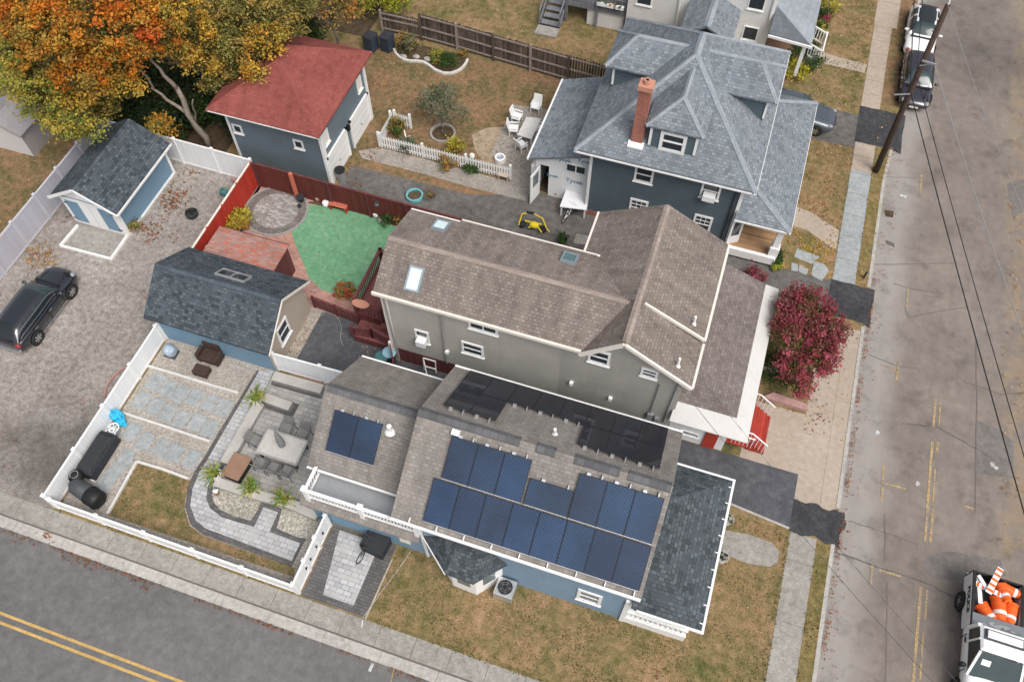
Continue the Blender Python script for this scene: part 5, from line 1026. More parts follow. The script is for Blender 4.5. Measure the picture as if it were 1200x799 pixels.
T = thing('lattice_gate', 'brown wooden board gate by the corner of the taupe house', 'gate', (-11.65, 17.5, 0)); MB().beam((-11.9, 17.9, .75), (-11.3, 16.9, .75), .05, 1.5).build('boards', 'maroon', T); MB().rbox(-11.92, 17.92, .1, .1, 0, 1.65).build('post', 'cream', T)
T = thing('yard_annex', 'low flat roofed annex with worn salmon top and maroon slatted side behind the dark shed', 'shed', (-20.5, 20.3, 0))
MB().box(-22.3, -18.66, 19.25, 21.22, .02, 1.95).build('wall', 'maroon', T); MB().box(-22.4, -18.6, 19.22, 21.3, 1.951, 2.0).build('roof', 'annex_top', T); MB().box(-22.4, -18.6, 21.301, 21.33, 1.9, 2.02).build('fascia', 'maroon', T)
# seat walls of the patio
def seat_wall(px, w, h, label):
    pts = [Vector(xy(*p)) for p in px]; T = thing('seat_wall', label, 'low wall', (*pts[0], 0)); m = MB(); c = MB()
    for i in range(len(pts)-1): m.beam((*pts[i], h/2), (*pts[i+1], h/2), w, h); c.beam((*pts[i], h+.025), (*pts[i+1], h+.025), w+.06, .05)
    m.build('wall', 'stone_wall', T); c.build('coping', 'wallcap', T)
seat_wall([(306, 476), (266, 546)], .42, .3, 'low stone seat wall along the curved paver path'); seat_wall([(311, 469), (342, 480)], .38, .3, 'short low stone wall ending in the middle of the patio')
seat_wall([(322, 444), (379, 460)], .42, .3, 'low stone wall in front of the white fence at the patio corner'); seat_wall([(254, 567), (296, 581), (340, 592), (374, 607)], .36, .28, 'low stone wall carrying the white palm planters')
# ================================================================== VEGETATION
def branch(m, p, q, r0, r1, bend, seed):
    r = random.Random(seed); p, q = Vector(p), Vector(q); n = 5; L = (q-p).length
    pts = [p+(q-p)*(i/n)+Vector((r.uniform(-1, 1), r.uniform(-1, 1), r.uniform(-.3, .8)))*bend*L*math.sin(math.pi*i/n) for i in range(n+1)]
    m.tube(pts, [r0+(r1-r0)*i/n for i in range(n+1)], 7)
def tree(name, label, base, lumps, trunk_top, limbs, per, sub, leaf, r0=.22, bark='bark', cat='tree', group=None, fork=None, spr=None):
    T = thing(name, label, cat, (base[0], base[1], 0), group); m = MB(); b = Vector((base[0], base[1], -.05)); t = Vector(trunk_top)
    branch(m, b, t, r0, r0*.7, .03, len(label)); tr = m.build('trunk', bark, T, smooth=True)
    m = MB(); r = random.Random(len(name)+len(lumps))
    for k in range(limbs):
        L = lumps[(k*3) % len(lumps)]; q = Vector((L[0]+r.uniform(-.5, .5)*L[3], L[1]+r.uniform(-.5, .5)*L[4], L[2]+r.uniform(-.2, .5)*L[5])); s = b.lerp(t, r.uniform(.75, 1))
        branch(m, s, q, r0*.34, .015, .09, k)
        for j in range(2):
            e = q+Vector((r.uniform(-1, 1)*L[3], r.uniform(-1, 1)*L[4], r.uniform(-.3, .8)*L[5]))*.8; branch(m, s.lerp(q, .6), e, r0*.2, .012, .1, k*7+j)
    if fork:
        for (p, q, a, c) in fork: branch(m, p, q, a, c, .05, int(a*1000))
    m.build('limbs', bark, T, smooth=True)
    P, c = sprays(lumps, *spr, PAL) if spr else clumps(lumps, per, sub, PAL); leaves('crown', P, leaf, c, T); return T
# big orange maple over the back fence; trunk and fork visible from the yard
bt = at(246, 174)
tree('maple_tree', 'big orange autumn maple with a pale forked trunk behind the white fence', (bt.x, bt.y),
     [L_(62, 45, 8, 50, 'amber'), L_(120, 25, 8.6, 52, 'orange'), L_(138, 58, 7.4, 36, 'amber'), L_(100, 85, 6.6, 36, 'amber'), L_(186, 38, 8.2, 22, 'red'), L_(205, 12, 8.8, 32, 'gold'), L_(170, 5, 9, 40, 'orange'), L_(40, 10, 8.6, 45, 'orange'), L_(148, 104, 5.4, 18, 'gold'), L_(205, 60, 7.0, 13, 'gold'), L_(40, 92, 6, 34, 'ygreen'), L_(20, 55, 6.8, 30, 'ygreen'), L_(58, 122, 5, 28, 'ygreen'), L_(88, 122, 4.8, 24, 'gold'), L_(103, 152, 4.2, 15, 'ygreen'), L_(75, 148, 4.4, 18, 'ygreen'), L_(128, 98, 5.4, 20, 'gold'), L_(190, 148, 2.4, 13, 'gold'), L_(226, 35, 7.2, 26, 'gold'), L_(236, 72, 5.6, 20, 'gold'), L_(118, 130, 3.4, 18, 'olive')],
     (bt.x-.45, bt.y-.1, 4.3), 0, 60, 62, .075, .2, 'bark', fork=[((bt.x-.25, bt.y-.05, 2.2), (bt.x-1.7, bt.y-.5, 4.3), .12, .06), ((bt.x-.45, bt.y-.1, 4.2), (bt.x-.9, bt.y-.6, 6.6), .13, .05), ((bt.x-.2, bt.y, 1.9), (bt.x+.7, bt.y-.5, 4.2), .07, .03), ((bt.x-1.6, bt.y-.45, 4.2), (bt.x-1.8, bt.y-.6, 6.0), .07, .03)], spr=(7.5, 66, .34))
tree('maple_tree', 'olive and amber tree leaning over the red garage roof', (-24.6, 33.5), [L_(262, 20, 7, 30, 'olive'), L_(298, 8, 7.6, 34, 'olive'), L_(280, 58, 6.2, 28, 'olive'), L_(312, 50, 6.6, 26, 'gold'), L_(265, 88, 4.8, 18, 'olive'), L_(258, 55, 5.6, 18, 'ygreen'), L_(330, 26, 7, 24, 'autumn'), L_(300, 85, 5.8, 12, 'gold'), L_(345, 5, 7, 24, 'olive'), L_(248, 96, 4.2, 12, 'autumn')], (-24.6, 33.2, 4.0), 7, 36, 56, .075, .17, 'bark', spr=(9, 58, .33))
tree('thin_tree', 'sparse golden tree with bare pale branches behind the garage', (-23.2, 36.6), [(-22.4, 35.2, 5.0, 1.5, 1.3, 1.3, 'autumn'), (-23.8, 35.8, 5.8, 1.6, 1.4, 1.4, 'autumn'), (-21.6, 36.0, 4.6, .9, .9, .9, 'autumn'), (-24.6, 34.6, 5.2, 1.2, 1.1, 1.0, 'olive')], (-23.1, 36.5, 3.2), 14, 22, 40, .085, .12, 'bark')
tree('lime_tree', 'bright yellow green tree at the end of the wooden fence', (-22.6, 41.2), [(-22.6, 41.0, 2.0, 1.7, 1.2, 1.2, 'lime'), (-21.2, 41.0, 1.7, 1.0, .9, .9, 'lime'), (-24.0, 41.4, 2.2, 1.4, 1.3, 1.3, 'yellow')], (-22.5, 41.2, 1.3), 8, 40, 60, .085, .1, 'bark_dark')
for k, (x, y, h, w, lb) in enumerate([(-29.6, 27.6, 2.2, 1.4, 'dark leafy bush right behind the white fence post by the blue shed'), (-31.6, 27.0, 2.2, 1.2, 'dark leafy bush behind the fence corner and the shed roof'), (-31.5, 29.2, 3.2, 2.2, 'dark evergreen bush under the orange maple, nearest the grey fence'), (-28.9, 29.6, 2.8, 1.7, 'dark evergreen bush just left of the pale forked trunk'), (-25.6, 29.3, 2.6, 1.3, 'dark evergreen bush squeezed against the garage wall'), (-34.5, 31.5, 4.2, 2.8, 'tall dark evergreen at the left edge behind the orange maple'), (-28.5, 33.5, 4.0, 2.6, 'dark evergreen behind the orange crown'), (-39.5, 32.5, 3.6, 2.8, 'dark green bush at the far left corner'), (-26.0, 36.8, 3.2, 2.2, 'dark evergreen behind the garage'), (-33, 36.5, 4.2, 3.2, 'wide dark evergreen in the far corner')]):
    T = thing('evergreen_bush', lb, 'bush', (x, y, 0)); m = MB(); branch(m, (x, y, -.05), (x+.1, y, h*.8), .09, .03, .04, k); m.build('stem', 'bark_dark', T)
    P, c = clumps([(x, y, h*.5, w, w*.8, h*.5, 'dark'), (x+.3*w, y-.3*w, h*.35, w*.6, w*.5, h*.35, 'green'), (x-.3*w, y, h*.75, w*.5, w*.5, h*.3, 'dark')], 40, 62, PAL); leaves('foliage', P, .10, c, T)
tree('red_maple', 'purple red Japanese style maple beside the white awning', (6.25, 23.2), [(5.7, 24.6, 3.0, 1.2, 1.3, .9, 'maroon'), (6.6, 24.3, 2.7, 1.1, 1.2, .9, 'maroon'), (5.4, 23.3, 2.7, 1.0, 1.0, .9, 'maroon'), (6.6, 22.9, 2.3, 1.0, 1.0, .8, 'maroon'), (5.9, 22.3, 1.9, .8, .8, .7, 'maroon'), (6.9, 23.7, 2.2, .9, .9, .6, 'maroon'), (6.4, 21.7, 1.5, .6, .6, .5, 'maroon'), (4.9, 24.3, 2.9, .8, .9, .7, 'maroon'), (5.6, 25.6, 2.6, .7, .6, .5, 'maroon'), (7.2, 23.0, 1.7, .5, .5, .4, 'maroon')], (6.1, 23.3, 1.2), 18, 30, 50, .062, .1, 'bark_dark', spr=(15, 40, .22) )
tree('grey_sapling', 'thin sage green sapling in a round stone ring on the back lawn', at(519, 157)[:2], [(-15.1, 32.7, 2.0, .9, .8, .7, 'sage'), (-15.9, 32.9, 1.6, .8, .7, .6, 'sage'), (-14.3, 32.8, 1.5, .8, .7, .6, 'sage'), (-15.0, 33.3, 2.4, .7, .6, .6, 'sage'), (-15.8, 33.3, 2.0, .6, .6, .5, 'sage')], (-15.0, 32.6, .9), 16, 9, 40, .065, .05, 'bark')
def shrub(label, c, r, key, n=26, per=26, leaf=.06, name='shrub', cat='shrub', extra=None):
    x, y = c[0], c[1]; T = thing(name, label, cat, (x, y, 0)); m = MB()
    for k in range(5): a = k*1.26; branch(m, (x, y, 0), (x+math.cos(a)*r*.6, y+math.sin(a)*r*.6, r*1.0), .025, .008, .08, k)
    m.build('stems', 'bark_dark', T); L = [(x, y, r*.75, r, r, r*.75, key)]
    if extra: L.append((x+r*.3, y-r*.3, r*.8, r*.7, r*.7, r*.6, extra))
    P, q = clumps(L, per, n, PAL); leaves('foliage', P, leaf, q, T); return T
shrub('dark green bush under the red maple beside the white awning', at(905, 440), .85, 'green', 40, 30)
shrub('small maroon bush at the corner of the white awning and the driveway', at(884, 330), .55, 'maroon')
shrub('low maroon bush at the foot of the awning near the driveway', at(868, 336), .4, 'maroon')
shrub('golden green bush inside the corner of the picket fence', at(464, 155), .6, 'autumn', extra='green'); shrub('yellow flowering bush behind the picket fence', at(534, 178), .55, 'yellow', extra='autumn')
shrub('straggly green weeds in front of the picket fence', at(478, 177), .5, 'sage'); shrub('yellow green weeds at the foot of the picket fence, right half', at(525, 196), .5, 'autumn'); shrub('low green weeds beside the picket fence gate post', at(552, 202), .35, 'green')
shrub('round olive clipped bush in the curved back bed', at(513, 72), .5, 'ygreen', 40, 26, .045); shrub('round dark green clipped bush in the curved back bed', at(526, 78), .55, 'green', 44, 28, .045)
shrub('loose amber and green bush at the left end of the curved bed', at(477, 58), .75, 'autumn', 26, 18, extra='sage'); shrub('dry thin plant against the wooden fence', at(543, 66), .3, 'autumn', 14, 12)
shrub('yellow orange shrub in a pot beside the bright red fence', at(281, 264), .62, 'yellow', 32, 30, .07, extra='gold'); shrub('green and yellow creeper on the maroon fence by the taupe roof', at(476, 262), .5, 'autumn', 24, 22, extra='green')
shrub('green weeds along the maroon fence beside the taupe house', at(455, 262), .4, 'green', 18, 18); shrub('orange red leafed plant at the corner of the green turf', at(405, 345), .5, 'fire', 28, 24, .06)
shrub('yellow green bush by the grey house, below the white porch', at(929, 92), .7, 'yellow', 30, 26, .07); shrub('dark green hedge bush between the grey house and the lawn', at(940, 80), .9, 'green', 40, 28, .07); shrub('deep green bush beside the white porch corner', at(938, 62), .7, 'green', 30, 26, .07, extra='dark')
shrub('tall yellow bush in front of the white porch rail', at(966, 14), .75, 'yellow', 34, 26, .07); shrub('green bush with pink flowers by the white porch', at(960, 26), .55, 'green', 26, 24, .07, extra='maroon'); shrub('green bush hugging the white porch posts', at(955, 38), .6, 'green', 26, 24, .07, extra='ygreen')
shrub('dark plants at the foot of the grey house porch', at(906, 306), .45, 'dark', 20, 20, extra='green'); shrub('scrubby weed at the corner of the blue shed', at(160, 268), .45, 'autumn', 14, 12, .06, extra='olive')
shrub('low weeds along the driveway behind the taupe roof', at(660, 283), .35, 'green', 18, 16); shrub('patch of yellow weeds next to the turquoise ring', at(506, 232), .5, 'autumn', 14, 12, .05)
shrub('small green weed at the foot of the grey porch', at(909, 316), .25, 'lime', 12, 12)
tree('street_tree', 'yellow green street tree leaning in from the right edge', (18.6, 47.5), [(15.6, 47.6, 6.3, 1.1, 1.2, 1.0, 'ygreen'), (17.0, 47.5, 7.0, 1.8, 1.6, 1.4, 'yellow'), (15.9, 45.6, 5.8, .9, 1.0, .8, 'gold'), (18.8, 48, 7.6, 2, 2, 1.6, 'ygreen'), (13.1, 47.4, 6.6, .5, .5, .4, 'ygreen')], (18.4, 47.5, 4.2), 10, 20, 40, .09, .2, 'bark')
tag(MB().ring(*xy(519, 157), .62, .74, 0, .12, 30).build('stone_ring', 'concrete'), 'round pale stone ring around the thin sapling', 'edging')
flat('ring_soil', [(xy(519, 157)[0]+.6*math.cos(t), xy(519, 157)[1]+.6*math.sin(t)) for t in np.linspace(0, 6.283, 25)[:-1]], .008, 'soil', 'soil in the stone ring')
edge = [(462, 59), (464, 64), (468, 68), (474, 71.5), (480, 73), (488, 73), (496, 74), (503, 78), (510, 83.5), (519, 87), (528, 87.5), (536, 85), (542, 81), (546, 76), (548, 71)]
edging('bed_edging', edge, .14, .14, 'edging_white', 'curved white edging of the back flower bed'); flat('flower_bed', pxs(edge+[(545, 66), (470, 47)]), .008, 'soil', 'dark soil of the curved back bed')
for k, (x, y, lb) in enumerate([(473, 68, 'pale stone nearest the blue bins in the curved bed'), (488, 68.5, 'pale stone in the middle of the curved bed'), (501, 71, 'pale stone beside the olive clipped bush')]):
    c = at(x, y); tag(MB().blob((c.x, c.y, .1), (.22, .16, .14), k).build('garden_stone', 'kerb'), lb, 'stone', 'stones in the curved bed')
# fallen leaves and weeds: uncountable
def scatter(polys):
    P = []; C_ = []; Z_ = []
    for pts, dens, key, size in polys:
        xs = [p[0] for p in pts]; ys = [p[1] for p in pts]; A = (max(xs)-min(xs))*(max(ys)-min(ys)); n = int(A*dens)
        X = RNG.uniform(min(xs), max(xs), n); Y = RNG.uniform(min(ys), max(ys), n); ins = np.zeros(n, bool); j = len(pts)-1
        for i in range(len(pts)):
            c = ((pts[i][1] > Y) != (pts[j][1] > Y)) & (X < (pts[j][0]-pts[i][0])*(Y-pts[i][1])/(pts[j][1]-pts[i][1]+1e-9)+pts[i][0]); ins ^= c; j = i
        q = np.sin(X*2.1+1.3*np.sin(Y*1.7))+np.sin(Y*2.7+X*.9)+RNG.normal(size=n)*.9; ins &= q > -.2
        X, Y = X[ins], Y[ins]; P.append(np.stack([X, Y, np.full(len(X), .035)], 1)); pal = np.array(PAL[key]); C_.append(pal[RNG.integers(len(pal), size=len(X))]); Z_.append(np.full((len(X), 1), size))
    return np.concatenate(P), np.concatenate(C_), np.concatenate(Z_)
PAL['litter'] = [(.38, .2, .07), (.45, .28, .1), (.3, .14, .06), (.5, .36, .18), (.24, .13, .07)]; PAL['rust'] = [(.25, .09, .04), (.32, .13, .05), (.18, .075, .04)]; PAL['tuft'] = [(.11, .12, .042), (.17, .15, .06), (.22, .17, .08), (.13, .135, .05)]; PAL['straw'] = [(.34, .25, .14), (.26, .18, .09), (.4, .3, .18), (.2, .14, .07)]
lt = [(rect(-27.7, -26.5, 20.3, 25.6), 110, 'rust', .065), (rect(-26.6, -25.4, 20.8, 24.5), 14, 'rust', .06), (pxs([(30, 290), (80, 278), (72, 300), (60, 318), (30, 310)]), 110, 'litter', .065), (rect(-31.8, -30.9, 16.5, 21.5), 22, 'rust', .06), (rect(-32.3, -23.3, 7, 25.5), 1.6, 'rust', .05), (rect(-22, -6, 31, 39), 4, 'litter', .055), (rect(-19.2, -17.8, 27.2, 33), 35, 'rust', .06),
      (rect(4.6, 7.2, 30, 39), 26, 'litter', .06), (rect(4.5, 7.1, 29.2, 31.8), 60, 'gold', .06), (rect(4.2, 7.2, 41.8, 54), 12, 'litter', .055), (rect(8.4, 9.3, 29, 42), 22, 'litter', .055), (rect(7.2, 8.8, 19.5, 25.5), 7, 'litter', .05), (rect(7.1, 8.2, 20.2, 22.2), 26, 'litter', .055), (rect(9.2, 9.4, 6, 30), 150, 'rust', .045), (rect(9.2, 9.9, 6, 40), 12, 'rust', .045), (rect(-27, 18, 4.86, 5.02), 170, 'rust', .045), (rect(-27, -16, 4.6, 5.02), 40, 'rust', .05), (pxs([(40, 622), (62, 626), (66, 638), (52, 636)]), 160, 'rust', .06),
      (rect(-16.85, -16.3, 15.8, 19.4), 60, 'litter', .05), (rect(-13.6, -12.2, 17.5, 18.2), 60, 'litter', .06), (rect(-22.6, -16.5, 6.8, 15.3), 4, 'litter', .04), (rect(-5, 7, 6.6, 9.4), 2, 'litter', .05), (rect(4.8, 7.1, 6.6, 13.4), 3, 'litter', .05), (rect(4.9, 7, 14.8, 15.4), 14, 'rust', .05), (rect(-45, -33, 15, 30), 3, 'litter', .06), (rect(-22, -19.4, 34, 39.4), 18, 'litter', .06), (rect(-21, -8, 40, 46), 4, 'litter', .055), (rect(15.6, 17.6, 10, 50), 6, 'litter', .06), (rect(-16.5, -11.8, 15.9, 19), 3, 'litter', .045), (rect(-22.9, -17, 19.8, 25.6), 2, 'rust', .05), (rect(-19.5, -13.5, 19.8, 25.2), 3, 'litter', .05), (rect(4.3, 6.9, 21.1, 22.0), 30, 'maroon', .06), (rect(5.2, 8.2, 21.5, 26), 5, 'maroon', .05)]
P, c, z = scatter(lt); tag(leaves('fallen_leaves', P, z, c, flatness=2.0), 'fallen brown and orange leaves scattered over yards and kerbs', 'leaf litter', None, 'stuff')
gl = [(rect(-8.2, 7.15, 6.45, 9.6), 70, 'tuft', .036), (rect(-8.2, 7.15, 6.45, 9.6), 60, 'straw', .036), (rect(4.4, 7.15, 9.6, 13.5), 110, 'straw', .036), (rect(4.5, 7.1, 14.8, 15.5), 100, 'straw', .036), (rect(8.42, 8.95, 6.4, 15.3), 130, 'tuft', .036), (rect(-22, -10, 31, 39), 34, 'tuft', .036), (rect(-22, -10, 31, 39), 26, 'straw', .036), (rect(-21.4, -7.5, 40, 46), 60, 'straw', .036), (rect(-21.4, -7.5, 40, 46), 26, 'tuft', .036),
      (rect(4.5, 7.15, 33.8, 38.8), 90, 'straw', .036), (rect(4.3, 7.1, 41.8, 54), 90, 'tuft', .036), (rect(-46, -32.7, 13, 32), 40, 'tuft', .036), (pxs([(163, 544), (224, 566), (216, 590), (222, 615), (240, 629), (343, 668), (343, 675), (130, 602)]), 90, 'tuft', .036), (pxs([(163, 544), (224, 566), (216, 590), (222, 615), (240, 629), (343, 668), (343, 675), (130, 602)]), 90, 'straw', .036)]
gl += [(rect(-8.2, 7.2, 6.33, 6.52), 170, 'tuft', .04), (rect(7.12, 7.32, 6.4, 15.4), 150, 'tuft', .04), (rect(8.32, 8.46, 6.4, 15.4), 150, 'tuft', .04), (rect(7.15, 7.32, 29.5, 39), 150, 'straw', .04), (rect(8.32, 8.45, 29.5, 41), 150, 'straw', .04), (rect(-22.7, -11.4, 6.36, 6.5), 120, 'tuft', .04), (pxs([(126, 603), (161, 541), (164, 543), (131, 604)]), 120, 'tuft', .035)]
P, c, z = scatter(gl); tag(leaves('grass', P, z, c, flatness=.25), 'short dry and green grass of the lawns', 'grass', None, 'stuff')
# ================================================================== VEHICLES (local x forward)
def loft(stations):
    m = MB(); n = None
    rows = []
    for x, w, zb, zs, zt in stations:
        half = [(w*.90, zb), (w, zb+.16), (w*1.0, zb+(zs-zb)*.55), (w*.965, zs), (w*.70, zt-.01), (w*.35, zt+.012)]
        row = [(x, -a, b) for a, b in half]+[(x, 0, zt+.016)]+[(x, a, b) for a, b in reversed(half)]
        rows.append(row)
    k = len(rows[0])
    for r in rows: m.v += r
    for i in range(len(rows)-1):
        for j in range(k-1): a = i*k+j; m.f.append((a, a+1, a+k+1, a+k))
    m.f.append(tuple(range(k-1, -1, -1))); m.f.append(tuple((len(rows)-1)*k+j for j in range(k)))
    for i in range(len(rows)-1): a = i*k; m.f.append((a, a+k, a+2*k-1, a+k-1))
    return m
def wheel(T, x, y, r, w, side):
    m = MB(); pts = []
    k = len(m.v)
    prof = [(r*.62, -w/2), (r*.93, -w/2), (r, -w*.35), (r, w*.35), (r*.93, w/2), (r*.62, w/2)]; n = 24
    for rr, yy in prof:
        for j in range(n): t = 2*math.pi*j/n; m.v.append((x+rr*math.cos(t), y+yy, r+rr*math.sin(t)))
    for i in range(len(prof)):
        for j in range(n): j2 = (j+1) % n; i2 = (i+1) % len(prof); m.f.append((i*n+j, i*n+j2, i2*n+j2, i2*n+j))
    ty = m.build('wheel', 'rubber', T, smooth=True)
    g = MB(); yo = y+side*w*.42; yi = y+side*w*.2
    for j in range(6):
        t = 2*math.pi*j/6; c, s = math.cos(t), math.sin(t); g.beam((x+c*r*.1, yo, r+s*r*.1), (x+c*r*.6, yo-side*.01, r+s*r*.6), .075, .03, up=(0, 1, 0))
    k = len(g.v)
    for rr in (r*.56, r*.65):
        for j in range(n): t = 2*math.pi*j/n; g.v.append((x+rr*math.cos(t), yo, r+rr*math.sin(t)))
    for j in range(n): j2 = (j+1) % n; g.f.append((k+j, k+j2, k+n+j2, k+n+j))
    g.build('rim', 'chrome', ty)
    g = MB(); k = 0
    for j in range(n): t = 2*math.pi*j/n; g.v.append((x+r*.62*math.cos(t), yi, r+r*.62*math.sin(t)))
    g.f.append(tuple(range(n))); g.build('hub', 'black', ty)
def car(name, label, loc, rot, L, W, paint, zh, zb, zr, xw0, xw1, xr1, xr0, group=None, cat='car', r=.34, wb=None, rails=False):
    # zh hood height, zb belt, zr roof; xw0/xw1 windscreen foot/top, xr1/xr0 roof rear/rear glass foot (fractions of L)
    T = thing(name, label, cat, (0, 0, 0), group, local=True); hw = W/2; zd = zb-.02
    st = [(-.5*L, hw*.72, .42, .62, zd-.30), (-.485*L, hw*.88, .30, zd-.12, zd-.08), (-.44*L, hw*.97, .24, zb-.05, zd), (-.3*L, hw, .22, zb-.03, zb), (-.05*L, hw, .22, zb-.04, zb), (xw0*L-.15, hw*.995, .22, zb-.07, zb), (xw0*L+.12, hw*.99, .22, zh-.09, zh+.04), (.33*L, hw*.985, .22, zh-.12, zh-.02), (.42*L, hw*.95, .24, zh-.17, zh-.07), (.475*L, hw*.84, .30, zh-.27, zh-.16), (.5*L, hw*.66, .40, zh-.36, zh-.30)]
    body = loft(st).build('body', paint, T, smooth=True, sub=1)
    X = lambda f: f*L; N, K = 44, 26; sm = lambda t: t*t*(3-2*t)
    def top(x):
        if x > X(xw1): t = (X(xw0)-x)/(X(xw0)-X(xw1)); h = math.sin(min(max(t, 0), 1)*math.pi/2)**.92
        elif x < X(xr1): t = (x-X(xr0))/(X(xr1)-X(xr0)); h = math.sin(min(max(t, 0), 1)*math.pi/2)**.8
        else: h = 1.0
        return max(h, .02)*(zr-zb)*(1-.05*abs((x-X(.5*(xw1+xr1)))/(X(xw1)-X(xr1)))**2)
    def pt(i, j):
        x = X(xr0)+(X(xw0)-X(xr0))*i/N; ph = math.pi*j/K; h = top(x); e = (x-X(.5*(xr0+xw0)))/(X(xw0)-X(xr0))*2
        w = hw*(.955-.07*e*e); cy, sz = math.cos(ph), max(0.0, math.sin(ph)); z = h*sz**.62; y = -math.copysign(abs(cy)**.55, cy)*w*(1-.2*z/(zr-zb))
        xx = x-.10*(1 if x > 0 else -.6)*(y/w)**2*sz*(abs(e)**3)
        return (xx, y, zb-.03+z)
    grp = {}
    for i in range(N):
        for j in range(K):
            x, y, z = [sum(c)/4 for c in zip(pt(i, j), pt(i+1, j), pt(i+1, j+1), pt(i, j+1))]; hh = (z-zb)/(zr-zb); f = x/L; s_ = 'left' if y > 0 else 'right'
            if f > xw1+.012 and f < xw0-.015 and abs(y) < hw*.70: k = 'windscreen'
            elif f < xr1-.006 and f > xr0+.02 and abs(y) < hw*.62: k = 'rear_window'
            elif .05 < hh < .80 and abs(y) > hw*.63 and xr1*.92 < f < xw0-.05 and abs(f-(xw1+xr1)*.5-.03) > .014: k = 'side_window '+s_+('f' if f > (xw1+xr1)*.5+.03 else 'r')
            else: k = 'roof'
            grp.setdefault(k, []).append((i, j))
    for k, fs in grp.items():
        m = MB(); ix = {}
        for i, j in fs:
            q = []
            for a in ((i, j), (i+1, j), (i+1, j+1), (i, j+1)):
                if a not in ix: ix[a] = len(m.v); m.v.append(pt(*a))
                q.append(ix[a])
            m.f.append(tuple(q))
        nm = k.split()[0]; m._build(nm, paint if nm == 'roof' else ('windscreen' if nm == 'windscreen' else 'car_glass'), T, smooth=True)
    for s in (-1, 1):
        if rails:
            j = 4 if s < 0 else K-4; tr = [Vector(pt(i, j))+Vector((0, s*.012, .01)) for i in range(5, N-3)]; MB().tube(tr, .017, 6).build('window_trim', 'chrome', T)
            j = 1 if s < 0 else K-1; tr = [Vector(pt(i, j))+Vector((0, s*.014, .0)) for i in range(4, N-4)]; MB().tube(tr, .017, 6).build('belt_trim', 'chrome', T)
        MB().blob((X(xw0)-.30, s*(hw+.09), zb+.06), (.09, .13, .08), 3, 0, 10, 7).build('mirror', paint, T, smooth=True)
        for f in (-.01, -.24): MB().box(X(f)-.11, X(f)+.11, min(s*hw, s*(hw+.03)), max(s*hw, s*(hw+.03)), zb-.2, zb-.16).build('door_handle', 'chrome', T)
        m = MB()
        for f in (xw0-.05, xw0-.27, xw0-.48): m.beam((X(f), s*(hw*.994), .32), (X(f)-.03, s*(hw*.994), zb-.1), .012, .042)
        m.build('door_seam', 'black', T)
        MB().beam((X(-.22), s*(hw-.0), .30), (X(.2), s*(hw-.0), .30), .05, .06).build('sill', 'chrome' if rails else 'black', T)
        MB().blob((.448*L, s*hw*.72, zh-.21), (.17, .13, .085), 2, 0, 12, 8).build('headlight', 'lamp_glass', T, smooth=True); MB().blob((-.482*L, s*hw*.76, zb-.2), (.1, .16, .14), 2, 0, 12, 8).build('tail_light', 'lamp_red', T, smooth=True)
        m = MB().beam((X(xw0)+.1, s*hw*.62, zh+.035), (.40*L, s*hw*.5, zh-.035), .02, .02); m.build('bonnet_crease', paint, T)
    MB().beam((X(xw0)+.10, -hw*.75, zb-.01), (X(xw0)+.10, hw*.75, zb-.01), .12, .03).build('scuttle', 'black', T)
    MB().box(.478*L, .5*L+.012, -hw*.36, hw*.36, zh-.44, zh-.33).build('grille', 'black', T); MB().box(.5*L+.0, .5*L+.02, -.25, .25, .42, .54).build('licence_plate', 'cream', T)
    MB().box(-.515*L, -.485*L, -hw*.75, hw*.75, .38, .52).build('rear_bumper', 'chrome' if rails else paint, T, bevel=.03)
    wbs = wb or .29*L
    for x in (wbs, -wbs):
        for s in (-1, 1):
            g = MB(); n = 20; yo = s*(hw+.006)
            for j in range(n): t = 2*math.pi*j/n; g.v.append((x+(r+.05)*math.cos(t), yo, r+(r+.05)*math.sin(t)))
            g.f.append(tuple(range(n))); g.build('wheel_arch', 'black', T); wheel(T, x, s*(hw-.07), r, .22, s)
    T.location = loc; T.rotation_euler = (0, 0, rot); return T
car('parked_suv', 'black shiny estate SUV with chrome window trim parked on the gravel', (-29.3, 14.9, .01), rad(90), 4.75, 1.84, 'paint_navy', .98, 1.05, 1.62, .235, .05, -.34, -.49, None, 'car', .37, 1.41, True)
car('parked_car', 'dark plum saloon parked at the kerb in front of the white car', (10.0, 45.1, RZ), rad(-89), 4.6, 1.8, 'paint_plum', .88, .97, 1.48, .22, .04, -.28, -.44, 'cars parked along the kerb')
car('parked_car', 'white saloon with dark glass roof parked behind the plum car', (9.95, 49.6, RZ), rad(-91), 4.6, 1.82, 'paint_white', .88, .97, 1.48, .22, .04, -.28, -.44, 'cars parked along the kerb')
car('parked_suv', 'dark slate car nosing out of the driveway beside the grey house porch', (3.55, 40.05, .01), rad(-2), 4.7, 1.85, 'paint_slate', .95, 1.02, 1.62, .2, .04, -.36, -.46, None, 'car', .36, 1.4)
wc = [o for o in bpy.data.objects if o.get('label', '').startswith('white saloon')][0]
for o in kids(wc):
    if o.name.startswith('roof'): o.data = o.data.copy(); o.data.materials.append(M['car_glass']); [setattr(p, 'material_index', 1) for p in o.data.polygons if p.center.z > 1.40]
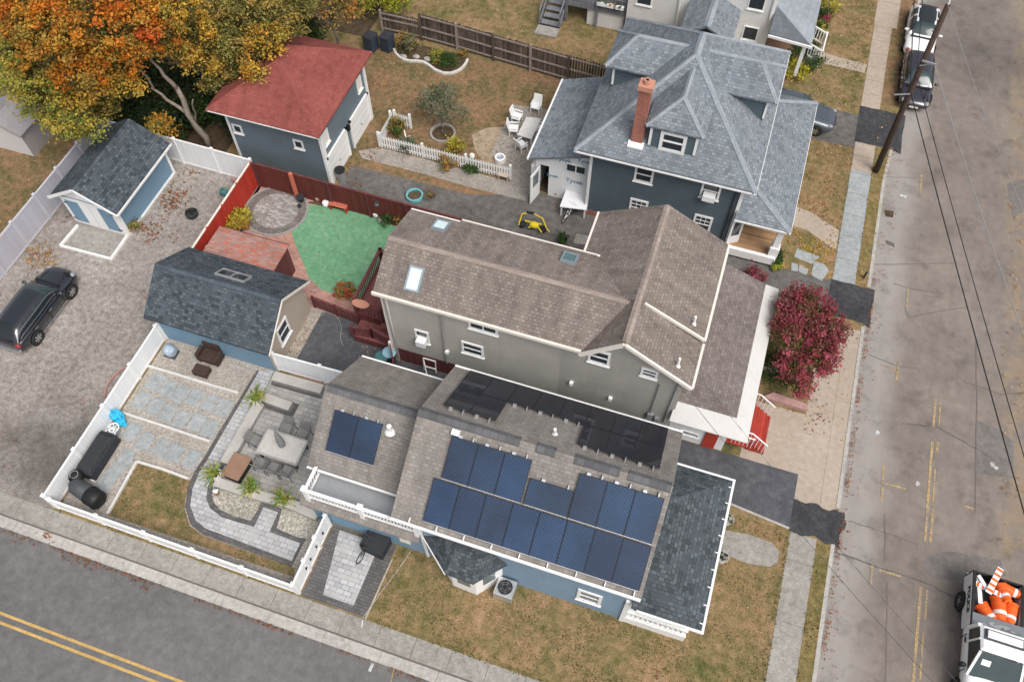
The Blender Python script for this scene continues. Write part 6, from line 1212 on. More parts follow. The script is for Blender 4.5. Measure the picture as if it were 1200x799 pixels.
# police pickup, nose towards the bottom of the picture
T = thing('police_pickup', 'white police pickup truck with orange traffic barrels in its open bed', 'pickup truck', (0, 0, 0), local=True)
hw = .98
m = MB().box(-2.72, -.62, -hw, -hw+.1, .5, 1.3).box(-2.72, -.62, hw-.1, hw, .5, 1.3).box(-2.70, -.62, -hw+.1, hw-.1, .6, .72).box(-.62, -.56, -hw, hw, .5, 1.32); m.build('bed', 'paint_white', T, bevel=.03)
m = MB().box(-2.74, -.5, -hw+.0, -hw+.13, 1.302, 1.35).box(-2.74, -.5, hw-.13, hw, 1.302, 1.35); m.build('bed_rail', 'black', T, bevel=.01)
MB().box(-2.69, -.63, -hw+.11, hw-.11, .722, .74).build('bed_liner', 'charcoal', T)
MB().box(-2.80, -2.722, -hw+.02, hw-.02, .55, 1.28).build('tailgate', 'black', T, bevel=.02); MB().box(-2.92, -2.80, -hw+.05, hw-.05, .45, .62).build('rear_bumper', 'chrome', T, bevel=.02)
tb = MB().box(-1.02, -.48, -hw+.02, hw-.02, 1.352, 1.44).build('toolbox', 'toolbox', T, bevel=.02)
m = MB()
for k, (x, y, s) in enumerate([(-.75, -.25, .16), (-.72, .0, .19), (-.78, .3, .13), (-.7, .55, .08), (-.66, -.5, .09)]):
    m.poly([(x+s*(.9+.4*math.sin(3*t+k))*.6*math.cos(t), y+s*(.9+.4*math.cos(2*t+k))*math.sin(t), 1.4425+k*.0006) for t in np.linspace(0, 6.283, 15)[:-1]])
m.build('emblem', 'grey_metal', tb)
st = [(-.55, hw*.98, .45, 1.18, 1.2), (-.54, hw*.98, .45, 1.18, 1.2), (-.47, hw*.985, .45, 1.18, 1.2), (.6, hw, .42, 1.18, 1.2), (1.25, hw, .42, 1.15, 1.2), (1.45, hw, .42, 1.08, 1.18), (2.2, hw*.98, .42, 1.02, 1.12), (2.7, hw*.93, .45, .95, 1.05), (2.85, hw*.85, .5, .8, .9)]
loft(st).build('body', 'paint_white', T, smooth=True, sub=1)
m = MB().hexa([(-.45, -.86, 1.84), (.55, -.80, 1.84), (.55, .80, 1.84), (-.45, .86, 1.84), (-.42, -.72, 1.93), (.45, -.70, 1.94), (.45, .70, 1.94), (-.42, .72, 1.93)]); m.build('roof', 'paint_white', T, bevel=.04)
for s in (-1, 1):
    MB().beam((1.35, s*.93, 1.15), (.56, s*.77, 1.86), .09, .09).beam((-.43, s*.95, 1.15), (-.43, s*.83, 1.86), .12, .16).beam((.1, s*.95, 1.15), (.1, s*.80, 1.86), .06, .08).build('pillar', 'paint_white', T)
    MB().poly([(1.3, s*.92, 1.16), (-.43, s*.93, 1.16), (-.43, s*.82, 1.85), (.55, s*.78, 1.85)]).build('side_window', 'car_glass', T)
    MB().blob((1.05, s*1.13, 1.2), (.1, .15, .14), 1, 0, 10, 6).build('mirror', 'black', T, smooth=True); MB().box(-.1, .12, s*1.0-.02, s*1.0+.02, 1.0, 1.05).build('door_handle', 'black', T)
    MB().beam((-.2+.0, s*.985, .5), (-.2, s*.985, 1.12), .012, .03).beam((1.15, s*.985, .5), (1.15, s*.985, 1.1), .012, .03).build('door_seam', 'black', T)
    for x in (-1.72, 1.75):
        g = MB(); n = 20
        for j in range(n): t = 2*math.pi*j/n; g.v.append((x+.44*math.cos(t), s*(hw+.008), .38+.44*math.sin(t)))
        g.f.append(tuple(range(n))); g.build('wheel_arch', 'black', T); wheel(T, x, s*(hw-.02), .38, .26, s)
MB().poly([(1.36, -.9, 1.17), (1.36, .9, 1.17), (.58, .75, 1.87), (.58, -.75, 1.87)]).build('windscreen', 'windscreen', T); MB().hexa([(.95, -.62, 1.545), (.95, -.3, 1.545), (.78, -.3, 1.70), (.78, -.62, 1.70), (.96, -.62, 1.555), (.96, -.3, 1.555), (.79, -.3, 1.71), (.79, -.62, 1.71)]).build('dash_paper', 'white', T)
lb = MB().box(-.30, .10, -.70, .70, 1.942, 2.0).build('light_bar', 'charcoal', T); MB().box(-.24, .04, -.63, .63, 2.001, 2.09).build('lens', 'paint_white', lb, bevel=.02)
for s in (-1, 1):
    rt = Matrix.Rotation(math.pi, 4, 'Z') @ RS if s > 0 else RS
    tx = text('POLICE', .33, (-1.62, s*(hw+.006), 1.06), rt, 'black', T, off_=.014)
T.location = (15.13, 12.85, RZ); T.rotation_euler = (0, 0, rad(-90.5)); TRK = Matrix.Translation(T.location) @ Matrix.Rotation(rad(-90.5), 4, 'Z')
def barrel(label, x, y, z, lean, az, sc=1.0):
    B = thing('traffic_barrel', label, 'traffic barrel', (0, 0, 0), 'traffic barrels in the truck bed', local=True); sc *= 1.12
    prof = [(.30, 0), (.30, .1), (.27, .1), (.265, .3), (.25, .32), (.245, .52), (.235, .54), (.23, .75), (.21, .78), (.205, .92), (.10, .95)]
    MB().lathe(0, 0, prof, 20).build('drum', 'orange', B); 
    for z0, r0 in ((.55, .24),): MB().ring(0, 0, r0-.01, r0+.004, z0, z0+.14, 20).build('reflective_band', 'white', B)
    MB().box(-.1, .1, -.025, .025, .95, 1.03).build('handle', 'orange', B)
    B.matrix_world = TRK @ Matrix.Translation((x, y, z)) @ Matrix.Rotation(az, 4, 'Z') @ Matrix.Rotation(lean, 4, 'Y') @ Matrix.Scale(sc, 4)
barrel('orange traffic barrel lying at the left front corner of the truck bed', -1.55, -.5, 1.02, rad(78), rad(35), .8)
barrel('orange barrel lying lengthwise in the middle of the truck bed, nearest the toolbox', -2.05, .12, 1.06, rad(86), rad(4), .95)
barrel('orange barrel lying behind the middle one in the truck bed', -2.5, .1, 1.15, rad(70), rad(20), .72)
barrel('orange and white barrel lying along the right side of the truck bed', -1.9, .62, 1.06, rad(84), rad(-8), .85)
barrel('orange barrel lying crosswise at the tailgate end of the truck bed', -2.5, .2, 1.14, rad(88), rad(80), .7)
def barricade(label, p, q, w, st=True):
    B = thing('barricade_board', label, 'barricade board', (0, 0, 0), 'barricade boards in the truck bed', local=True); p, q = Vector(p), Vector(q)
    MB().beam(p, q, w, .035).build('board', 'white', B)
    if st:
        d = (q-p); m = MB(); n = 5
        for k in range(n): a, b = p+d*(k+.2)/n, p+d*(k+.65)/n; o = (q-p).normalized().cross(Vector((0, 0, 1))).cross((q-p).normalized())*.02; m.beam(a+o, b+o, w-.01, .006)
        m.build('stripe', 'orange', B)
    B.matrix_world = TRK
barricade('striped orange and white board sticking out over the tailgate', (-3.1, -.02, 1.5), (-1.95, -.42, 1.44), .24); barricade('orange striped board lying flat across the left of the truck bed', (-2.25, -.85, 1.3), (-2.05, .1, 1.38), .2)
barricade('plain white board leaning along the left bed wall', (-2.55, -.72, 1.22), (-1.5, -.62, 1.28), .16, False); barricade('short white board angled at the left rear of the bed', (-2.6, -.78, 1.34), (-2.15, -.45, 1.36), .14, False)
# ================================================================== STREET FURNITURE: pole and wires
pb = Vector((8.58, 37.45, -.1)); ptop = at(1111, 6, 10.2); T = thing('utility_pole', 'dark brown wooden utility pole leaning over the parked cars', 'utility pole', (pb.x, pb.y, 0))
PP = lambda z: pb.lerp(ptop, (z+.1)/10.3)
MB().tube([pb, PP(5), ptop], [.17, .15, .12], 12).build('pole', 'wood_pole', T, smooth=True)
c = PP(10.0); MB().lathe(c.x, c.y+.1, [(.05, 10.15), (.07, 10.2), (.04, 10.36)], 8).build('insulator', 'insulator', T); c = PP(7.3); MB().beam((c.x-.1, c.y-.15, 7.3), (c.x+.55, c.y-.3, 7.35), .08, .08).beam((c.x-.1, c.y-.15, 7.0), (c.x+.4, c.y-.2, 7.3), .05, .05).build('bracket', 'grey_metal', T)
c = PP(5.4); MB().beam((c.x, c.y-.2, 5.4), (c.x-.75, c.y-.45, 5.35), .05, .05).build('bracket', 'grey_metal', T)
def wire(name, label, a, b, r, sag, mat='wire', bands=False):
    a, b = Vector(a), Vector(b); pts = [a.lerp(b, t)-Vector((0, 0, sag*4*t*(1-t))) for t in np.linspace(0, 1, 25)]
    if not bands: return tag(MB().tube(pts, r, 6).build(name, mat), label, 'cable')
    T = thing(name, label, 'cable', tuple(a)); MB().tube(pts, r, 6).build('strand', mat, T); m = MB()
    for i in range(1, 24): m.tube([pts[i], pts[i].lerp(pts[i+1], .45)], r*2.0, 6)
    m.build('wrapping', mat, T)
wire('telephone_cable', 'thick black overhead cable down the side street, left of the thinner one', PP(5.4), at(1205, 618, 5.2), .028, .1); wire('telephone_cable', 'thinner dark overhead cable running right of the thick black one', PP(6.3), at(1204, 548, 6.2), .02, .1)
wire('power_line', 'pale grey overhead line from the pole bracket to the right edge', PP(7.3)+Vector((.5, -.3, 0)), at(1206, 410, 7.2), .02, .15, 'wire_grey'); wire('power_line', 'fine pale line from the top of the utility pole', ptop, at(1206, 262, 9.8), .012, .2, 'wire_grey')
wire('telephone_cable', 'black overhead cable passing over the parked cars to the pole', at(1072, -10, 6.2), PP(5.4), .028, .05); wire('telephone_cable', 'thin dark overhead cable over the white car roof', at(1082, -10, 6.8), PP(6.3), .02, .05)
wire('service_drop', 'plain dark service cable from the taupe house crossing the kerb to the bottom right', (.95, 18.0, 5.0), at(1100, 806, 5.6), .011, .35, 'wire_mid'); wire('service_drop', 'twisted banded service cable beside the plain one, above the black driveway', (1.35, 18.6, 5.5), at(1128, 806, 5.8), .006, .35, 'wire_mid', bands=True)
# ================================================================== GARDEN AND YARD OBJECTS
# patio table, closed umbrella, six chairs
c = at(329, 521, .74); T = thing('patio_table', 'rectangular pale stone topped patio table with grey rim on the paver patio', 'table', (c.x, c.y, .016))
k4 = [at(*P1(*p), .74) for p in ((652, 482), (905, 556), (842, 700), (572, 610))]
cx_, cy_ = sum(p.x for p in k4)/4, sum(p.y for p in k4)/4; tw, td = 1.02, .64
MB().box(cx_-tw, cx_+tw, cy_-td, cy_+td, .70, .74).build('rim', 'stone_wall', T, bevel=.02); MB().box(cx_-tw+.09, cx_+tw-.09, cy_-td+.09, cy_+td-.09, .741, .752).build('tabletop', 'tabletop', T)
for a in (-1, 1):
    for b in (-1, 1): MB().box(cx_+a*.85-.04, cx_+a*.85+.04, cy_+b*.5-.04, cy_+b*.5+.04, .016, .70).build('leg', 'charcoal', T)
U = thing('patio_umbrella', 'closed grey patio umbrella standing in the middle of the stone topped table', 'umbrella', (cx_+.1, cy_-.03, .016)); MB().tube([(cx_+.1, cy_-.03, .02), (cx_+.1, cy_-.03, 2.3)], .022, 8).build('pole', 'black', U)
MB().lathe(cx_+.1, cy_-.03, [(.09, .95), (.15, 1.0), (.17, 1.25), (.11, 1.9), (.04, 2.38)], 10).build('canopy', 'umbrella_cloth', U)
def patio_chair(label):
    T = thing('patio_chair', label, 'chair', (0, 0, 0), 'chairs round the patio table', local=True)
    MB().box(-.25, .25, -.24, .26, .42, .45).build('seat', 'mesh_grey', T); MB().hexa([(-.25, .24, .46), (.25, .24, .46), (.25, .27, .46), (-.25, .27, .46), (-.24, .36, .98), (.24, .36, .98), (.24, .39, .98), (-.24, .39, .98)]).build('backrest', 'mesh_grey', T)
    for x in (-.26, .26):
        MB().tube([(x, -.24, 0), (x, -.24, .42)], .016, 6).build('leg', 'charcoal', T); MB().tube([(x, .28, 0), (x, .25, .45)], .016, 6).build('leg', 'charcoal', T); MB().tube([(x, -.24, .42), (x, -.2, .66), (x, .28, .68)], .016, 6).build('armrest', 'charcoal', T)
    return T
pc = patio_chair('patio chair left of the two at the far side of the stone topped table'); pc.location = (cx_-.25, cy_+.95, .018); pc.rotation_euler = (0, 0, .05)
dup(pc, (cx_+.55, cy_+.9, .018), 'patio chair right of the two at the far side of the stone topped table', -.05); dup(pc, (cx_-1.3, cy_-.05, .018), 'patio chair at the left end of the stone topped table', rad(82)); dup(pc, (cx_-.6, cy_-.92, .018), 'near side patio chair closest to the brown fire table', rad(178)); dup(pc, (cx_+.05, cy_-.95, .018), 'near side patio chair in the middle of its row', rad(183)); dup(pc, (cx_+.65, cy_-.9, .018), 'near side patio chair closest to the house roof', rad(180))
c = at(277, 546, .5); T = thing('fire_table', 'low brown topped outdoor table with dark base on the paver patio', 'table', (c.x, c.y, .016)); MB().rbox(c.x, c.y, .78, 1.05, .02, .44, -.06).build('base', 'black', T); MB().rbox(c.x, c.y, .86, 1.15, .441, .5, -.06).build('tabletop', 'brown_top', T, bevel=.02)
def planter(px, py, label, key='palm', dir=1):
    c = at(px, py, .0); z = .3; T = thing('palm_planter', label, 'planter', (c.x, c.y, z), 'white planters with palm grass'); m = MB().rbox(c.x, c.y, .34, .34, z, z+.42, .1, 1.28)
    pot = m.build('pot', 'white', T); MB().rbox(c.x, c.y, .36, .36, z+.421, z+.43, .1).build('soil', 'soil', T); m = MB(); r = random.Random(px)
    P = []; C_ = []; pal = np.array(PAL[key])
    for k in range(46):
        a = r.uniform(0, 6.28); L = r.uniform(.4, .75); e = r.uniform(.35, 1.2)
        for t in np.linspace(.05, 1, 14): P.append((c.x+math.cos(a)*L*t*math.cos(e)*1.1, c.y+math.sin(a)*L*t*math.cos(e)*1.1, z+.43+L*math.sin(e)*t-.3*t*t*L)); C_.append(pal[k % len(pal)])
    leaves('palm_leaves', P, .05, C_, T)
planter(304, 474, 'white square planter with palm grass on the path wall, farthest from the street'); planter(257, 562, 'white planter with palm grass at the bend of the paver path'); planter(299, 580, 'white planter with yellowed palm grass behind the pebble bed'); planter(337, 592, 'white planter with bright palm grass nearest the balcony')
c = at(255, 579); T = thing('bird_ornament', 'small white bird ornament standing in the pebble bed', 'ornament', (c.x, c.y, 0)); MB().blob((c.x, c.y, .35), (.13, .09, .09), 1, .05).blob((c.x+.1, c.y+.05, .45), (.05, .05, .05), 2, .0).build('body', 'white', T, smooth=True); MB().rbox(c.x, c.y, .16, .16, 0, .25).build('stand', 'brown_top', T)
# wicker chair and ottoman
c = at(247, 416, .3); T = thing('wicker_armchair', 'dark brown wicker armchair against the blue shed', 'armchair', (c.x, c.y, 0)); c0, c1 = c.x, c.y
MB().box(c0-.42, c0+.42, c1-.38, c1+.35, .12, .42).build('seat', 'wicker', T, bevel=.04); MB().box(c0-.45, c0+.45, c1+.22, c1+.4, .42, .92).build('backrest', 'wicker', T, bevel=.05)
for x in (-.5, .5): MB().box(c0+x-.08, c0+x+.08, c1-.38, c1+.22, .1, .64).build('armrest', 'wicker', T, bevel=.04)
for x in (-.45, .45):
    for y in (-.33, .33): MB().box(c0+x-.03, c0+x+.03, c1+y-.03, c1+y+.03, 0, .12).build('leg', 'black', T)
c = at(236, 434, .3); T = thing('wicker_ottoman', 'small dark brown wicker footstool in front of the armchair', 'footstool', (c.x, c.y, 0)); MB().rbox(c.x, c.y, .72, .5, .1, .42, .0).build('cushion', 'wicker', T, bevel=.03)
for x in (-.3, .3):
    for y in (-.2, .2): MB().rbox(c.x+x, c.y+y, .05, .05, 0, .1).build('leg', 'black', T)
c = at(199, 411, .3); T = thing('covered_bundle', 'silvery blue wrapped bundle in the corner by the blue shed', 'bundle', (c.x, c.y, 0)); MB().blob((c.x, c.y, .32), (.36, .34, .36), 5, .16, 12, 8).build('wrap', 'silver_cloth', T, sub=1); MB().rbox(c.x, c.y, .6, .5, 0, .06).build('base', 'charcoal', T)
c = at(138, 489, .3); T = thing('plastic_sack', 'bright blue plastic sack against the white patio fence', 'sack', (c.x, c.y, 0)); MB().blob((c.x-.1, c.y+.05, .34), (.34, .26, .36), 8, .2, 12, 8).blob((c.x+.22, c.y-.12, .22), (.26, .22, .22), 9, .2, 12, 8).build('sack', 'blue_cloth', T)
c = at(131, 504, .45); T = thing('hose_reel', 'small white and black wheeled frame between the blue sack and the black cover', 'hose reel', (c.x, c.y, 0)); m = MB()
for y in (-.14, .14): m.ring(c.x, c.y+y, .2, .25, .42, .46, 20)
for k in range(6): m.beam((c.x, c.y+.14, .44), (c.x+.22*math.cos(k*1.05), c.y+.14+.22*math.sin(k*1.05), .44), .03, .03)
m.build('wheels', 'white', T); MB().rbox(c.x, c.y, .3, .4, 0, .4).build('frame', 'grey_metal', T)
c = at(114, 532, .45); T = thing('covered_grill', 'long black covered bench with sloped ends along the white patio fence', 'covered furniture', (c.x, c.y, 0)); a = rad(90); MB().rbox(c.x, c.y, 2.1, .82, .02, .62, a, .98).rbox(c.x, c.y, 2.02, .78, .621, .80, a, .78).build('cover', 'cover', T, bevel=.06); MB().lathe(c.x+.3, c.y-1.02, [(.09, 0), (.09, .2)], 10).build('jug', 'white', T)
c = at(89, 558, .7); T = thing('kettle_grill', 'round black kettle grill beside the long black cover', 'grill', (c.x, c.y, 0)); MB().lathe(c.x, c.y, [(.12, .35), (.27, .5), (.31, .7), (.26, .85), (.1, .93)], 20).build('bowl', 'black', T, smooth=True); MB().ring(c.x, c.y, .15, .19, .905, .915, 16).build('handle', 'chrome', T)
for k in range(3): t = k*2.1; MB().tube([(c.x+.1*math.cos(t), c.y+.1*math.sin(t), .5), (c.x+.26*math.cos(t), c.y+.26*math.sin(t), 0)], .015, 6).build('leg', 'grey_metal', T)
c = at(101, 577, .6); T = thing('barrel_smoker', 'large dark grey covered barrel grill in the corner of the white fence', 'grill', (c.x, c.y, 0)); a = rad(-12)
pts = [(c.x-.75*math.cos(a), c.y-.75*math.sin(a), .62), (c.x-.6*math.cos(a), c.y-.6*math.sin(a), .66), (c.x+.15*math.cos(a), c.y+.15*math.sin(a), .66)]; MB().tube(pts, [.24, .36, .38], 16).build('cover', 'charcoal', T, smooth=True)
MB().tube([(c.x+.16*math.cos(a), c.y+.16*math.sin(a), .62), (c.x+.2*math.cos(a), c.y+.2*math.sin(a), .62), (c.x+.75*math.cos(a), c.y+.75*math.sin(a), .58), (c.x+.82*math.cos(a), c.y+.82*math.sin(a), .58)], [.36, .42, .41, .3], 16).build('side_box', 'black', T, smooth=True); MB().rbox(c.x, c.y, 1.2, .5, 0, .4, a).build('base', 'cover', T); MB().tube([(c.x-.8, c.y+.25, .5), (c.x-.8, c.y+.25, .95)], .07, 10).build('chimney', 'black', T)
# beside the blue wall
c = at(440, 636, .5); T = thing('storage_box', 'dark brown storage box by the blue wall next to a folded bicycle', 'storage box', (c.x, c.y, 0)); MB().rbox(c.x, c.y, 1.0, .8, 0, .62, -.1).build('box', 'cover', T); MB().rbox(c.x, c.y, 1.04, .84, .621, .7, -.1).build('lid', 'cover', T, bevel=.02)
c = at(430, 641, .3); B = thing('bicycle', 'small dark bicycle leaning between the paver path and the storage box', 'bicycle', (c.x, c.y, 0))
def cyc(B, c, ang, mat, r=.3, wbs=.48):
    d = Vector((math.cos(ang), math.sin(ang), 0)); 
    for s in (-1, 1):
        o = Vector((c.x, c.y, r))+d*wbs*s; m = MB(); pts = [o+d*r*math.cos(t)+Vector((0, 0, r*math.sin(t))) for t in np.linspace(0, 2*math.pi, 21)]; m.tube(pts, .022, 6, False).build('wheel', 'rubber', B)
    b0 = Vector((c.x, c.y, r)); f, k = b0+d*wbs, b0-d*wbs; st, hd = b0-d*.15+Vector((0, 0, .42)), b0+d*.32+Vector((0, 0, .45))
    m = MB()
    for p, q in ((k, b0), (b0, st), (st, hd), (hd, b0), (k, st), (hd, f)): m.tube([p, q], .018, 6)
    m.build('frame', mat, B); n = Vector((-d.y, d.x, 0)); MB().tube([hd+Vector((0, 0, .12))-n*.25, hd+Vector((0, 0, .12))+n*.25], .015, 6).build('handlebar', mat, B); MB().blob(tuple(st+Vector((0, 0, .08))), (.12, .07, .03), 1, 0).build('saddle', 'black', B)
cyc(B, c, rad(80), 'charcoal')
c = at(592, 690, .5); T = thing('air_conditioner', 'grey outdoor air conditioner unit with a round black fan beside the bay window', 'air conditioner', (c.x, c.y, 0)); MB().rbox(c.x, c.y, .78, .74, .04, .76, -.02).build('casing', 'alu', T, bevel=.02); fan = MB().lathe(c.x, c.y, [(.31, .761), (.31, .77), (.02, .775)], 24).build('fan', 'black', T); m = MB()
for k in range(5): t = k*1.257; m.poly([(c.x+.03*math.cos(t), c.y+.03*math.sin(t), .782), (c.x+.28*math.cos(t-.2), c.y+.28*math.sin(t-.2), .783), (c.x+.28*math.cos(t+.25), c.y+.28*math.sin(t+.25), .79)])
m.build('blade', 'charcoal', fan); m = MB().ring(c.x, c.y, .3, .34, .761, .80, 24)
for q in (.12, .2): m.ring(c.x, c.y, q, q+.008, .798, .803, 24)
m.build('fan_guard', 'grey_metal', T)
for px, py, lb in ((852, 610, 'white urn planter with green plant at the porch corner beside the black driveway'), (846, 654, 'white urn planter with dark plant on the lawn side of the rounded path')):
    c = at(px, py, .2); T = thing('urn_planter', lb, 'planter', (c.x, c.y, 0), 'white urns by the porch'); MB().lathe(c.x, c.y, [(.15, 0), (.17, .05), (.13, .12), (.24, .42), (.26, .45), (.22, .45), (.2, .40)], 16).build('urn', 'kerb', T); P, q = clumps([(c.x, c.y, .47, .18, .18, .1, 'green' if py < 630 else 'dark')], 14, 8, PAL); leaves('plant', P, .04, q, T)
# rear yard of the taupe house
c = at(281, 272); T = thing('flower_pot', 'dark glazed pot under the yellow shrub by the bright red fence', 'pot', (c.x, c.y-.15, 0)); MB().lathe(c.x, c.y-.15, [(.18, 0), (.27, .3), (.28, .35), (.23, .35), (.22, .3)], 16).build('pot', 'black', T); MB().rbox(c.x, c.y-.15, .3, .3, .28, .31).build('soil', 'soil', T)
c = at(245, 291, 1.3); T = thing('globe_lamp', 'round white globe lamp on a short post beside the dark shed roof', 'lamp', (c.x, c.y, 0)); MB().blob((c.x, c.y, 1.3), (.2, .2, .2), 1, 0, 16, 10).build('globe', 'white', T, smooth=True); MB().tube([(c.x, c.y, 0), (c.x, c.y, 1.12)], .03, 8).build('post', 'black', T)
c = at(352, 232, .3); T = thing('urn_planter', 'dark metal urn at the edge of the round cobble patio', 'urn', (c.x, c.y, 0)); MB().lathe(c.x, c.y, [(.15, 0), (.08, .08), (.22, .34), (.24, .4), (.19, .4)], 14).build('urn', 'cover', T)
c = at(351, 242, .05); tag(MB().lathe(c.x, c.y, [(.1, .02), (.12, .14), (.08, .15)], 12).build('candle_holder', 'cover'), 'tiny dark candle holder beside the metal urn', 'candle holder')
c = at(397, 241, .3); T = thing('garden_bench', 'small red wooden bench in front of the maroon fence', 'bench', (c.x, c.y, 0)); x, y = c.x, c.y; m = MB()
for k in range(3): m.box(x-.5, x+.5, y-.2+k*.13, y-.1+k*.13, .4, .43)
m.build('seat', 'salmon', T); m = MB()
for k in range(3): m.box(x-.5, x+.5, y+.2, y+.23, .5+k*.13, .6+k*.13)
m.build('backrest', 'salmon', T)
for q in (-.45, .45): MB().box(x+q-.03, x+q+.03, y-.2, y+.22, 0, .4).box(x+q-.03, x+q+.03, y+.2, y+.24, .4, .9).build('leg', 'red_paint', T)
for px, py, lb, mt in ((382, 239, 'small white pot beside the red bench, on its left', 'white'), (441, 251, 'round white stone pot at the fence end of the turf', 'white'), (447, 259, 'little grey pot below the white round pot', 'concrete'), (373, 232, 'pale terracotta gnome pot left of the bench', 'pinkstone')):
    c = at(px, py, .15); tag(MB().lathe(c.x, c.y, [(.12, 0), (.2, .15), (.18, .3), (.1, .34)], 14).build('flower_pot', mt), lb, 'pot', 'pots along the maroon fence')
for px, py, zt, lb in ((443, 236, 1.5, 'small lantern fixed on the maroon fence above the white pot'), (505, 246, 1.6, 'small lantern on the maroon fence by the taupe roof')):
    c = at(px, py, zt); T = thing('fence_lantern', lb, 'lantern', (c.x, 25.5, zt)); MB().rbox(c.x, 25.48, .14, .14, zt-.1, zt+.12).build('glass', 'grey_metal', T); MB().rbox(c.x, 25.48, .2, .2, zt+.121, zt+.2, 0, .3).build('cap', 'cover', T)
c = at(224, 249, .3); T = thing('wire_planter', 'round black wire planter standing alone on the gravel', 'planter', (c.x, c.y, 0)); MB().lathe(c.x, c.y, [(.2, 0), (.32, .1), (.34, .3), (.27, .34), (.25, .2)], 14).build('basket', 'cover', T); P, q = clumps([(c.x, c.y, .28, .2, .2, .08, 'dark')], 10, 6, PAL); leaves('dead_plant', P, .05, q, T)
c = at(264, 225, .3); T = thing('garden_parasol', 'small dark teal folded cloth item by the red fence', 'cloth', (c.x, c.y, 0)); MB().blob((c.x-.1, c.y, .25), (.25, .22, .25), 3, .2).build('cloth', 'teal_dark', T)
c = at(274, 210, .4); T = thing('pink_flamingo', 'small pink garden ornament against the white fence corner', 'ornament', (c.x, c.y, 0)); MB().blob((c.x, c.y, .4), (.18, .12, .16), 4, .1).build('body', 'pinkstone', T); MB().tube([(c.x, c.y, 0), (c.x, c.y, .3)], .02, 6).build('stake', 'cover', T)
for px, py, mt, lb, h in ((456, 412, 'lid_blue', 'wheelie bin with a pale blue round lid behind the taupe house', .95), (447, 417, 'teal_dark', 'dark teal bin next to the pale blue lidded one', .75)):
    c = at(px, py, h); T = thing('garbage_bin', lb, 'bin', (c.x, c.y, 0)); MB().lathe(c.x, c.y, [(.24, 0), (.29, h-.08)], 18).build('body', 'charcoal', T); MB().lathe(c.x, c.y, [(.32, h-.079), (.33, h-.03), (.26, h), (.05, h+.02)], 18).build('lid', mt, T)
c = at(503, 428, .6); T = thing('folding_frame', 'white folded metal frame in the dark alley between the houses', 'frame', (c.x, c.y, 0)); m = MB(); x, y = c.x, c.y
for p, q in (((x-.3, y, .05), (x-.3, y+.1, .95)), ((x+.3, y, .05), (x+.3, y+.1, .95)), ((x-.3, y+.1, .95), (x+.3, y+.1, .95)), ((x-.3, y+.1, .8), (x, y-.35, .05)), ((x-.3, y, .4), (x+.3, y, .4))): m.beam(p, q, .05, .05)
m.build('frame', 'white', T)
def smooth(p, n=6):
    o = []
    for i in range(len(p)-1):
        a, b, c, d = p[max(i-1, 0)], p[i], p[i+1], p[min(i+2, len(p)-1)]
        for k in range(n):
            t = k/n; o.append(.5*((2*b)+(c-a)*t+(2*a-5*b+4*c-d)*t*t+(3*b-a-3*c+d)*t**3))
    return o+[p[-1]]
tag(MB().tube(smooth([at(*p, .03) for p in ((383, 360), (377, 370), (380, 366), (388, 367), (396, 373), (400, 384), (399, 396), (402, 405))]), .018, 6).build('garden_hose', 'wire_grey'), 'thin grey garden hose curling over the black asphalt yard', 'hose')
# grey house yard
for px, lb in ((436, 'left of two dark blue bins by the end of the wooden fence'), (455, 'right of two dark blue bins, beside the curved bed')):
    c = at(px, 58, 0); T = thing('garbage_bin', lb, 'bin', (c.x, c.y, 0), 'blue bins by the wooden fence'); MB().rbox(c.x, c.y, .62, .68, 0, 1.0, -.15, 1.08).build('body', 'bin_blue', T, bevel=.03); MB().rbox(c.x, c.y, .7, .76, 1.001, 1.08, -.15).build('lid', 'cover', T, bevel=.03)
c = at(400, 213, 0); T = thing('garbage_bin', 'grey dustbin with open black top beside the garage corner', 'bin', (c.x, c.y+.1, 0)); MB().lathe(c.x, c.y+.1, [(.22, 0), (.27, .78)], 18).build('body', 'grey_metal', T); MB().lathe(c.x, c.y+.1, [(.29, .781), (.3, .84), (.2, .87)], 18).build('lid', 'black', T)
c = at(486, 231); T = thing('plant_tub', 'round turquoise rimmed tub of dark soil on the driveway', 'tub', (c.x, c.y, 0)); MB().ring(c.x, c.y, .36, .47, 0, .22, 28).build('rim', 'teal', T, bevel=.03); MB().lathe(c.x, c.y, [(.36, .05), (.3, .14), (.02, .16)], 20).build('soil', 'soil', T)
c = at(628, 262, .4); T = thing('garden_cart', 'yellow tubular garden cart with black wheels on the driveway', 'cart', (c.x, c.y, 0)); x, y = c.x-.1, c.y
m = MB().tube([(x-.75, y-.3, .3), (x-.7, y+.1, .75), (x-.3, y+.3, .8)], .035, 8).tube([(x-.1, y+.3, .75), (x+.4, y+.2, .7), (x+.75, y-.2, .45), (x+.95, y-.3, .4)], .035, 8).tube([(x-.2, y-.35, .35), (x+.1, y-.1, .5), (x+.55, y-.4, .3)], .04, 8).tube([(x-.5, y, .4), (x+.4, y, .45)], .04, 8); m.build('frame', 'yellow_paint', T); MB().blob((x+.05, y-.15, .45), (.25, .2, .14), 2, .1).build('tray', 'yellow_paint', T)
for q in (-.6, .5): MB().lathe(x+q, y-.05, [(.05, .05), (.2, .1), (.2, .2), (.05, .28)], 14).build('wheel', 'rubber', T)
MB().beam((x-.5, y+.25, .8), (x-.1, y+.28, .82), .12, .06).build('grip', 'black', T)
c = at(655, 224, .3); T = thing('bucket', 'red bucket on its side at the foot of the wrapped wall', 'bucket', (c.x, c.y, 0)); MB().tube([(c.x-.2, c.y-.05, .22), (c.x+.2, c.y+.08, .2)], [.2, .16], 16).build('body', 'red_paint', T); MB().ring(c.x-.22, c.y-.05, .0, .17, .2, .22, 16).build('rim', 'salmon', T)
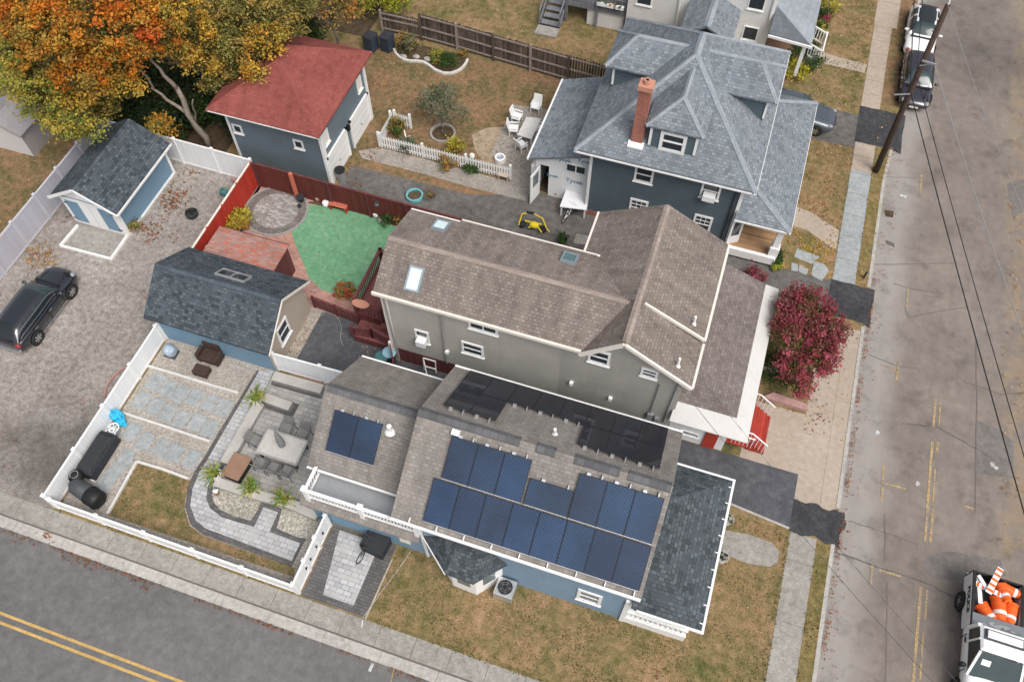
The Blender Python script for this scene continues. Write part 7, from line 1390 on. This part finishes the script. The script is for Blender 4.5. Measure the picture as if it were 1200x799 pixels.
k4 = [at(*p, .75) for p in ((663, 223), (691, 227), (687, 246), (656, 242))]
T = thing('work_table', 'white covered work table against the wrapped wall', 'table', tuple((k4[0]+k4[2])/2-Vector((0, 0, .75)))); MB().extr([tuple(p) for p in k4], (0, 0, -.05)).build('tabletop', 'wrap', T)
for p in k4: q = p.lerp((k4[0]+k4[2])/2, .12); MB().box(q.x-.04, q.x+.04, q.y-.04, q.y+.04, 0, .7).build('leg', 'white', T)
c = at(667, 252, .2); T = thing('bicycle', 'white bicycle leaning on the covered work table', 'bicycle', (c.x, c.y, 0)); cyc(T, c, rad(70), 'white', .3, .4)
tag(MB().prism(pxs([(676, 274), (692, 277), (686, 287), (671, 285)], .04), .0, .06).build('paving_slab', 'concrete'), 'loose grey concrete slab at the edge of the driveway by the brown roof', 'slab')
T = thing('garden_table', 'pale glass topped garden table on the cobbled patio by the grey lean-to', 'table', (*at(621, 148)[:2], 0)); k4 = [at(*p, .72) for p in ((617, 137), (634, 139), (623, 163), (606, 158))]; MB().extr([tuple(p) for p in k4], (0, 0, -.04)).build('tabletop', 'edging_white', T)
for p in k4: q = p.lerp((k4[0]+k4[2])/2, .15); MB().box(q.x-.03, q.x+.03, q.y-.03, q.y+.03, 0, .68).build('leg', 'white', T)
def lawn_chair(label):
    T = thing('garden_chair', label, 'chair', (0, 0, 0), 'white chairs round the garden table', local=True); MB().box(-.27, .27, -.25, .25, .40, .44).build('seat', 'white', T); MB().hexa([(-.27, .22, .45), (.27, .22, .45), (.27, .26, .45), (-.27, .26, .45), (-.25, .36, .98), (.25, .36, .98), (.25, .4, .98), (-.25, .4, .98)]).build('backrest', 'white', T)
    for x in (-.25, .25):
        for y in (-.22, .22): MB().box(x-.025, x+.025, y-.025, y+.025, 0, .4).build('leg', 'white', T)
        MB().box(x-.03, x+.03, -.24, .26, .6, .64).build('armrest', 'white', T)
    return T
p = at(628, 131); lc = lawn_chair('white garden chair at the far end of the glass topped table'); lc.location = (p.x, p.y, .012); lc.rotation_euler = (0, 0, -.05)
p = at(606, 143); dup(lc, (p.x, p.y, .012), 'white garden chair left of the glass topped table, farther one', 1.5); p = at(602, 157); dup(lc, (p.x, p.y, .012), 'white garden chair left of the glass topped table, nearer one', 1.8); p = at(634, 157); dup(lc, (p.x, p.y, .012), 'white garden chair between the table and the grey lean-to', -1.5); p = at(611, 176); dup(lc, (p.x, p.y, .012), 'white garden chair standing alone away from the table', 2.6)
c = at(586, 184, .3); T = thing('hose_pot', 'white and blue coiled hose pot at the picket fence end', 'hose pot', (c.x, c.y, 0)); MB().ring(c.x, c.y, .2, .3, 0, .3, 20).build('rim', 'white', T); MB().lathe(c.x, c.y, [(.2, .05), (.15, .2), (.05, .22)], 16).build('coil', 'silver_cloth', T)
c = at(553, 183, .2); tag(MB().blob((c.x, c.y, .2), (.16, .14, .2), 2, .1).build('garden_ornament', 'white'), 'small white ornament behind the picket fence by the yellow bush', 'ornament')
c = at(590, 207, .2); T = thing('bench_seat', 'small brown wooden stool in the gap of the picket fence', 'stool', (c.x, c.y, 0)); MB().rbox(c.x, c.y, .6, .35, .35, .4).build('seat', 'wood_weathered', T)
for q in (-.25, .25): MB().rbox(c.x+q, c.y, .05, .3, 0, .35).build('leg', 'wood_weathered', T)
tag(MB().extr([at(893, 467, 0), at(905, 462, 0), at(945, 476, 0), at(943, 483, 0)], (0, 0, .22)).build('planter_wall', 'pinkstone'), 'low pinkish stone border at the foot of the red maple', 'low wall')
c = at(905, 428, .4); tag(MB().blob((c.x, c.y, .3), (.42, .3, .5), 3, .12).build('garden_stone', 'kerb'), 'pale rock beside the red maple and the white awning', 'rock')
c = at(1011, 212); T = thing('stop_valve', 'short dark post by the kerb with a grey foot', 'post', (8.75, 29.9, 0)); MB().tube([(8.75, 29.9, 0), (8.75, 29.9, .5)], .05, 8).build('post', 'cover', T)
# ================================================================== LIGHT
w = bpy.data.worlds.new('World'); SC.world = w; w.use_nodes = True; nt = w.node_tree; bg = nt.nodes['Background']
sky = nt.nodes.new('ShaderNodeTexSky'); sky.sky_type = 'NISHITA'; sky.sun_disc = False; sky.dust_density = 5; sky.air_density = 1.0; sky.ozone_density = 1.0
EL, AZ = rad(56), rad(128)                      # sun from the south east, veiled by cloud
sky.sun_elevation = EL; sky.sun_rotation = AZ
hs = nt.nodes.new('ShaderNodeHueSaturation'); hs.inputs['Saturation'].default_value = .35; nt.links.new(sky.outputs[0], hs.inputs['Color']); nt.links.new(hs.outputs[0], bg.inputs[0]); bg.inputs[1].default_value = .138
sd = bpy.data.lights.new('sun', 'SUN'); sd.energy = 1.35; sd.angle = rad(32); sd.color = (1, .96, .91); so = bpy.data.objects.new('sun', sd); COL.objects.link(so)
dv = Vector((math.sin(AZ)*math.cos(EL), math.cos(AZ)*math.cos(EL), math.sin(EL))); so.rotation_euler = dv.to_track_quat('Z', 'Y').to_euler(); so.location = dv*60
SC.view_settings.view_transform = 'Standard'; SC.view_settings.look = 'None'; SC.view_settings.exposure = 0.32; SC.view_settings.gamma = 1; SC.view_settings.use_curve_mapping = False
SC.cycles.max_bounces = 6
